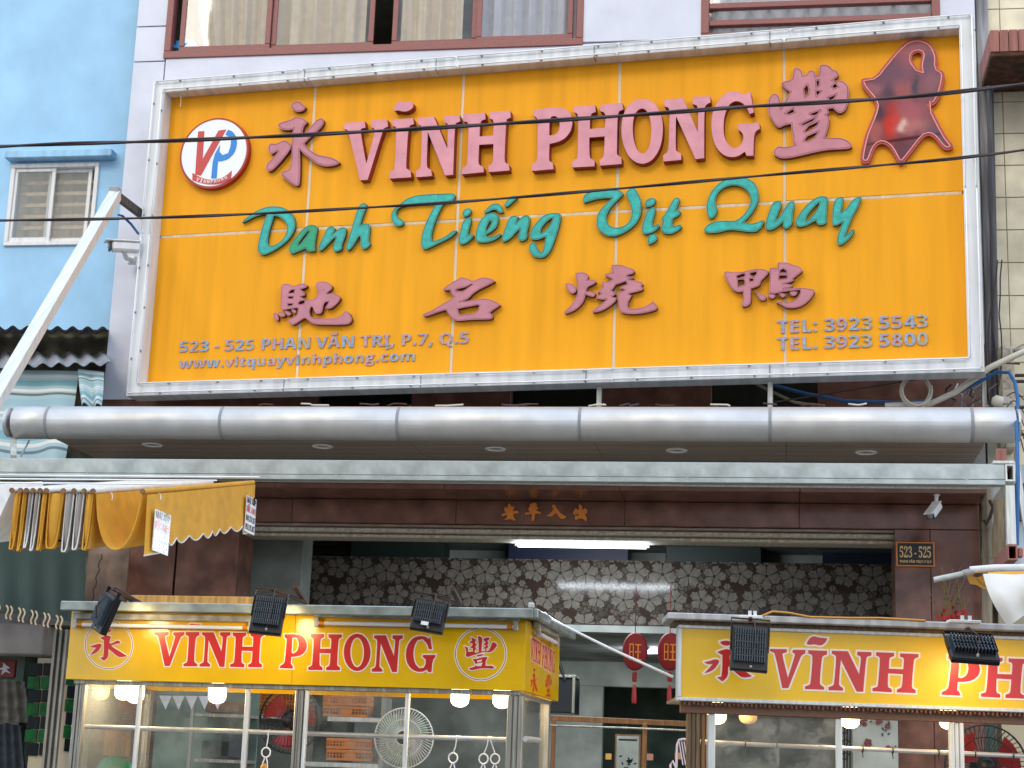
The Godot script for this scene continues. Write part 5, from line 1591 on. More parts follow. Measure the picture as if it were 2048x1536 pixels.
func flower_paper() -> StandardMaterial3D:
	var N := 320
	var img := Image.create(N, N, false, Image.FORMAT_RGB8)
	img.fill(Color(0.22, 0.18, 0.155))
	var fl := []
	var rg := RandomNumberGenerator.new()
	rg.seed = 12
	# small fillers first, large five-petalled blooms over them, tiny rosettes last
	for k in 150:
		fl.append([rg.randf(), rg.randf(), rg.randf_range(0.03, 0.06), 5 if k % 2 else 2, rg.randf() * 6.0, 0.62 + 0.3 * rg.randf()])
	for k in 16:
		fl.append([fmod(0.13 + (k % 4) * 0.25 + 0.125 * ((k / 4) % 2), 1.0), fmod(0.12 + (k / 4) * 0.25 + rg.randf_range(-0.02, 0.02), 1.0), rg.randf_range(0.11, 0.14), 5, rg.randf() * 6.0, 1.0])
	for k in 12:
		fl.append([fmod(0.005 + (k % 4) * 0.25 + 0.125 * ((k / 4) % 2), 1.0), fmod(0.23 + (k / 4) * 0.25, 1.0), 0.036, 6, 0.0, 1.0])
	var nz := FastNoiseLite.new()
	nz.seed = 5
	nz.frequency = 0.05
	for f in fl:
		var R: float = f[2] * N
		for dy in range(int(-R * 1.1) - 3, int(R * 1.1) + 3):
			for dx in range(int(-R * 1.1) - 3, int(R * 1.1) + 3):
				var r := sqrt(dx * dx + dy * dy * 1.15)
				var a: float = atan2(dy, dx) + f[4]
				var edge: float = R * (0.66 + 0.34 * absf(cos(a * f[3] / 2.0)) + 0.05 * sin(a * 17.0))
				if r < edge + 2.5 and r >= edge:
					img.set_pixel(posmod(int(f[0] * N) + dx, N), posmod(int(f[1] * N) + dy, N), Color(0.22, 0.18, 0.155))
				elif r < edge:
					var vein := 0.86 + 0.14 * clampf(absf(sin(a * f[3] * 2.5)) * 2.0, 0.0, 1.0)
					if absf(cos(a * f[3] / 2.0)) < 0.16:
						vein = 0.45
					if r < R * 0.13:
						vein = 0.5
					var c := Color(0.46, 0.435, 0.405) * vein * float(f[5]) * (0.93 + 0.14 * nz.get_noise_2d(dx + f[0] * 900, dy))
					img.set_pixel(posmod(int(f[0] * N) + dx, N), posmod(int(f[1] * N) + dy, N), c)
	img.generate_mipmaps()
	var m := StandardMaterial3D.new()
	m.albedo_texture = ImageTexture.create_from_image(img)
	m.roughness = 0.11
	m.metallic_specular = 0.2
	m.uv1_triplanar = true
	m.uv1_world_triplanar = true
	m.uv1_scale = Vector3.ONE * 0.9
	return m

func crate(called: String, label: String, group: String, at: Vector3, w: float, h: float, dp: float) -> void:
	var c := thing(called, label, "crate", at, rng.randf_range(-4, 4), group)
	var m: Material = mats.orange_plastic
	one_box(Vector3(0.012, 0, -dp + 0.01), Vector3(w - 0.012, 0.01, -0.01), "base", m, c, 0.002)
	for z in [0.0, -dp + 0.012]:
		var st := S()
		bx(st, Vector3(0, h - 0.03, z - 0.014), Vector3(w, h, z + 0.004), 0.003)
		bx(st, Vector3(0, 0, z - 0.012), Vector3(w, 0.025, z), 0.003)
		bx(st, Vector3(0, h * 0.47, z - 0.011), Vector3(w, h * 0.55, z - 0.001), 0.002)
		bx(st, Vector3(w * 0.38, 0.026, z - 0.011), Vector3(w * 0.66, h - 0.031, z - 0.0015), 0.002)
		for k in 15:
			var x := w * k / 14.0
			bx(st, Vector3(maxf(0, x - 0.006), 0.026, z - 0.01), Vector3(minf(w, x + 0.006), h - 0.031, z - 0.002), 0.0)
		put(st, "slatted_side", m, c)
	for x in [0.0, w - 0.012]:
		one_box(Vector3(x, 0.0, -dp + 0.015), Vector3(x + 0.012, h - 0.002, -0.015), "end_wall", m, c, 0.002)

func fan(called: String, label: String, at: Vector3, r: float, turn: float, blade: Material, wire: Material, rings: Array, wires: int) -> void:
	var f := thing(called, label, "fan", at, turn)
	for s in [1.0, -0.6]:
		var st := S()
		for q in rings:
			var pp := []
			for k in 33:
				var t := TAU * k / 32.0
				pp.append(Vector3(cos(t) * r * q, sin(t) * r * q, s * 0.07 * (1.0 - q * q * 0.85)))
			tube(st, pp, 0.0055 if q > 0.95 else 0.003, 5, false)
		for k in wires:
			var t := TAU * k / wires
			var e := Vector3(cos(t), sin(t), 0)
			var sw := Vector3(cos(t + 0.22), sin(t + 0.22), 0)
			tube(st, [sw * r * 0.22 + Vector3(0, 0, s * 0.067), (e + sw).normalized() * r * 0.65 + Vector3(0, 0, s * 0.05), e * r + Vector3(0, 0, s * 0.012)], 0.0022, 4, false)
		put(st, "cage", wire, f)
	for k in 3:
		var st := S()
		var t0 := TAU * k / 3.0 + 0.4
		for off in [0.004, -0.004]:
			sheet(st, 8, 6, func(u, v):
				var t: float = t0 + (u - 0.5) * lerpf(0.7, 1.25, v)
				return Vector3(cos(t) * r * lerpf(0.2, 0.86, v), sin(t) * r * lerpf(0.2, 0.86, v), 0.02 * (u - 0.5) * 2.0 + off), Vector3(0, 0, off))
		put(st, "blade", blade, f)
	var h := S()
	lathe(h, [Vector2(0.0, -0.02), Vector2(r * 0.24, -0.02), Vector2(r * 0.24, 0.03), Vector2(r * 0.14, 0.055), Vector2(0, 0.06)], Transform3D(Basis(Vector3.RIGHT, PI / 2), Vector3.ZERO), 18)
	put(h, "hub", mats.black, f)
	var m := S()
	lathe(m, [Vector2(0, -0.22), Vector2(r * 0.3, -0.2), Vector2(r * 0.34, -0.06), Vector2(0, -0.05)], Transform3D(Basis(Vector3.RIGHT, PI / 2), Vector3.ZERO), 16)
	put(m, "motor", wire, f)
	one_tube([Vector3(0, -0.05, -0.14), Vector3(0, -at.y + 0.2, -0.14)], 0.02, "stand", wire, f, 8)

func build_interior() -> void:
	var r := thing("shop_room", "dim shop interior with a flower papered mezzanine front", "room", Vector3.ZERO)
	var WZ := -2.3
	var x0 := atz(300, 1200, -1).x - 1.0
	var x1 := atz(1900, 1200, 0).x + 0.6
	var w0 := atz(611, 1180, WZ).x
	var wy1 := (atz(700, 1119, WZ).y + atz(1700, 1121, WZ).y) / 2
	var wy0 := atz(1150, 1248, WZ).y
	var lint := (atz(700, 1043, 0).y + atz(1600, 1057, 0).y) / 2
	one_box(Vector3(x0, wy0, WZ - 0.12), Vector3(x1, wy1, WZ), "paper_wall", flower_paper(), r, 0.004)
	one_box(Vector3(x0, lint + 0.3, -5.0), Vector3(x1, lint + 0.45, -0.31), "ceiling", mats.ceiling_paint, r, 0)
	one_box(Vector3(x0, wy0 - 0.08, -9.5), Vector3(x1, wy0 - 0.002, WZ - 0.02), "mezzanine", mats.ceiling_paint, r, 0)
	one_box(Vector3(x0, wy1 - 0.6, -5.1), Vector3(x1, lint + 0.4, -5.0), "loft_wall", mats.green_paint, r, 0)
	for k in 4:
		var lx := lerpf(atz(700, 1100, -3).x, atz(1650, 1100, -3).x, k / 3.0)
		one_box(Vector3(lx, wy1 - 0.3, -3.4 - 0.3 * k), Vector3(lx + 1.1 + 0.3 * (k % 2), wy1 + 0.28 + 0.04 * k, -3.0 - 0.3 * k), "loft_cupboard", mat("loft%d" % k, [Color(0.15, 0.21, 0.19), Color(0.08, 0.12, 0.27), Color(0.16, 0.22, 0.20), Color(0.10, 0.15, 0.22)][k], 0.4), r, 0.01)
	var gw := atz(604, 1150, -1.05)
	one_box(Vector3(x0, 0.14, -1.4), Vector3(gw.x, lint + 0.29, -1.05), "grey_partition", mat("grey_green", Color(0.56, 0.60, 0.57), 0.7, 0.0, "blotch", 0.15, 0.6), r, 0.01)
	var bz := -6.8
	var by := atz(1250, 1374, bz).y
	one_box(Vector3(x0, by, bz - 0.15), Vector3(x1, wy0 - 0.082, bz), "back_beam", mats.plaster, r, 0.01)
	one_box(Vector3(atz(1150, 1400, bz).x - 3, 0.14, bz - 0.2), Vector3(atz(1205, 1400, bz).x, by, bz - 0.02), "back_wall", mats.plaster, r, 0)
	one_box(Vector3(x0, 0.14, -9.6), Vector3(x1, wy0, -9.5), "far_wall", mats.green_paint, r, 0)
	one_box(Vector3(x0 - 0.1, 0.14, -9.5), Vector3(x0, lint + 0.4, -0.31), "side_wall", mats.green_paint, r, 0)
	one_box(Vector3(x1, 0.14, -9.5), Vector3(x1 + 0.1, lint + 0.4, -0.55), "side_wall", mats.green_paint, r, 0)
	one_box(Vector3(x0, 0.135, -9.5), Vector3(x1, 0.16, -0.5), "floor_tiles", mat("floor_tile", Color(0.45, 0.42, 0.38), 0.3, 0.0, "blotch", 0.2, 1.0), r, 0)
	strip_lamp("fluorescent_lamp", "lit fluorescent tube hanging in front of the flower wallpaper", atz(1030, 1090, -0.55), atz(1299, 1094, -0.55), 2.8, 4.0)
	strip_lamp("fluorescent_lamp", "lit fluorescent tube on the shop's inner ceiling behind the red ornaments", atz(1293, 1294, -4.3) - Vector3(0, 0.06, 0), atz(1330, 1304, -5.4) - Vector3(0, 0.0, 0), 2.8, 4.0)
	# hanging red ornaments
	var kw := [[845,560,900,560,900,690,845,690], [920,565,940,565,940,585,920,590]]
	for k in 2:
		var c := atz(1270.0 if k == 0 else 1340.0, 1303.0, 0.3)
		var o := thing("red_ornament", "red oval good luck ornament with a gold character and tassel" if k == 0 else "red oval ornament half hidden behind the stall's yellow header", "ornament", c, 0.0 if k == 0 else -8.0)
		var st := S()
		lathe(st, [Vector2(0, -0.02), Vector2(0.9, -0.016), Vector2(1.0, 0.0), Vector2(0.9, 0.016), Vector2(0, 0.02)], Transform3D(Basis(Vector3(0.118, 0, 0), Vector3(0, 0, 1), Vector3(0, 0.175, 0)), Vector3.ZERO), 32)
		put(st, "disc", mats.lantern_red, o)
		for p in [[-0.05, -0.08, -0.042, 0.07], [-0.042, 0.058, -0.018, 0.07], [-0.042, -0.01, -0.018, 0.0], [-0.042, -0.08, -0.018, -0.068], [-0.018, -0.08, -0.010, 0.07], [0.004, 0.054, 0.058, 0.066], [0.004, -0.012, 0.054, 0.0], [-0.002, -0.084, 0.062, -0.070], [0.024, -0.07, 0.036, 0.054]]:
			one_box(Vector3(p[0], p[1], 0.021), Vector3(p[2], p[3], 0.026), "gold_stroke", mats.gold, o, 0.001)
		one_box(Vector3(-0.022, -0.275, -0.012), Vector3(0.022, -0.185, 0.012), "knot", mats.lantern_red, o, 0.008)
		st = S()
		lathe(st, [Vector2(0.022, -0.47), Vector2(0.026, -0.44), Vector2(0.02, -0.34), Vector2(0.008, -0.3), Vector2(0.0, -0.29)], Transform3D.IDENTITY, 14)
		put(st, "tassel", mats.fan_red, o)
		one_tube([Vector3(0, 0.17, 0), Vector3(0, 0.6, 0)], 0.004, "cord", mats.lantern_red, o, 5)
	# wooden rail frame, scroll, hood and small things in the passage
	var fz := -0.3
	var wf := thing("wooden_stand", "plain wooden rail stand across the shop passage", "stand", Vector3.ZERO)
	one_bar(atz(1102, 1436, fz), atz(1400, 1449, fz), 0.04, 0.05, "top_rail", mats.wood, wf)
	one_bar(atz(1290, 1447, fz + 0.03), atz(1287, 1560, fz + 0.03), 0.05, 0.045, "post", mats.wood, wf)
	one_bar(atz(1108, 1438, fz + 0.03), atz(1104, 1560, fz + 0.03), 0.035, 0.04, "post", mats.wood, wf)
	tag(one_tube([atz(1096, 1451, fz + 0.1), atz(1250, 1456, fz + 0.1), atz(1400, 1462, fz + 0.1)], 0.01, "hanging_rod", mats.alu, self, 6), "thin metal hanging rod under the wooden rail", "rod")
	var sz := -3.0
	var s0 := atz(1232, 1560, sz)
	var s1 := atz(1278, 1473, sz)
	var sc := thing("scroll_picture", "pale scroll picture of dark bamboo leaves behind the wooden post", "picture", Vector3(s0.x, s0.y, sz))
	var sw := s1.x - s0.x
	var sh := s1.y - s0.y
	one_box(Vector3(-0.02, -0.02, -0.01), Vector3(sw + 0.02, sh + 0.02, 0), "border", mats.wood, sc, 0.003)
	one_box(Vector3(0, 0, 0.0), Vector3(sw, sh, 0.004), "paper", mats.plaster, sc, 0.001)
	one_box(Vector3(0.02, sh - 0.05, 0.004), Vector3(sw - 0.02, sh - 0.03, 0.008), "top_bar", mats.black, sc, 0.001)
	for k in 26:
		var c := Vector2(sw * rng.randf_range(0.22, 0.78), sh * rng.randf_range(0.1, 0.55))
		var d := Vector2(rng.randf_range(-1, 1), rng.randf_range(-1, 0.2)).normalized() * 0.05
		var nn := Vector2(-d.y, d.x) * 0.22
		solid(PackedVector2Array([c, c + d * 0.5 + nn, c + d, c + d * 0.5 - nn]), [], 0.004, 0.0055, "painted_leaf", mat("ink", Color(0.12, 0.16, 0.14), 0.7), sc)
	var hz := -1.2
	var h0 := atz(1096, 1425, hz)
	var h1 := atz(1149, 1356, hz)
	var hd := thing("extractor_hood", "dark steel extractor hood with bright edges inside the shop", "hood", Vector3.ZERO)
	one_box(Vector3(h0.x - 0.4, h0.y, hz - 0.5), Vector3(h1.x, h1.y, hz), "casing", mat("hood_dark", Color(0.16, 0.18, 0.20), 0.25, 0.4), hd, 0.01)
	one_box(Vector3(h0.x - 0.4, h1.y + 0.001, hz - 0.5), Vector3(h1.x + 0.015, h1.y + 0.03, hz + 0.015), "rim", mats.alu, hd, 0.004)
	one_box(Vector3(h1.x - 0.02, h0.y, hz + 0.001), Vector3(h1.x + 0.01, h1.y - 0.002, hz + 0.02), "edge", mats.alu, hd, 0.004)
	one_tube([atz(1130, 1360, hz), atz(1120, 1330, hz), atz(1112, 1300, hz), atz(1100, 1285, hz)], 0.02, "duct_pipe", mats.black, hd, 8)
	for c in [[1217.0, 1513.0, 0.055, "small yellow card pinned up beside the scroll picture", "card", Color(0.85, 0.66, 0.34)], [1300.0, 1514.0, 0.06, "pinkish paper clipped to the wooden post", "paper", Color(0.72, 0.52, 0.42)], [1356.0, 1512.0, 0.06, "beige paper note beside the wire hanger", "note", Color(0.75, 0.58, 0.44)]]:
		var p := atz(c[0], c[1], -0.15)
		tag(one_box(p - Vector3(c[2] * 0.5, c[2] * 0.5, 0.004), p + Vector3(c[2] * 0.5, c[2] * 0.5, 0.004), "paper_" + c[4] if c[4] != "paper" else "paper_slip", mat(c[4] + "_paper", c[5], 0.8), self, 0.001), c[3], c[4])
	var hg := S()
	tube(hg, [atz(1352, 1560, 0.5), atz(1354, 1490, 0.5), atz(1358, 1480, 0.5), atz(1368, 1478, 0.5), atz(1380, 1481, 0.5)], 0.011, 8)
	tube(hg, [atz(1342, 1560, 0.5), atz(1341, 1530, 0.5), atz(1345, 1522, 0.5), atz(1352, 1535, 0.5), atz(1358, 1556, 0.5)], 0.011, 8)
	for k in 4:
		tube(hg, [atz(1358 + k * 5, 1483, 0.5), atz(1366 + k * 5, 1530, 0.5)], 0.006, 6)
	tag(put(hg, "wire_rack", mat("rack_pink", Color(0.85, 0.78, 0.80), 0.35)), "pale pink wire rack leaning behind the right stall's post", "rack")
	# shelves, crates and fans behind the left stall
	var rz := -0.75
	var rk := thing("shelf_rack", "metal shelf rack behind the left stall's glass", "shelf", Vector3.ZERO)
	var cb := thing("steel_cupboard", "grey green steel shelf unit behind the left stall's dusty pane", "shelf", Vector3.ZERO)
	var cz := 0.9
	var k0 := atz(276, 1560, cz)
	var k1 := atz(500, 1376, cz)
	one_box(Vector3(k0.x, 0.2, cz - 0.34), Vector3(k1.x, k1.y, cz - 0.32), "back_sheet", mats.green_paint, cb, 0.002)
	for yy in [1426.0, 1517.0]:
		one_box(Vector3(atz(388, yy, cz).x, atz(388, yy, cz).y - 0.03, cz - 0.318), Vector3(k1.x, atz(388, yy, cz).y, cz), "shelf_board", mats.alu, cb, 0.003)
	for xx in [386.0, 498.0]:
		one_box(Vector3(atz(xx, 1400, cz).x - 0.015, 0.2, cz - 0.03), Vector3(atz(xx, 1400, cz).x + 0.015, atz(xx, 1392, cz).y, cz + 0.002), "upright", mats.alu, cb, 0.003)
	for bb in [[410.0, 1424.0, 0.32, 0.1, Color(0.52, 0.36, 0.26), "cardboard box on the steel unit's top shelf"], [402.0, 1514.0, 0.26, 0.15, Color(0.20, 0.24, 0.24), "dark plastic box on the steel unit's lower shelf"], [440.0, 1514.0, 0.2, 0.2, Color(0.16, 0.19, 0.24), "tall dark blue box on the steel unit's lower shelf"]]:
		var bp := atz(bb[0], bb[1], cz - 0.04)
		tag(one_box(bp - Vector3(0, 0, 0.2), bp + Vector3(bb[2], bb[3], 0), "storage_box", mat("box%d" % int(bb[0]), bb[4], 0.7, 0.0, "blotch", 0.3, 3.0), self, 0.006), bb[5], "box")
	for sh2 in [[505.0, 560.0, 1427.0], [655.0, 768.0, 1433.0], [605.0, 762.0, 1523.0]]:
		var a := atz(sh2[0], sh2[2], rz)
		var b := atz(sh2[1], sh2[2], rz)
		one_box(Vector3(a.x, a.y - 0.045, rz - 0.28), Vector3(b.x, a.y, rz), "shelf", mats.alu_white, rk, 0.004)
	for x in [612.0, 767.0]:
		var a := atz(x, 1400, rz)
		one_box(Vector3(a.x - 0.02, 0.16, rz - 0.3), Vector3(a.x + 0.02, atz(x, 1395, rz).y, rz + 0.003), "upright", mats.alu, rk, 0.003)
	for c in [[503.0, 1425.0, 0], [503.0, 1403.0, 3], [645.0, 1432.0, 1], [645.0, 1410.0, 4], [652.0, 1520.0, 2], [652.0, 1497.0, 5]]:
		var p := atz(c[0], c[1], rz - 0.02)
		crate("plastic_crate", ["bottom orange plastic crate of the pair behind the red fan", "bottom orange plastic crate on the upper shelf beside the white fan", "bottom orange plastic crate on the lower shelf beside the white fan", "top orange plastic crate of the pair behind the red fan", "top orange plastic crate on the upper shelf beside the white fan", "top orange plastic crate on the lower shelf beside the white fan"][c[2]], "orange crates on the shelves", p, 0.46, 0.105, 0.25)
	var board := atz(205, 1512, 0.4)
	var board2 := atz(263, 1462, 0.4)
	tag(one_box(Vector3(board.x, board.y, 0.36), Vector3(board2.x, board2.y, 0.4), "wooden_board", mats.wood, self, 0.006), "brown wooden board seen through the left stall's end glass", "board")
	var bunt := thing("bunting", "row of small translucent white pennants behind the left stall", "bunting", Vector3.ZERO)
	for k in 5:
		var p := atz(318.0 + k * 26.0, 1390, 1.0)
		var q := atz(344.0 + k * 26.0, 1390, 1.0)
		var t := atz(331.0 + k * 26.0, 1419, 1.0)
		var st := S()
		tri(st, p, q, t, Vector3(0, 0, 1))
		tri(st, p + Vector3(0, 0, -0.002), q + Vector3(0, 0, -0.002), t + Vector3(0, 0, -0.002), Vector3(0, 0, -1))
		put(st, "pennant", mats.curtain_grey, bunt)
	one_tube([atz(310, 1390, 1.0), atz(455, 1391, 1.0)], 0.004, "string", mats.cable, bunt, 5)
	fan("white_fan", "white wire cage fan standing behind the left stall", atz(808, 1476, 3.2), 0.222, 6, mat("fan_pale", Color(0.50, 0.60, 0.56), 0.35), mats.alu_white, [1.0, 0.62, 0.24], 60)
	fan("red_fan", "red bladed fan half hidden by the left stall's middle post", atz(579, 1440, 3.4), 0.245, -8, mats.fan_red, mats.black, [1.0, 0.8, 0.24], 40)
	fan("red_fan", "red bladed fan behind the right stall's glass", atz(1972, 1532, 4.0), 0.27, 4, mats.fan_red, mats.black, [1.0, 0.7, 0.24], 48)
	# flowered paper panel and door behind the right stall
	var fz2 := 0.25
	var f0 := atz(1706, 1560, fz2)
	var f1 := atz(1795, 1410, fz2)
	var fp := thing("flowered_screen", "pale panel printed with pink roses behind the right stall", "screen", Vector3(f0.x, f0.y, fz2))
	var fw := f1.x - f0.x
	var fh := f1.y - f0.y
	one_box(Vector3(0, 0, -0.02), Vector3(fw, fh, 0), "board", mats.plaster, fp, 0.002)
	var rose := mat("rose", Color(0.55, 0.28, 0.31), 0.7, 0.0, "blotch", 0.4, 14.0)
	var leafm := mat("rose_leaf", Color(0.24, 0.28, 0.26), 0.7)
	for k in 26:
		var c := Vector2(fw * rng.randf_range(0.15, 0.95), fh * rng.randf_range(0.42, 0.92))
		var rr := rng.randf_range(0.012, 0.034) if k % 2 == 0 else rng.randf_range(0.010, 0.018)
		var pg := PackedVector2Array()
		for j in 12:
			var q := 1.0 + 0.22 * sin(j * 2.4 + k)
			pg.append(c + Vector2(cos(TAU * j / 12), sin(TAU * j / 12) * (1.0 if k % 2 == 0 else 0.5)).rotated(k * 0.7) * rr * q)
		var zt := 0.001 + 0.0012 * k
		solid(pg, [], 0.0, zt, "rose_print" if k % 2 == 0 else "leaf_print", rose if k % 2 == 0 else leafm, fp)
	var gr := thing("iron_grille", "black scrolled iron grille beside the flowered panel", "grille", Vector3.ZERO)
	for k in 4:
		one_tube([atz(1683.0 + k * 6.0, 1440, fz2), atz(1682.0 + k * 6.0, 1560, fz2)], 0.007, "bar", mats.black, gr, 6)
	for k in 3:
		var pp := []
		var c := atz(1690, 1462 + k * 26, fz2 + 0.01)
		for j in 16:
			var t := j * 0.45
			pp.append(c + Vector3(cos(t), sin(t), 0) * 0.045 * (1.0 - j / 20.0))
		one_tube(pp, 0.006, "scroll", mats.black, gr, 5)
	one_box(atz(1680, 1420, fz2 - 0.1) + Vector3(0, -1.0, 0), atz(1705, 1420, fz2 - 0.1) + Vector3(0, 0, 0.01), "backing", mats.plaster, gr, 0)

# ---------------------------------------------------------------- stalls
const BV := [[75,210,315,205,315,250,260,270,250,295,330,630,430,295,425,270,390,245,405,210,580,205,575,260,530,285,510,320,335,785,250,785,150,300,130,265,75,245],
	[610,205,840,205,840,260,795,280,775,320,750,690,765,725,805,750,805,790,570,790,570,750,625,725,640,690,665,310,650,270,610,255],
	[630,140,660,80,710,55,760,70,855,75,830,125,780,155,720,140,660,150],
	[890,210,1085,210,1220,540,1245,310,1235,280,1195,260,1200,210,1370,210,1370,260,1320,280,1305,310,1270,800,1190,800,1000,340,975,690,985,725,1025,755,1025,795,850,795,850,750,905,725,920,690,945,310,930,275,890,255],
	[1415,215,1640,215,1640,265,1595,285,1580,310,1575,455,1755,455,1765,310,1755,285,1715,270,1715,220,1945,220,1945,265,1900,290,1885,320,1860,700,1870,735,1910,760,1910,805,1675,805,1675,760,1725,735,1740,700,1750,530,1565,525,1560,700,1570,735,1610,755,1610,805,1370,800,1370,755,1425,735,1440,700,1465,320,1455,285,1415,265]]
const BP := [285,412,370,410,410,430,428,470,425,510,395,545,350,555,328,555,325,600,335,610,340,630,255,628,258,612,280,600,288,580,300,440,285,430]
const BPH := [335,430,365,435,378,470,370,515,345,535,330,530]
const BG := [940,440,990,445,1015,465,1025,445,1040,545,1015,545,1000,500,965,465,925,475,900,520,890,590,905,660,940,695,975,690,990,660,990,625,965,605,970,590,1068,590,1065,610,1045,630,1035,725,1010,725,1000,705,960,725,910,720,865,690,838,640,832,570,850,505,890,455]
const BY := [[595,330,700,300,840,320,830,360,770,405,670,405,610,370],
	[535,545,640,500,730,470,830,510,790,600,785,690,860,690,930,650,990,610,1060,630,1080,670,1050,695,960,700,830,745,900,810,1060,900,1245,1020,1200,1045,1070,1060,1000,1030,900,950,760,830,755,1050,640,1155,530,1070,620,1050,640,900,640,600,590,580],
	[270,760,350,745,500,690,575,720,560,780,480,900,380,965,265,995,330,930,440,800,370,805,310,795]]
const BF := [[315,560,410,600,420,720,530,700,600,750,780,700,960,690,980,680,1060,470,1130,460,1190,530,1150,610,1070,690,990,730,900,712,780,728,600,790,520,815,400,860,350,820,370,760,360,640],
	[440,460,520,420,500,320,570,360,635,390,600,470,650,530,600,580,640,620,590,690,598,742,560,742,540,690,550,620,460,600,530,550,540,500],
	[680,300,740,300,800,350,785,500,770,700,700,722,700,550,690,400],
	[820,380,900,330,1000,340,960,410,920,440,970,470,930,540,970,590,910,620,905,686,870,688,880,630,810,630,870,590,890,540,820,520,890,470],
	[630,825,700,790,830,775,820,800,740,835,660,840],
	[530,900,640,910,750,870,880,850,935,860,880,980,890,1030,870,1090,980,1090,1050,1085,1125,1135,1070,1165,900,1150,700,1165,490,1215,435,1160,600,1110,600,1065,650,1100,770,1100,810,1000,700,1010,620,1040,580,970]]
const BFH := [650,950,790,910,780,970,660,1000]
func ellipse(c: Vector2, rx: float, ry: float, n := 48) -> PackedVector2Array:
	var o := PackedVector2Array()
	for k in n:
		o.append(c + Vector2(cos(TAU * k / n) * rx, sin(TAU * k / n) * ry))
	return o
func bounds(list: Array) -> Rect2:
	var r := Rect2(list[0][0], Vector2.ZERO)
	for p in list:
		for q in p:
			r = r.expand(q)
	return r
func fit(p: PackedVector2Array, r: Rect2, to: Rect2, slope := 0.0) -> PackedVector2Array:
	var o := PackedVector2Array()
	for q in p:
		var u := (q.x - r.position.x) / r.size.x
		var v := (q.y - r.position.y) / r.size.y
		o.append(to.position + Vector2(u * to.size.x, v * to.size.y + slope * u * to.size.x))
	return o
func printed(parent: Node, o: PackedVector2Array, holes: Array, z: float, edge: float, called := "printed_letter") -> void:
	# flat vinyl lettering: a pale outline sheet and the red letter on it (metres)
	var hs := []
	for h in holes:
		for q in shrink(h, -edge):
			hs.append(q)
	var big: Array = Geometry2D.offset_polygon(ccw(o), edge, Geometry2D.JOIN_MITER)
	var b := solid(big[0], hs, z, z + 0.0015, called, mats.print_white, parent)
	solid(o, holes, z + 0.0015, z + 0.003, "red_fill", mats.print_red, b)
func word_shapes() -> Array:
	# the stall lettering VINH PHONG as photo-pixel outlines: [outline, holes, rectangle on the left header]
	var out := []
	for k in 5:
		out.append([soft(pts(BV[k], 300, 1240, 8.533), 40 if k != 2 else 80, 1), []])
	out.append([soft(pts(BP, 480, 1140, 3.2), 45, 1), [soft(pts(BPH, 480, 1140, 3.2), 60, 1)]])
	var h: PackedVector2Array = out[4][0]
	out.append([fit(h, bounds([h]), Rect2(616.5, 1268, 67.3, 72.3)), []])
	out.append([ellipse(Vector2(714.3, 1304.7), 26.7, 37.3), [ellipse(Vector2(714.3, 1304.7), 13.6, 29.5)]])
	var n: PackedVector2Array = out[3][0]
	out.append([fit(n, bounds([n]), Rect2(743.5, 1270.5, 62.2, 73.5)), []])
	out.append([soft(pts(BG, 600, 1160, 3.938), 45, 1), []])
	return out

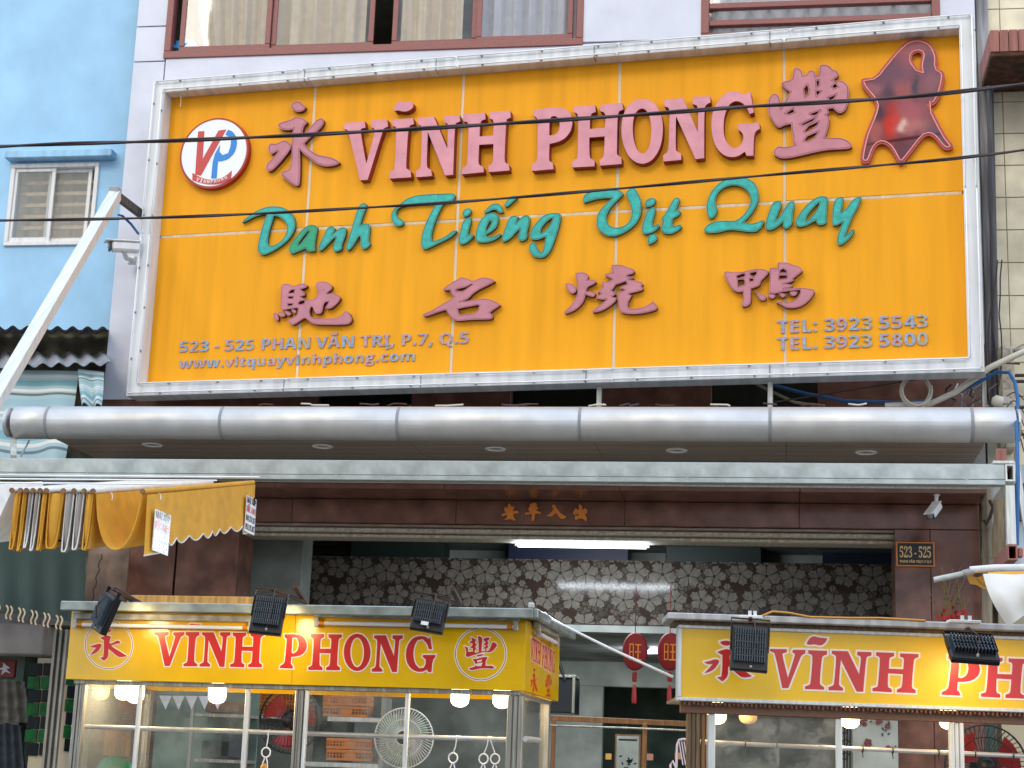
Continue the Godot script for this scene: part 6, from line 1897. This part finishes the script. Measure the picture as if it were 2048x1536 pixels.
func flood(label: String, at: Vector3, euler: Vector3, w: float, h: float, lit: bool, roof: Vector3) -> void:
	var f := thing("floodlight", label, "floodlight", at)
	f.rotation_degrees = euler
	var st := S()
	bx(st, Vector3(-w / 2, -h / 2, -0.002), Vector3(w / 2, h / 2, 0.012), 0.006)
	for q in [[-w / 2, -h / 2, w / 2, -h / 2 + 0.014], [-w / 2, h / 2 - 0.014, w / 2, h / 2], [-w / 2, -h / 2 + 0.0141, -w / 2 + 0.014, h / 2 - 0.0141], [w / 2 - 0.014, -h / 2 + 0.0141, w / 2, h / 2 - 0.0141]]:
		bx(st, Vector3(q[0], q[1], -0.034), Vector3(q[2], q[3], -0.0021), 0.002)
	put(st, "housing", mats.black, f)
	st = S()
	var n := 13
	for k in n:
		var x := lerpf(-w / 2 + 0.022, w / 2 - 0.022, k / (n - 1.0))
		for j in 5:
			var y0 := lerpf(-h / 2 + 0.045, h / 2 - 0.02, j / 5.0)
			var y1 := lerpf(-h / 2 + 0.045, h / 2 - 0.02, (j + 0.86) / 5.0)
			bx(st, Vector3(x - 0.0032, y0, 0.012), Vector3(x + 0.0032, y1, 0.045 - 0.004 * (j % 2)), 0.0)
	for j in 4:
		var yy := lerpf(-h / 2 + 0.045, h / 2 - 0.02, (j + 0.93) / 5.0)
		bx(st, Vector3(-w / 2 + 0.02, yy - 0.003, 0.0125), Vector3(w / 2 - 0.02, yy + 0.003, 0.036), 0.0)
	put(st, "heat_sink", mats.black_fin, f)
	st = S()
	lathe(st, [Vector2(0, 0.016), Vector2(0.007, 0.014), Vector2(0.009, 0.0)], Transform3D(Basis(Vector3.RIGHT, PI / 2), Vector3(0.01, -h / 2 + 0.022, 0.011)), 10)
	put(st, "cable_gland", mats.white_dirty, f)
	one_box(Vector3(-w / 2 + 0.015, -h / 2 + 0.015, -0.006), Vector3(w / 2 - 0.015, h / 2 - 0.015, -0.003), "lens", glow("flood_lit", Color(1.0, 0.86, 0.62), 3.5) if lit else mats.tube_grey, f, 0)
	st = S()
	for s in [-1, 1]:
		bx(st, Vector3(s * (w / 2 + 0.002), -0.02, -0.012), Vector3(s * (w / 2 + 0.006), h / 2 + 0.035, 0.012), 0.001)
	bx(st, Vector3(-w / 2 - 0.006, h / 2 + 0.0351, -0.012), Vector3(w / 2 + 0.006, h / 2 + 0.039, 0.012), 0.001)
	put(st, "yoke", mats.black, f)
	var inv := f.transform.affine_inverse()
	one_bar(Vector3(0, h / 2 + 0.04, 0), inv * roof, 0.022, 0.022, "roof_arm", mats.rusty, f)
	one_tube([Vector3(0.01, -h / 2 + 0.02, 0.02), Vector3(0.03, h * 0.1, 0.075), Vector3(0.02, h / 2 + 0.03, 0.03), inv * roof], 0.004, "lead", mats.cable, f, 5)
	if lit:
		var l := SpotLight3D.new()
		l.name = "flood_beam"
		l.light_color = Color(1.0, 0.86, 0.62)
		l.light_energy = 0.07
		l.light_size = 0.06
		l.spot_angle = 62.0
		l.spot_range = 12.0
		l.spot_attenuation = 2.0
		l.shadow_enabled = true
		f.add_child(l)
		l.position = Vector3(0, 0, -0.04)

func bulb(label: String, at: Vector3, lit: bool, e := 0.3) -> void:
	var b := thing("light_bulb", label, "bulb", at, 0.0, "bulbs of the stalls")
	var st := S()
	lathe(st, [Vector2(0, -0.075), Vector2(0.02, -0.073), Vector2(0.042, -0.063), Vector2(0.055, -0.045), Vector2(0.058, -0.02), Vector2(0.057, 0.03), Vector2(0.05, 0.05), Vector2(0.03, 0.062)], Transform3D.IDENTITY, 24)
	put(st, "globe", glow("bulb_lit", Color(1.0, 0.88, 0.68), 5.0) if lit else mat("bulb_off", Color(0.92, 0.78, 0.55), 0.3), b)
	st = S()
	lathe(st, [Vector2(0.03, 0.062), Vector2(0.028, 0.1), Vector2(0.02, 0.13), Vector2(0, 0.13)], Transform3D.IDENTITY, 16)
	put(st, "cap", mats.white_paint, b)
	if lit:
		var l := OmniLight3D.new()
		l.name = "bulb_light"
		l.light_color = Color(1.0, 0.88, 0.68)
		l.light_energy = e
		l.light_size = 0.05
		l.omni_range = 12.0
		l.omni_attenuation = 2.0
		l.shadow_enabled = true
		b.add_child(l)
		l.position = Vector3(0, -0.02, 0)

func hook(label: String, rail: Vector3, ringc: Vector3, bird: Material) -> void:
	var h := thing("meat_hook", label, "hook", ringc, 0.0, "hooks on the stall rails")
	var up := rail - ringc
	one_tube([up + Vector3(0.0, -0.004, -0.014), up + Vector3(0, 0.016, 0), up + Vector3(0, -0.004, 0.014), up * 0.6 + Vector3(0.003, 0, 0.01), Vector3(0, 0.03, 0)], 0.0035, "stem", mats.tube_white, h, 6)
	var st := S()
	var pp := []
	for k in 25:
		pp.append(Vector3(cos(TAU * k / 24.0) * 0.028, sin(TAU * k / 24.0) * 0.03, 0))
	tube(st, pp, 0.005, 6, false)
	put(st, "ring", mats.tube_white, h)
	one_tube([Vector3(-0.004, -0.03, 0), Vector3(-0.014, -0.06, 0.003), Vector3(-0.018, -0.1, 0.006)], 0.004, "prong", mats.tube_white, h, 6)
	one_tube([Vector3(0.004, -0.03, 0), Vector3(0.014, -0.06, 0.003), Vector3(0.018, -0.1, 0.006)], 0.004, "prong", mats.tube_white, h, 6)
	var d := S()
	lathe(d, [Vector2(0, -0.46), Vector2(0.05, -0.43), Vector2(0.085, -0.34), Vector2(0.08, -0.24), Vector2(0.045, -0.16), Vector2(0.026, -0.11), Vector2(0.024, -0.085), Vector2(0.015, -0.07), Vector2(0, -0.066)], Transform3D(Basis(Vector3(1, 0, 0), Vector3(0.06, 1, 0), Vector3(0, 0, 0.8)), Vector3.ZERO), 18)
	var o := put(d, "roast_bird", bird)
	o.position = ringc
	tag(o, "roast bird hanging by its neck from a stall hook", "roast bird", "roast birds on the stall hooks")

func tube_fixture(label: String, at: Vector3, turn: float, len: float) -> void:
	var t := thing("tube_fixture", label, "lamp", at, turn, "unlit tubes on the stall header")
	one_box(Vector3(0, 0.055, 0.0), Vector3(len, 0.095, 0.045), "batten", mats.white_dirty, t, 0.004)
	for x in [0.005, len - 0.035]:
		one_box(Vector3(x, -0.005, 0.022), Vector3(x + 0.03, 0.056, 0.05), "lamp_holder", mats.white_dirty, t, 0.004)
	one_tube([Vector3(0.03, 0.018, 0.036), Vector3(len - 0.03, 0.018, 0.036)], 0.0135, "tube", mats.tube_white, t, 12)
	for x in [0.036, len - 0.07]:
		one_tube([Vector3(x, 0.018, 0.036), Vector3(x + 0.034, 0.018, 0.036)], 0.0142, "end_cap", mats.gold, t, 12)

func build_left_stall() -> void:
	var Z := 5.55
	var o := atz(131, 1358, Z)
	var s := thing("food_stall", "yellow headed glass food stall with two round character emblems", "stall", o, -2.0)
	var tr := loc(s, 1052, 1238, 0)
	var br := loc(s, 1048, 1381, 0)
	var W := br.x
	var H := (loc(s, 140, 1222, 0).y + tr.y - br.y) / 2
	var D := 1.27
	var xm := loc(s, 582, 1380, 0).x
	var zt := 0.0
	one_box(Vector3(0, 0, -0.03), Vector3(xm - 0.001, H, zt), "header_board", mats.vinyl, s, 0.002)
	one_box(Vector3(xm + 0.001, 0, -0.03), Vector3(W, H, zt), "header_board", mats.vinyl, s, 0.002)
	one_box(Vector3(0, 0, -D), Vector3(0.025, H - 0.002, -0.031), "side_board", mats.vinyl, s, 0.002)
	one_box(Vector3(0, 0, -D - 0.03), Vector3(W, H - 0.003, -D - 0.001), "back_board", mats.vinyl, s, 0.002)
	# right side board with its own print
	var st := S()
	bx(st, Vector3(0, 0, -0.025), Vector3(D - 0.033, H - 0.002, 0), 0.002)
	var side := put(st, "side_board", mats.vinyl, s)
	side.position = Vector3(W, 0, -0.032)
	side.rotation.y = PI / 2
	# lettering
	var sh := word_shapes()
	for g in sh:
		var hs := []
		for q in g[1]:
			hs.append(on_plane(s, q, 0.003))
		printed(s, on_plane(s, g[0], 0.003), hs, 0.0004, 0.008)
	var alls := []
	for g in sh:
		alls.append(g[0])
	var wr := bounds(alls)
	for g in sh:
		# mirrored top to bottom: photo rows grow downwards
		var f2 := func(p: PackedVector2Array) -> PackedVector2Array:
			var q := fit(p, wr, Rect2(0.14, 0, D - 0.36, -0.2))
			for i in q.size():
				q[i] += Vector2(0, H * 0.86)
			return q
		var hs := []
		for q in g[1]:
			hs.append(f2.call(q))
		printed(side, f2.call(g[0]), hs, 0.0004, 0.005)
	var emb := [[Vector2(218, 1290), 49.5, 50.0, BY, 160.0, 1235.0], [Vector2(961.5, 1308), 53.0, 54.5, BF, 905.0, 1250.0]]
	for e in emb:
		for q in [[1.0, 0.965, mats.print_white], [0.965, 0.94, mats.print_dark], [0.94, 0.905, mats.print_white]]:
			solid(on_plane(s, ellipse(e[0], e[1] * q[0], e[2] * q[0], 56), 0), [on_plane(s, ellipse(e[0], e[1] * q[1], e[2] * q[1], 56), 0)], 0.0004, 0.0016, "emblem_ring", q[2], s)
		var k := 0
		for a in e[3]:
			var p := soft(pts(a, e[4], e[5], 13.357), 60, 1)
			var big: Array = Geometry2D.offset_polygon(ccw(on_plane(s, p, 0.003)), 0.006, Geometry2D.JOIN_MITER)
			var zz := 0.0004 + 0.0002 * k
			var w := solid(big[0], [], 0.0, 0.001 + zz, "emblem_stroke", mats.print_white, s)
			var hs := []
			if e[3] == BF and k == 5:
				hs = [on_plane(s, pts(BFH, e[4], e[5], 13.357), 0.003)]
			solid(on_plane(s, p, 0.003), hs, 0.001 + zz, 0.0045, "red_fill", mats.print_red, w)
			k += 1
	# the same two characters, small, on the side board
	for e in [[BY, 0.18], [BF, 0.72]]:
		var list := []
		for a in e[0]:
			list.append(pts(a))
		var r := bounds(list)
		for p in list:
			var q := fit(p, r, Rect2(e[1], 0, 0.26, -0.15))
			for i in q.size():
				q[i] += Vector2(0, H * 0.36)
			solid(q, [], 0.0, 0.0015, "side_stroke", mats.print_red, side)
	# roof slab and trim
	var over := 0.16
	var t0 := loc(s, 121, 1202, over)
	var t1 := loc(s, 121, 1221, over)
	var t2 := loc(s, 1066, 1236, over)
	var th := t0.y - t1.y
	var ty: float = lerpf(t1.y, t2.y, 0.5)
	one_box(Vector3(t0.x, ty, over - 0.03), Vector3(t2.x, ty + th, over), "roof_trim", mat("trim", Color(0.70, 0.74, 0.70), 0.3, 0.3, "blotch", 0.35, 1.4), s, 0.006)
	one_box(Vector3(t2.x + 0.001, ty, -D - 0.1), Vector3(t2.x + 0.03, ty + th, over), "roof_trim", mats.trim, s, 0.006)
	one_box(Vector3(t0.x, ty + th * 0.55, -D - 0.1), Vector3(t2.x, ty + th * 0.8, over - 0.031), "roof", mats.galvanised, s, 0.004)
	one_box(Vector3(t0.x + 0.02, ty + 0.02, -D - 0.09), Vector3(t2.x - 0.02, ty + 0.035, over - 0.035), "roof_lining", mats.galvanised, s, 0)
	one_box(Vector3(loc(s, 248, 1200, -0.5).x, ty + th, -0.6), Vector3(loc(s, 502, 1200, -0.5).x, loc(s, 400, 1192, -0.55).y, -0.55), "roof_plank", mat("plank", Color(0.84, 0.62, 0.30), 0.6, 0.0, "streak", 0.3, 2.0), s, 0.004)
	one_box(t2 + Vector3(-0.035, th, -0.05), t2 + Vector3(0.0, th + 0.035, -0.01), "corner_peg", mats.white_dirty, s, 0.006)
	# frame, glass and cabinet below
	var yb := -1.2
	for p in [[150.0, 171.0, -0.02], [591.0, 608.0, -0.02], [1016.0, 1049.0, -0.02]]:
		var xa := loc(s, p[0], 1375, -0.02).x
		var xb := loc(s, p[1], 1375, -0.02).x
		st = S()
		var n := 3
		for k in n:
			var q0 := lerpf(xa, xb, float(k) / n)
			var q1 := lerpf(xa, xb, (k + 0.86) / n)
			bx(st, Vector3(q0, yb, -0.07), Vector3(q1, -0.03, -0.02 - 0.006 * (k % 2)), 0.004)
		bx(st, Vector3(xa + 0.004, yb, -0.068), Vector3(xb - 0.004, -0.031, -0.04), 0)
		put(st, "post", mats.alu, s)
	one_box(Vector3(loc(s, 608.5, 1400, -0.02).x, yb, -0.06), Vector3(loc(s, 615, 1400, -0.02).x, -0.03, -0.025), "mullion", mats.alu_white, s, 0.004)
	for x in [[0.06, 0.1], [W - 0.1, W - 0.04]]:
		one_box(Vector3(x[0], yb, -D + 0.04), Vector3(x[1], -0.002, -D + 0.1), "back_post", mats.alu, s, 0.004)
	one_box(Vector3(0.05, -0.028, -0.08), Vector3(W - 0.03, -0.001, -0.02), "head_rail", mats.alu, s, 0.003)
	one_box(Vector3(W - 0.08, -0.028, -D + 0.05), Vector3(W - 0.035, -0.002, -0.082), "head_rail", mats.alu, s, 0.003)
	one_box(Vector3(0.05, -0.028, -D + 0.05), Vector3(0.095, -0.002, -0.082), "head_rail", mats.alu, s, 0.003)
	var mulls := [282.0, 497.0, 817.0]
	for p in mulls:
		var xa := loc(s, p, 1380, -0.05).x
		one_box(Vector3(xa - 0.012, yb, -0.062), Vector3(xa + 0.012, -0.03, -0.03), "mullion", mats.alu_white, s, 0.004)
	for q in [[286.0, 494.0, "pane_dusty"], [616.0, 814.0, "pane_dusty"]]:
		one_box(Vector3(loc(s, q[0], 1400, -0.05).x, yb, -0.05), Vector3(loc(s, q[1], 1400, -0.05).x, -0.03, -0.045), "pane", mats[q[2]], s, 0)
	one_box(Vector3(W - 0.06, yb, -D + 0.1), Vector3(W - 0.055, -0.03, -0.09), "pane", mats.pane, s, 0)
	one_box(Vector3(0.07, yb, -D + 0.1), Vector3(0.075, -0.03, -0.09), "pane", mats.pane, s, 0)
	one_box(Vector3(0.03, 0.1 - o.y, -D + 0.02), Vector3(W - 0.02, yb - 0.001, -0.01), "cabinet", mats.stainless, s, 0.01)
	# inner ceiling of the cabinet
	one_box(Vector3(0.03, 0.03, -D + 0.02), Vector3(W - 0.03, 0.045, -0.04), "inner_ceiling", mat("inner_ceiling", Color(0.62, 0.56, 0.46), 0.5), s, 0)
	# hanging rail
	var rz := -0.16
	var ra := loc(s, 150, 1455, rz)
	var rb := loc(s, 1012, 1477, rz)
	var ry := (ra.y + rb.y) / 2
	one_tube([Vector3(ra.x - 0.02, ry, rz), Vector3(rb.x, ry, rz)], 0.0145, "hanging_rail", mats.stainless, s, 12)
	one_tube([loc(s, 1050, 1478, -0.03), loc(s, 1062, 1479, -0.4), loc(s, 1078, 1481, -0.75)], 0.017, "handle", mats.stainless, s, 10)
	# bulbs
	var tw := s.transform
	for b in [[202.0, 1378.0, -0.5, false, "unlit cream bulb inside the left stall's end"], [248.0, 1377.0, -0.35, true, "glowing bulb set back, partly behind its neighbour at the left stall's end"], [271.0, 1383.0, -0.25, true, "glowing bulb touching the first thin mullion of the left stall"], [435.0, 1384.0, -0.3, true, "glowing bulb above the dusty pane of the left stall"], [920.0, 1390.0, -0.3, true, "glowing bulb over the round emblem's side of the left stall"], [1004.0, 1393.0, -0.4, true, "glowing bulb beside the left stall's right post"]]:
		bulb(b[4], tw * loc(s, b[0], b[1], b[2]), b[3], 0.11)
	var bm := mat("roast_red", Color(0.55, 0.20, 0.09), 0.25, 0.0, "blotch", 0.4, 6.0)
	var by := mat("roast_yellow", Color(0.80, 0.58, 0.20), 0.3, 0.0, "blotch", 0.3, 6.0)
	for hk in [[538.0, 1467.0, 532.0, 1505.0, by, "meat hook holding a yellow bird behind the left stall's open front"], [914.0, 1476.0, 906.0, 1516.0, bm, "single meat hook right of the white fan"], [977.0, 1479.0, 967.0, 1518.0, bm, "meat hook of a pair, its wire slanting away from the post"], [982.0, 1479.0, 990.0, 1518.0, bm, "meat hook of a pair, next to the left stall's right post"]]:
		var rl := loc(s, hk[0], hk[1], rz)
		var rc := loc(s, hk[2], hk[3], rz)
		hook(hk[5], tw * Vector3(rl.x, ry, rz), tw * Vector3(rc.x, rc.y, rz), hk[4])
	# fixtures and floodlights on the header
	tube_fixture("unlit tube fixture on the header under the side-on floodlight", tw * Vector3(loc(s, 150, 1250, 0).x, loc(s, 150, 1255, 0.04).y, 0.005), -2.0, loc(s, 512, 1250, 0).x - loc(s, 150, 1250, 0).x)
	tube_fixture("unlit tube fixture on the header above the letters PHONG", tw * Vector3(loc(s, 631, 1250, 0).x, loc(s, 631, 1252, 0.04).y, 0.005), -2.0, loc(s, 1040, 1250, 0).x - loc(s, 631, 1250, 0).x)
	tube_fixture("short unlit tube fixture on the stall's side board", tw * Vector3(W + 0.005, H * 0.80, -0.2), 88.0, 0.75)
	var fz := 0.42
	flood("black floodlight seen edge-on above the red emblem character", tw * loc(s, 209, 1226, fz), Vector3(-14, -46, -16), 0.2, 0.24, true, tw * loc(s, 285, 1208, -0.1))
	flood("black floodlight hanging over the gap in the stall's lettering", tw * loc(s, 536, 1229, fz), Vector3(-16, 8, -4), 0.195, 0.245, true, tw * loc(s, 607, 1204, -0.1))
	flood("black floodlight with a white sticker over the letters of the stall", tw * loc(s, 858, 1232, fz), Vector3(-12, 4, -8), 0.2, 0.19, false, tw * loc(s, 908, 1205, -0.1))
	var fl := get_node("floodlight_002")
	one_box(Vector3(-0.03, -0.072, 0.0462), Vector3(0.015, -0.05, 0.048), "sticker", mats.white_paint, fl, 0)
	for b in [[245.0, 1185.0, 280.0, 1213.0, "edge-on"], [590.0, 1172.0, 612.0, 1206.0, "finned"], [905.0, 1178.0, 920.0, 1207.0, "stickered"]]:
		tag(one_bar(tw * loc(s, b[0], b[1], 0.2), tw * loc(s, b[2], b[3], -0.25), 0.03, 0.03, "roof_strut", mats.rusty), "rusty strut bracing the %s floodlight on the left stall's roof" % b[4], "strut", "floodlight struts")
	# pale cord from the roof corner to the other stall
	tag(one_tube([tw * (t2 + Vector3(0.02, th, -0.3)), atz(1100, 1238, 5.3), atz(1220, 1297, 5.3), atz(1346, 1354, 5.3)], 0.009, "stretched_rope", mats.tube_white, self, 6), "pale rope stretched from the left stall's roof to the right stall", "rope")
	# green lid at the stall's end
	var gl := S()
	lathe(gl, [Vector2(0.14, -0.2), Vector2(0.135, -0.1), Vector2(0.1, -0.03), Vector2(0.04, 0.0), Vector2(0, 0.003)], Transform3D(Basis.IDENTITY, atz(232, 1512, 4.6)), 24)
	tag(put(gl, "green_tub", mat("tub_green", Color(0.03, 0.38, 0.24), 0.4)), "dark green plastic tub showing behind the left stall's end glass", "tub")

func build_right_stall() -> void:
	var Z := 5.7
	var o := atz(1355, 1401, Z)
	var s := thing("food_stall", "yellow headed glass food stall with a white framed header", "stall", o, 8.6)
	var H := loc(s, 1357, 1249, 0).y
	var W := 2.95
	var D := 1.2
	var fw := 0.022
	one_box(Vector3(fw, fw, -0.03), Vector3(W - fw, H - fw, 0), "header_board", mats.flex_yellow, s, 0.001)
	for b in [[0, 0, W, fw], [0, H - fw, W, H], [0, fw + 0.001, fw, H - fw - 0.001], [W - fw, fw + 0.001, W, H - fw - 0.001]]:
		one_box(Vector3(b[0], b[1], -0.05), Vector3(b[2], b[3], 0.012), "header_frame", mats.alu_white, s, 0.004)
	for x in [0.0, W - 0.03]:
		one_box(Vector3(x, 0.002, -0.14), Vector3(x + 0.03, H - 0.002, -0.052), "side_plate", mats.alu_white, s, 0.002)
	one_box(Vector3(-0.075, H + 0.022, -0.3), Vector3(W + 0.08, H + 0.062, 0.1), "roof", mat("roof_grey", Color(0.80, 0.79, 0.77), 0.5, 0.1, "streak", 0.3, 1.0), s, 0.006)
	one_box(Vector3(-0.03, H + 0.001, -0.28), Vector3(W + 0.03, H + 0.021, 0.02), "roof_batten", mats.wood_raw, s, 0.004)
	# lettering: same shapes as on the other stall
	var sh := word_shapes()
	var to := [Rect2(1540, 1297, 71, 78), Rect2(1610, 1300, 44, 78), Rect2(1613, 1272, 42, 18), Rect2(1657, 1301, 86, 80), Rect2(1745, 1304, 92, 79), Rect2(1883, 1310, 77, 80), Rect2(1962, 1314, 92, 80), Rect2(2058, 1315, 76, 88), Rect2(2138, 1320, 86, 80), Rect2(2228, 1321, 86, 86)]
	for k in sh.size():
		var g: Array = sh[k]
		var r := bounds([g[0]])
		var hs := []
		for q in g[1]:
			hs.append(on_plane(s, fit(q, r, to[k], 0.036), 0.003))
		printed(s, on_plane(s, fit(g[0], r, to[k], 0.036), 0.003), hs, 0.0004, 0.011)
	var list := []
	for a in BY:
		list.append(soft(pts(a), 60, 1))
	var yr := bounds(list)
	for p in list:
		printed(s, on_plane(s, fit(p, yr, Rect2(1408, 1280, 96, 82), 0.03), 0.003), [], 0.0004, 0.011, "printed_stroke")
	# row of small lamps under the header, dull beads
	var bd := S()
	for k in 110:
		var x := 0.01 + W * k / 111.0
		bx(bd, Vector3(x, -0.022 - 0.004 * (k % 3), -0.01), Vector3(x + 0.015, -0.002, 0.006), 0.004)
	var bead := put(bd, "bead_fringe", mat("bead", Color(0.55, 0.30, 0.14), 0.4, 0.0, "fine", 0.5, 9.0), s)
	bead.set_meta("kind", "stuff")
	one_box(Vector3(0.02, -0.07, -0.09), Vector3(W - 0.02, -0.001, -0.04), "head_rail", mat("rail_brown", Color(0.45, 0.30, 0.18), 0.5), s, 0.004)
	# posts, mullions, glass
	var yb := -1.25
	for p in [[1374.0, 1402.0, "wood_raw"], [1900.0, 1928.0, "alu_white"]]:
		var xa := loc(s, p[0], 1430, -0.04).x
		var xb := loc(s, p[1], 1430, -0.04).x
		var st := S()
		for k in 3:
			bx(st, Vector3(lerpf(xa, xb, k / 3.0), yb, -0.1), Vector3(lerpf(xa, xb, (k + 0.88) / 3.0), -0.071, -0.04 - 0.006 * (k % 2)), 0.004)
		bx(st, Vector3(xa + 0.004, yb, -0.098), Vector3(xb - 0.006, -0.072, -0.06), 0)
		put(st, "post", mats[p[2]], s)
	for p in [[1403.0, 1411.0, "wood"], [1416.0, 1431.0, "alu_white"], [1672.0, 1684.0, "alu_white"]]:
		one_box(Vector3(loc(s, p[0], 1430, -0.05).x, yb, -0.085), Vector3(loc(s, p[1], 1430, -0.05).x, -0.071, -0.05), "mullion", mats[p[2]], s, 0.004)
	one_box(Vector3(loc(s, 1431, 1430, -0.06).x, yb, -0.07), Vector3(loc(s, 1672, 1430, -0.06).x, -0.071, -0.065), "pane", smeared("pane_smeared", Color(0.62, 0.61, 0.54), 0.08, 0.5, 1.1), s, 0)
	one_box(Vector3(0.03, 0.1 - o.y, -D + 0.02), Vector3(W - 0.02, yb - 0.001, -0.03), "cabinet", mats.stainless, s, 0.01)
	one_box(Vector3(0.035, 0.03, -D + 0.02), Vector3(W - 0.035, 0.045, -0.055), "cabinet_roof", mats.inner_ceiling, s, 0)
	for x in [0.3, W - 0.09]:
		one_box(Vector3(x, yb, -D + 0.02), Vector3(x + 0.05, -0.002, -D + 0.07), "back_post", mats.alu, s, 0.004)
	var rz := -0.2
	var ra := loc(s, 1396, 1484, rz)
	var rb := loc(s, 2048, 1512, rz)
	one_tube([ra, rb.lerp(ra, -0.4) * Vector3(1, 0, 1) + Vector3(0, lerpf(ra.y, rb.y, 1.4), 0)], 0.0135, "hanging_rail", mats.stainless, s, 12)
	var tw := s.transform
	for b in [[1434.0, 1424.0, -0.3, true, "glowing bulb behind the smeared pane's corner"], [1496.0, 1424.0, -0.5, false, "unlit cream bulb behind the smeared pane"], [1700.0, 1432.0, -0.22, true, "glowing bulb beside the flowered panel"], [1897.0, 1434.0, -0.4, true, "glowing bulb half behind the right stall's pale post"]]:
		bulb(b[4], tw * loc(s, b[0], b[1], b[2]), b[3], 0.11)
	for hx in [1490.0, 1553.0, 1725.0, 1785.0, 1877.0, 1950.0, 2026.0]:
		var p := loc(s, hx, 1484.0 + (hx - 1396.0) * 0.043, rz)
		var h := thing("rail_clip", "small black wire clip on the right stall's rail", "clip", tw * p, 8.6, "clips on the stall rail")
		var st := S()
		var pp := []
		for k in 13:
			pp.append(Vector3(0, cos(TAU * k / 12.0) * 0.019, sin(TAU * k / 12.0) * 0.019))
		tube(st, pp, 0.004, 5, false)
		put(st, "loop", mats.black, h)
		one_tube([Vector3(0, -0.018, 0), Vector3(0.004, -0.05, 0)], 0.003, "tail", mats.black, h, 5)
	# floodlights with white roof arms
	var fz := 0.36
	flood("black floodlight before the red character on the white framed header", tw * loc(s, 1499, 1296, fz), Vector3(-10, 6, -3), 0.215, 0.27, false, tw * loc(s, 1500, 1240, 0.0))
	flood("wide black floodlight tilted over the right stall's lettering", tw * loc(s, 1945, 1297, fz), Vector3(-48, 12, -3), 0.28, 0.21, true, tw * loc(s, 1935, 1252, 0.0))
	for p in [[1480.0, 1233.0, 1524.0, 1232.0, "white roof bracket of the right stall's upright floodlight"], [1896.0, 1242.0, 1960.0, 1237.0, "white roof bracket of the right stall's tilted floodlight"]]:
		var br := thing("lamp_bracket", p[4], "bracket", tw * loc(s, p[0], p[1], 0.2), 8.6)
		var w := loc(s, p[2], p[3], 0.2).x - loc(s, p[0], p[1], 0.2).x
		one_box(Vector3(0, -0.012, -0.05), Vector3(w, 0.008, 0.03), "bar", mats.white_paint, br, 0.004)
		for x in [0.45, 0.68]:
			one_tube([Vector3(w * x, 0.009, 0), Vector3(w * x, 0.035, 0)], 0.011, "bolt", mats.white_paint, br, 8)
	tag(one_tube([tw * loc(s, 1524, 1232, 0.12), tw * loc(s, 1545, 1223, 0.12), tw * loc(s, 1580, 1226, 0.1), tw * loc(s, 1620, 1234, 0.1), tw * loc(s, 1700, 1236, 0.1), tw * loc(s, 1760, 1236, 0.1), tw * loc(s, 1850, 1241, 0.1)], 0.007, "yellow_cable", mat("cord_yellow", Color(0.78, 0.55, 0.20), 0.5), self, 6), "yellow cord lying along the right stall's roof edge", "cable")
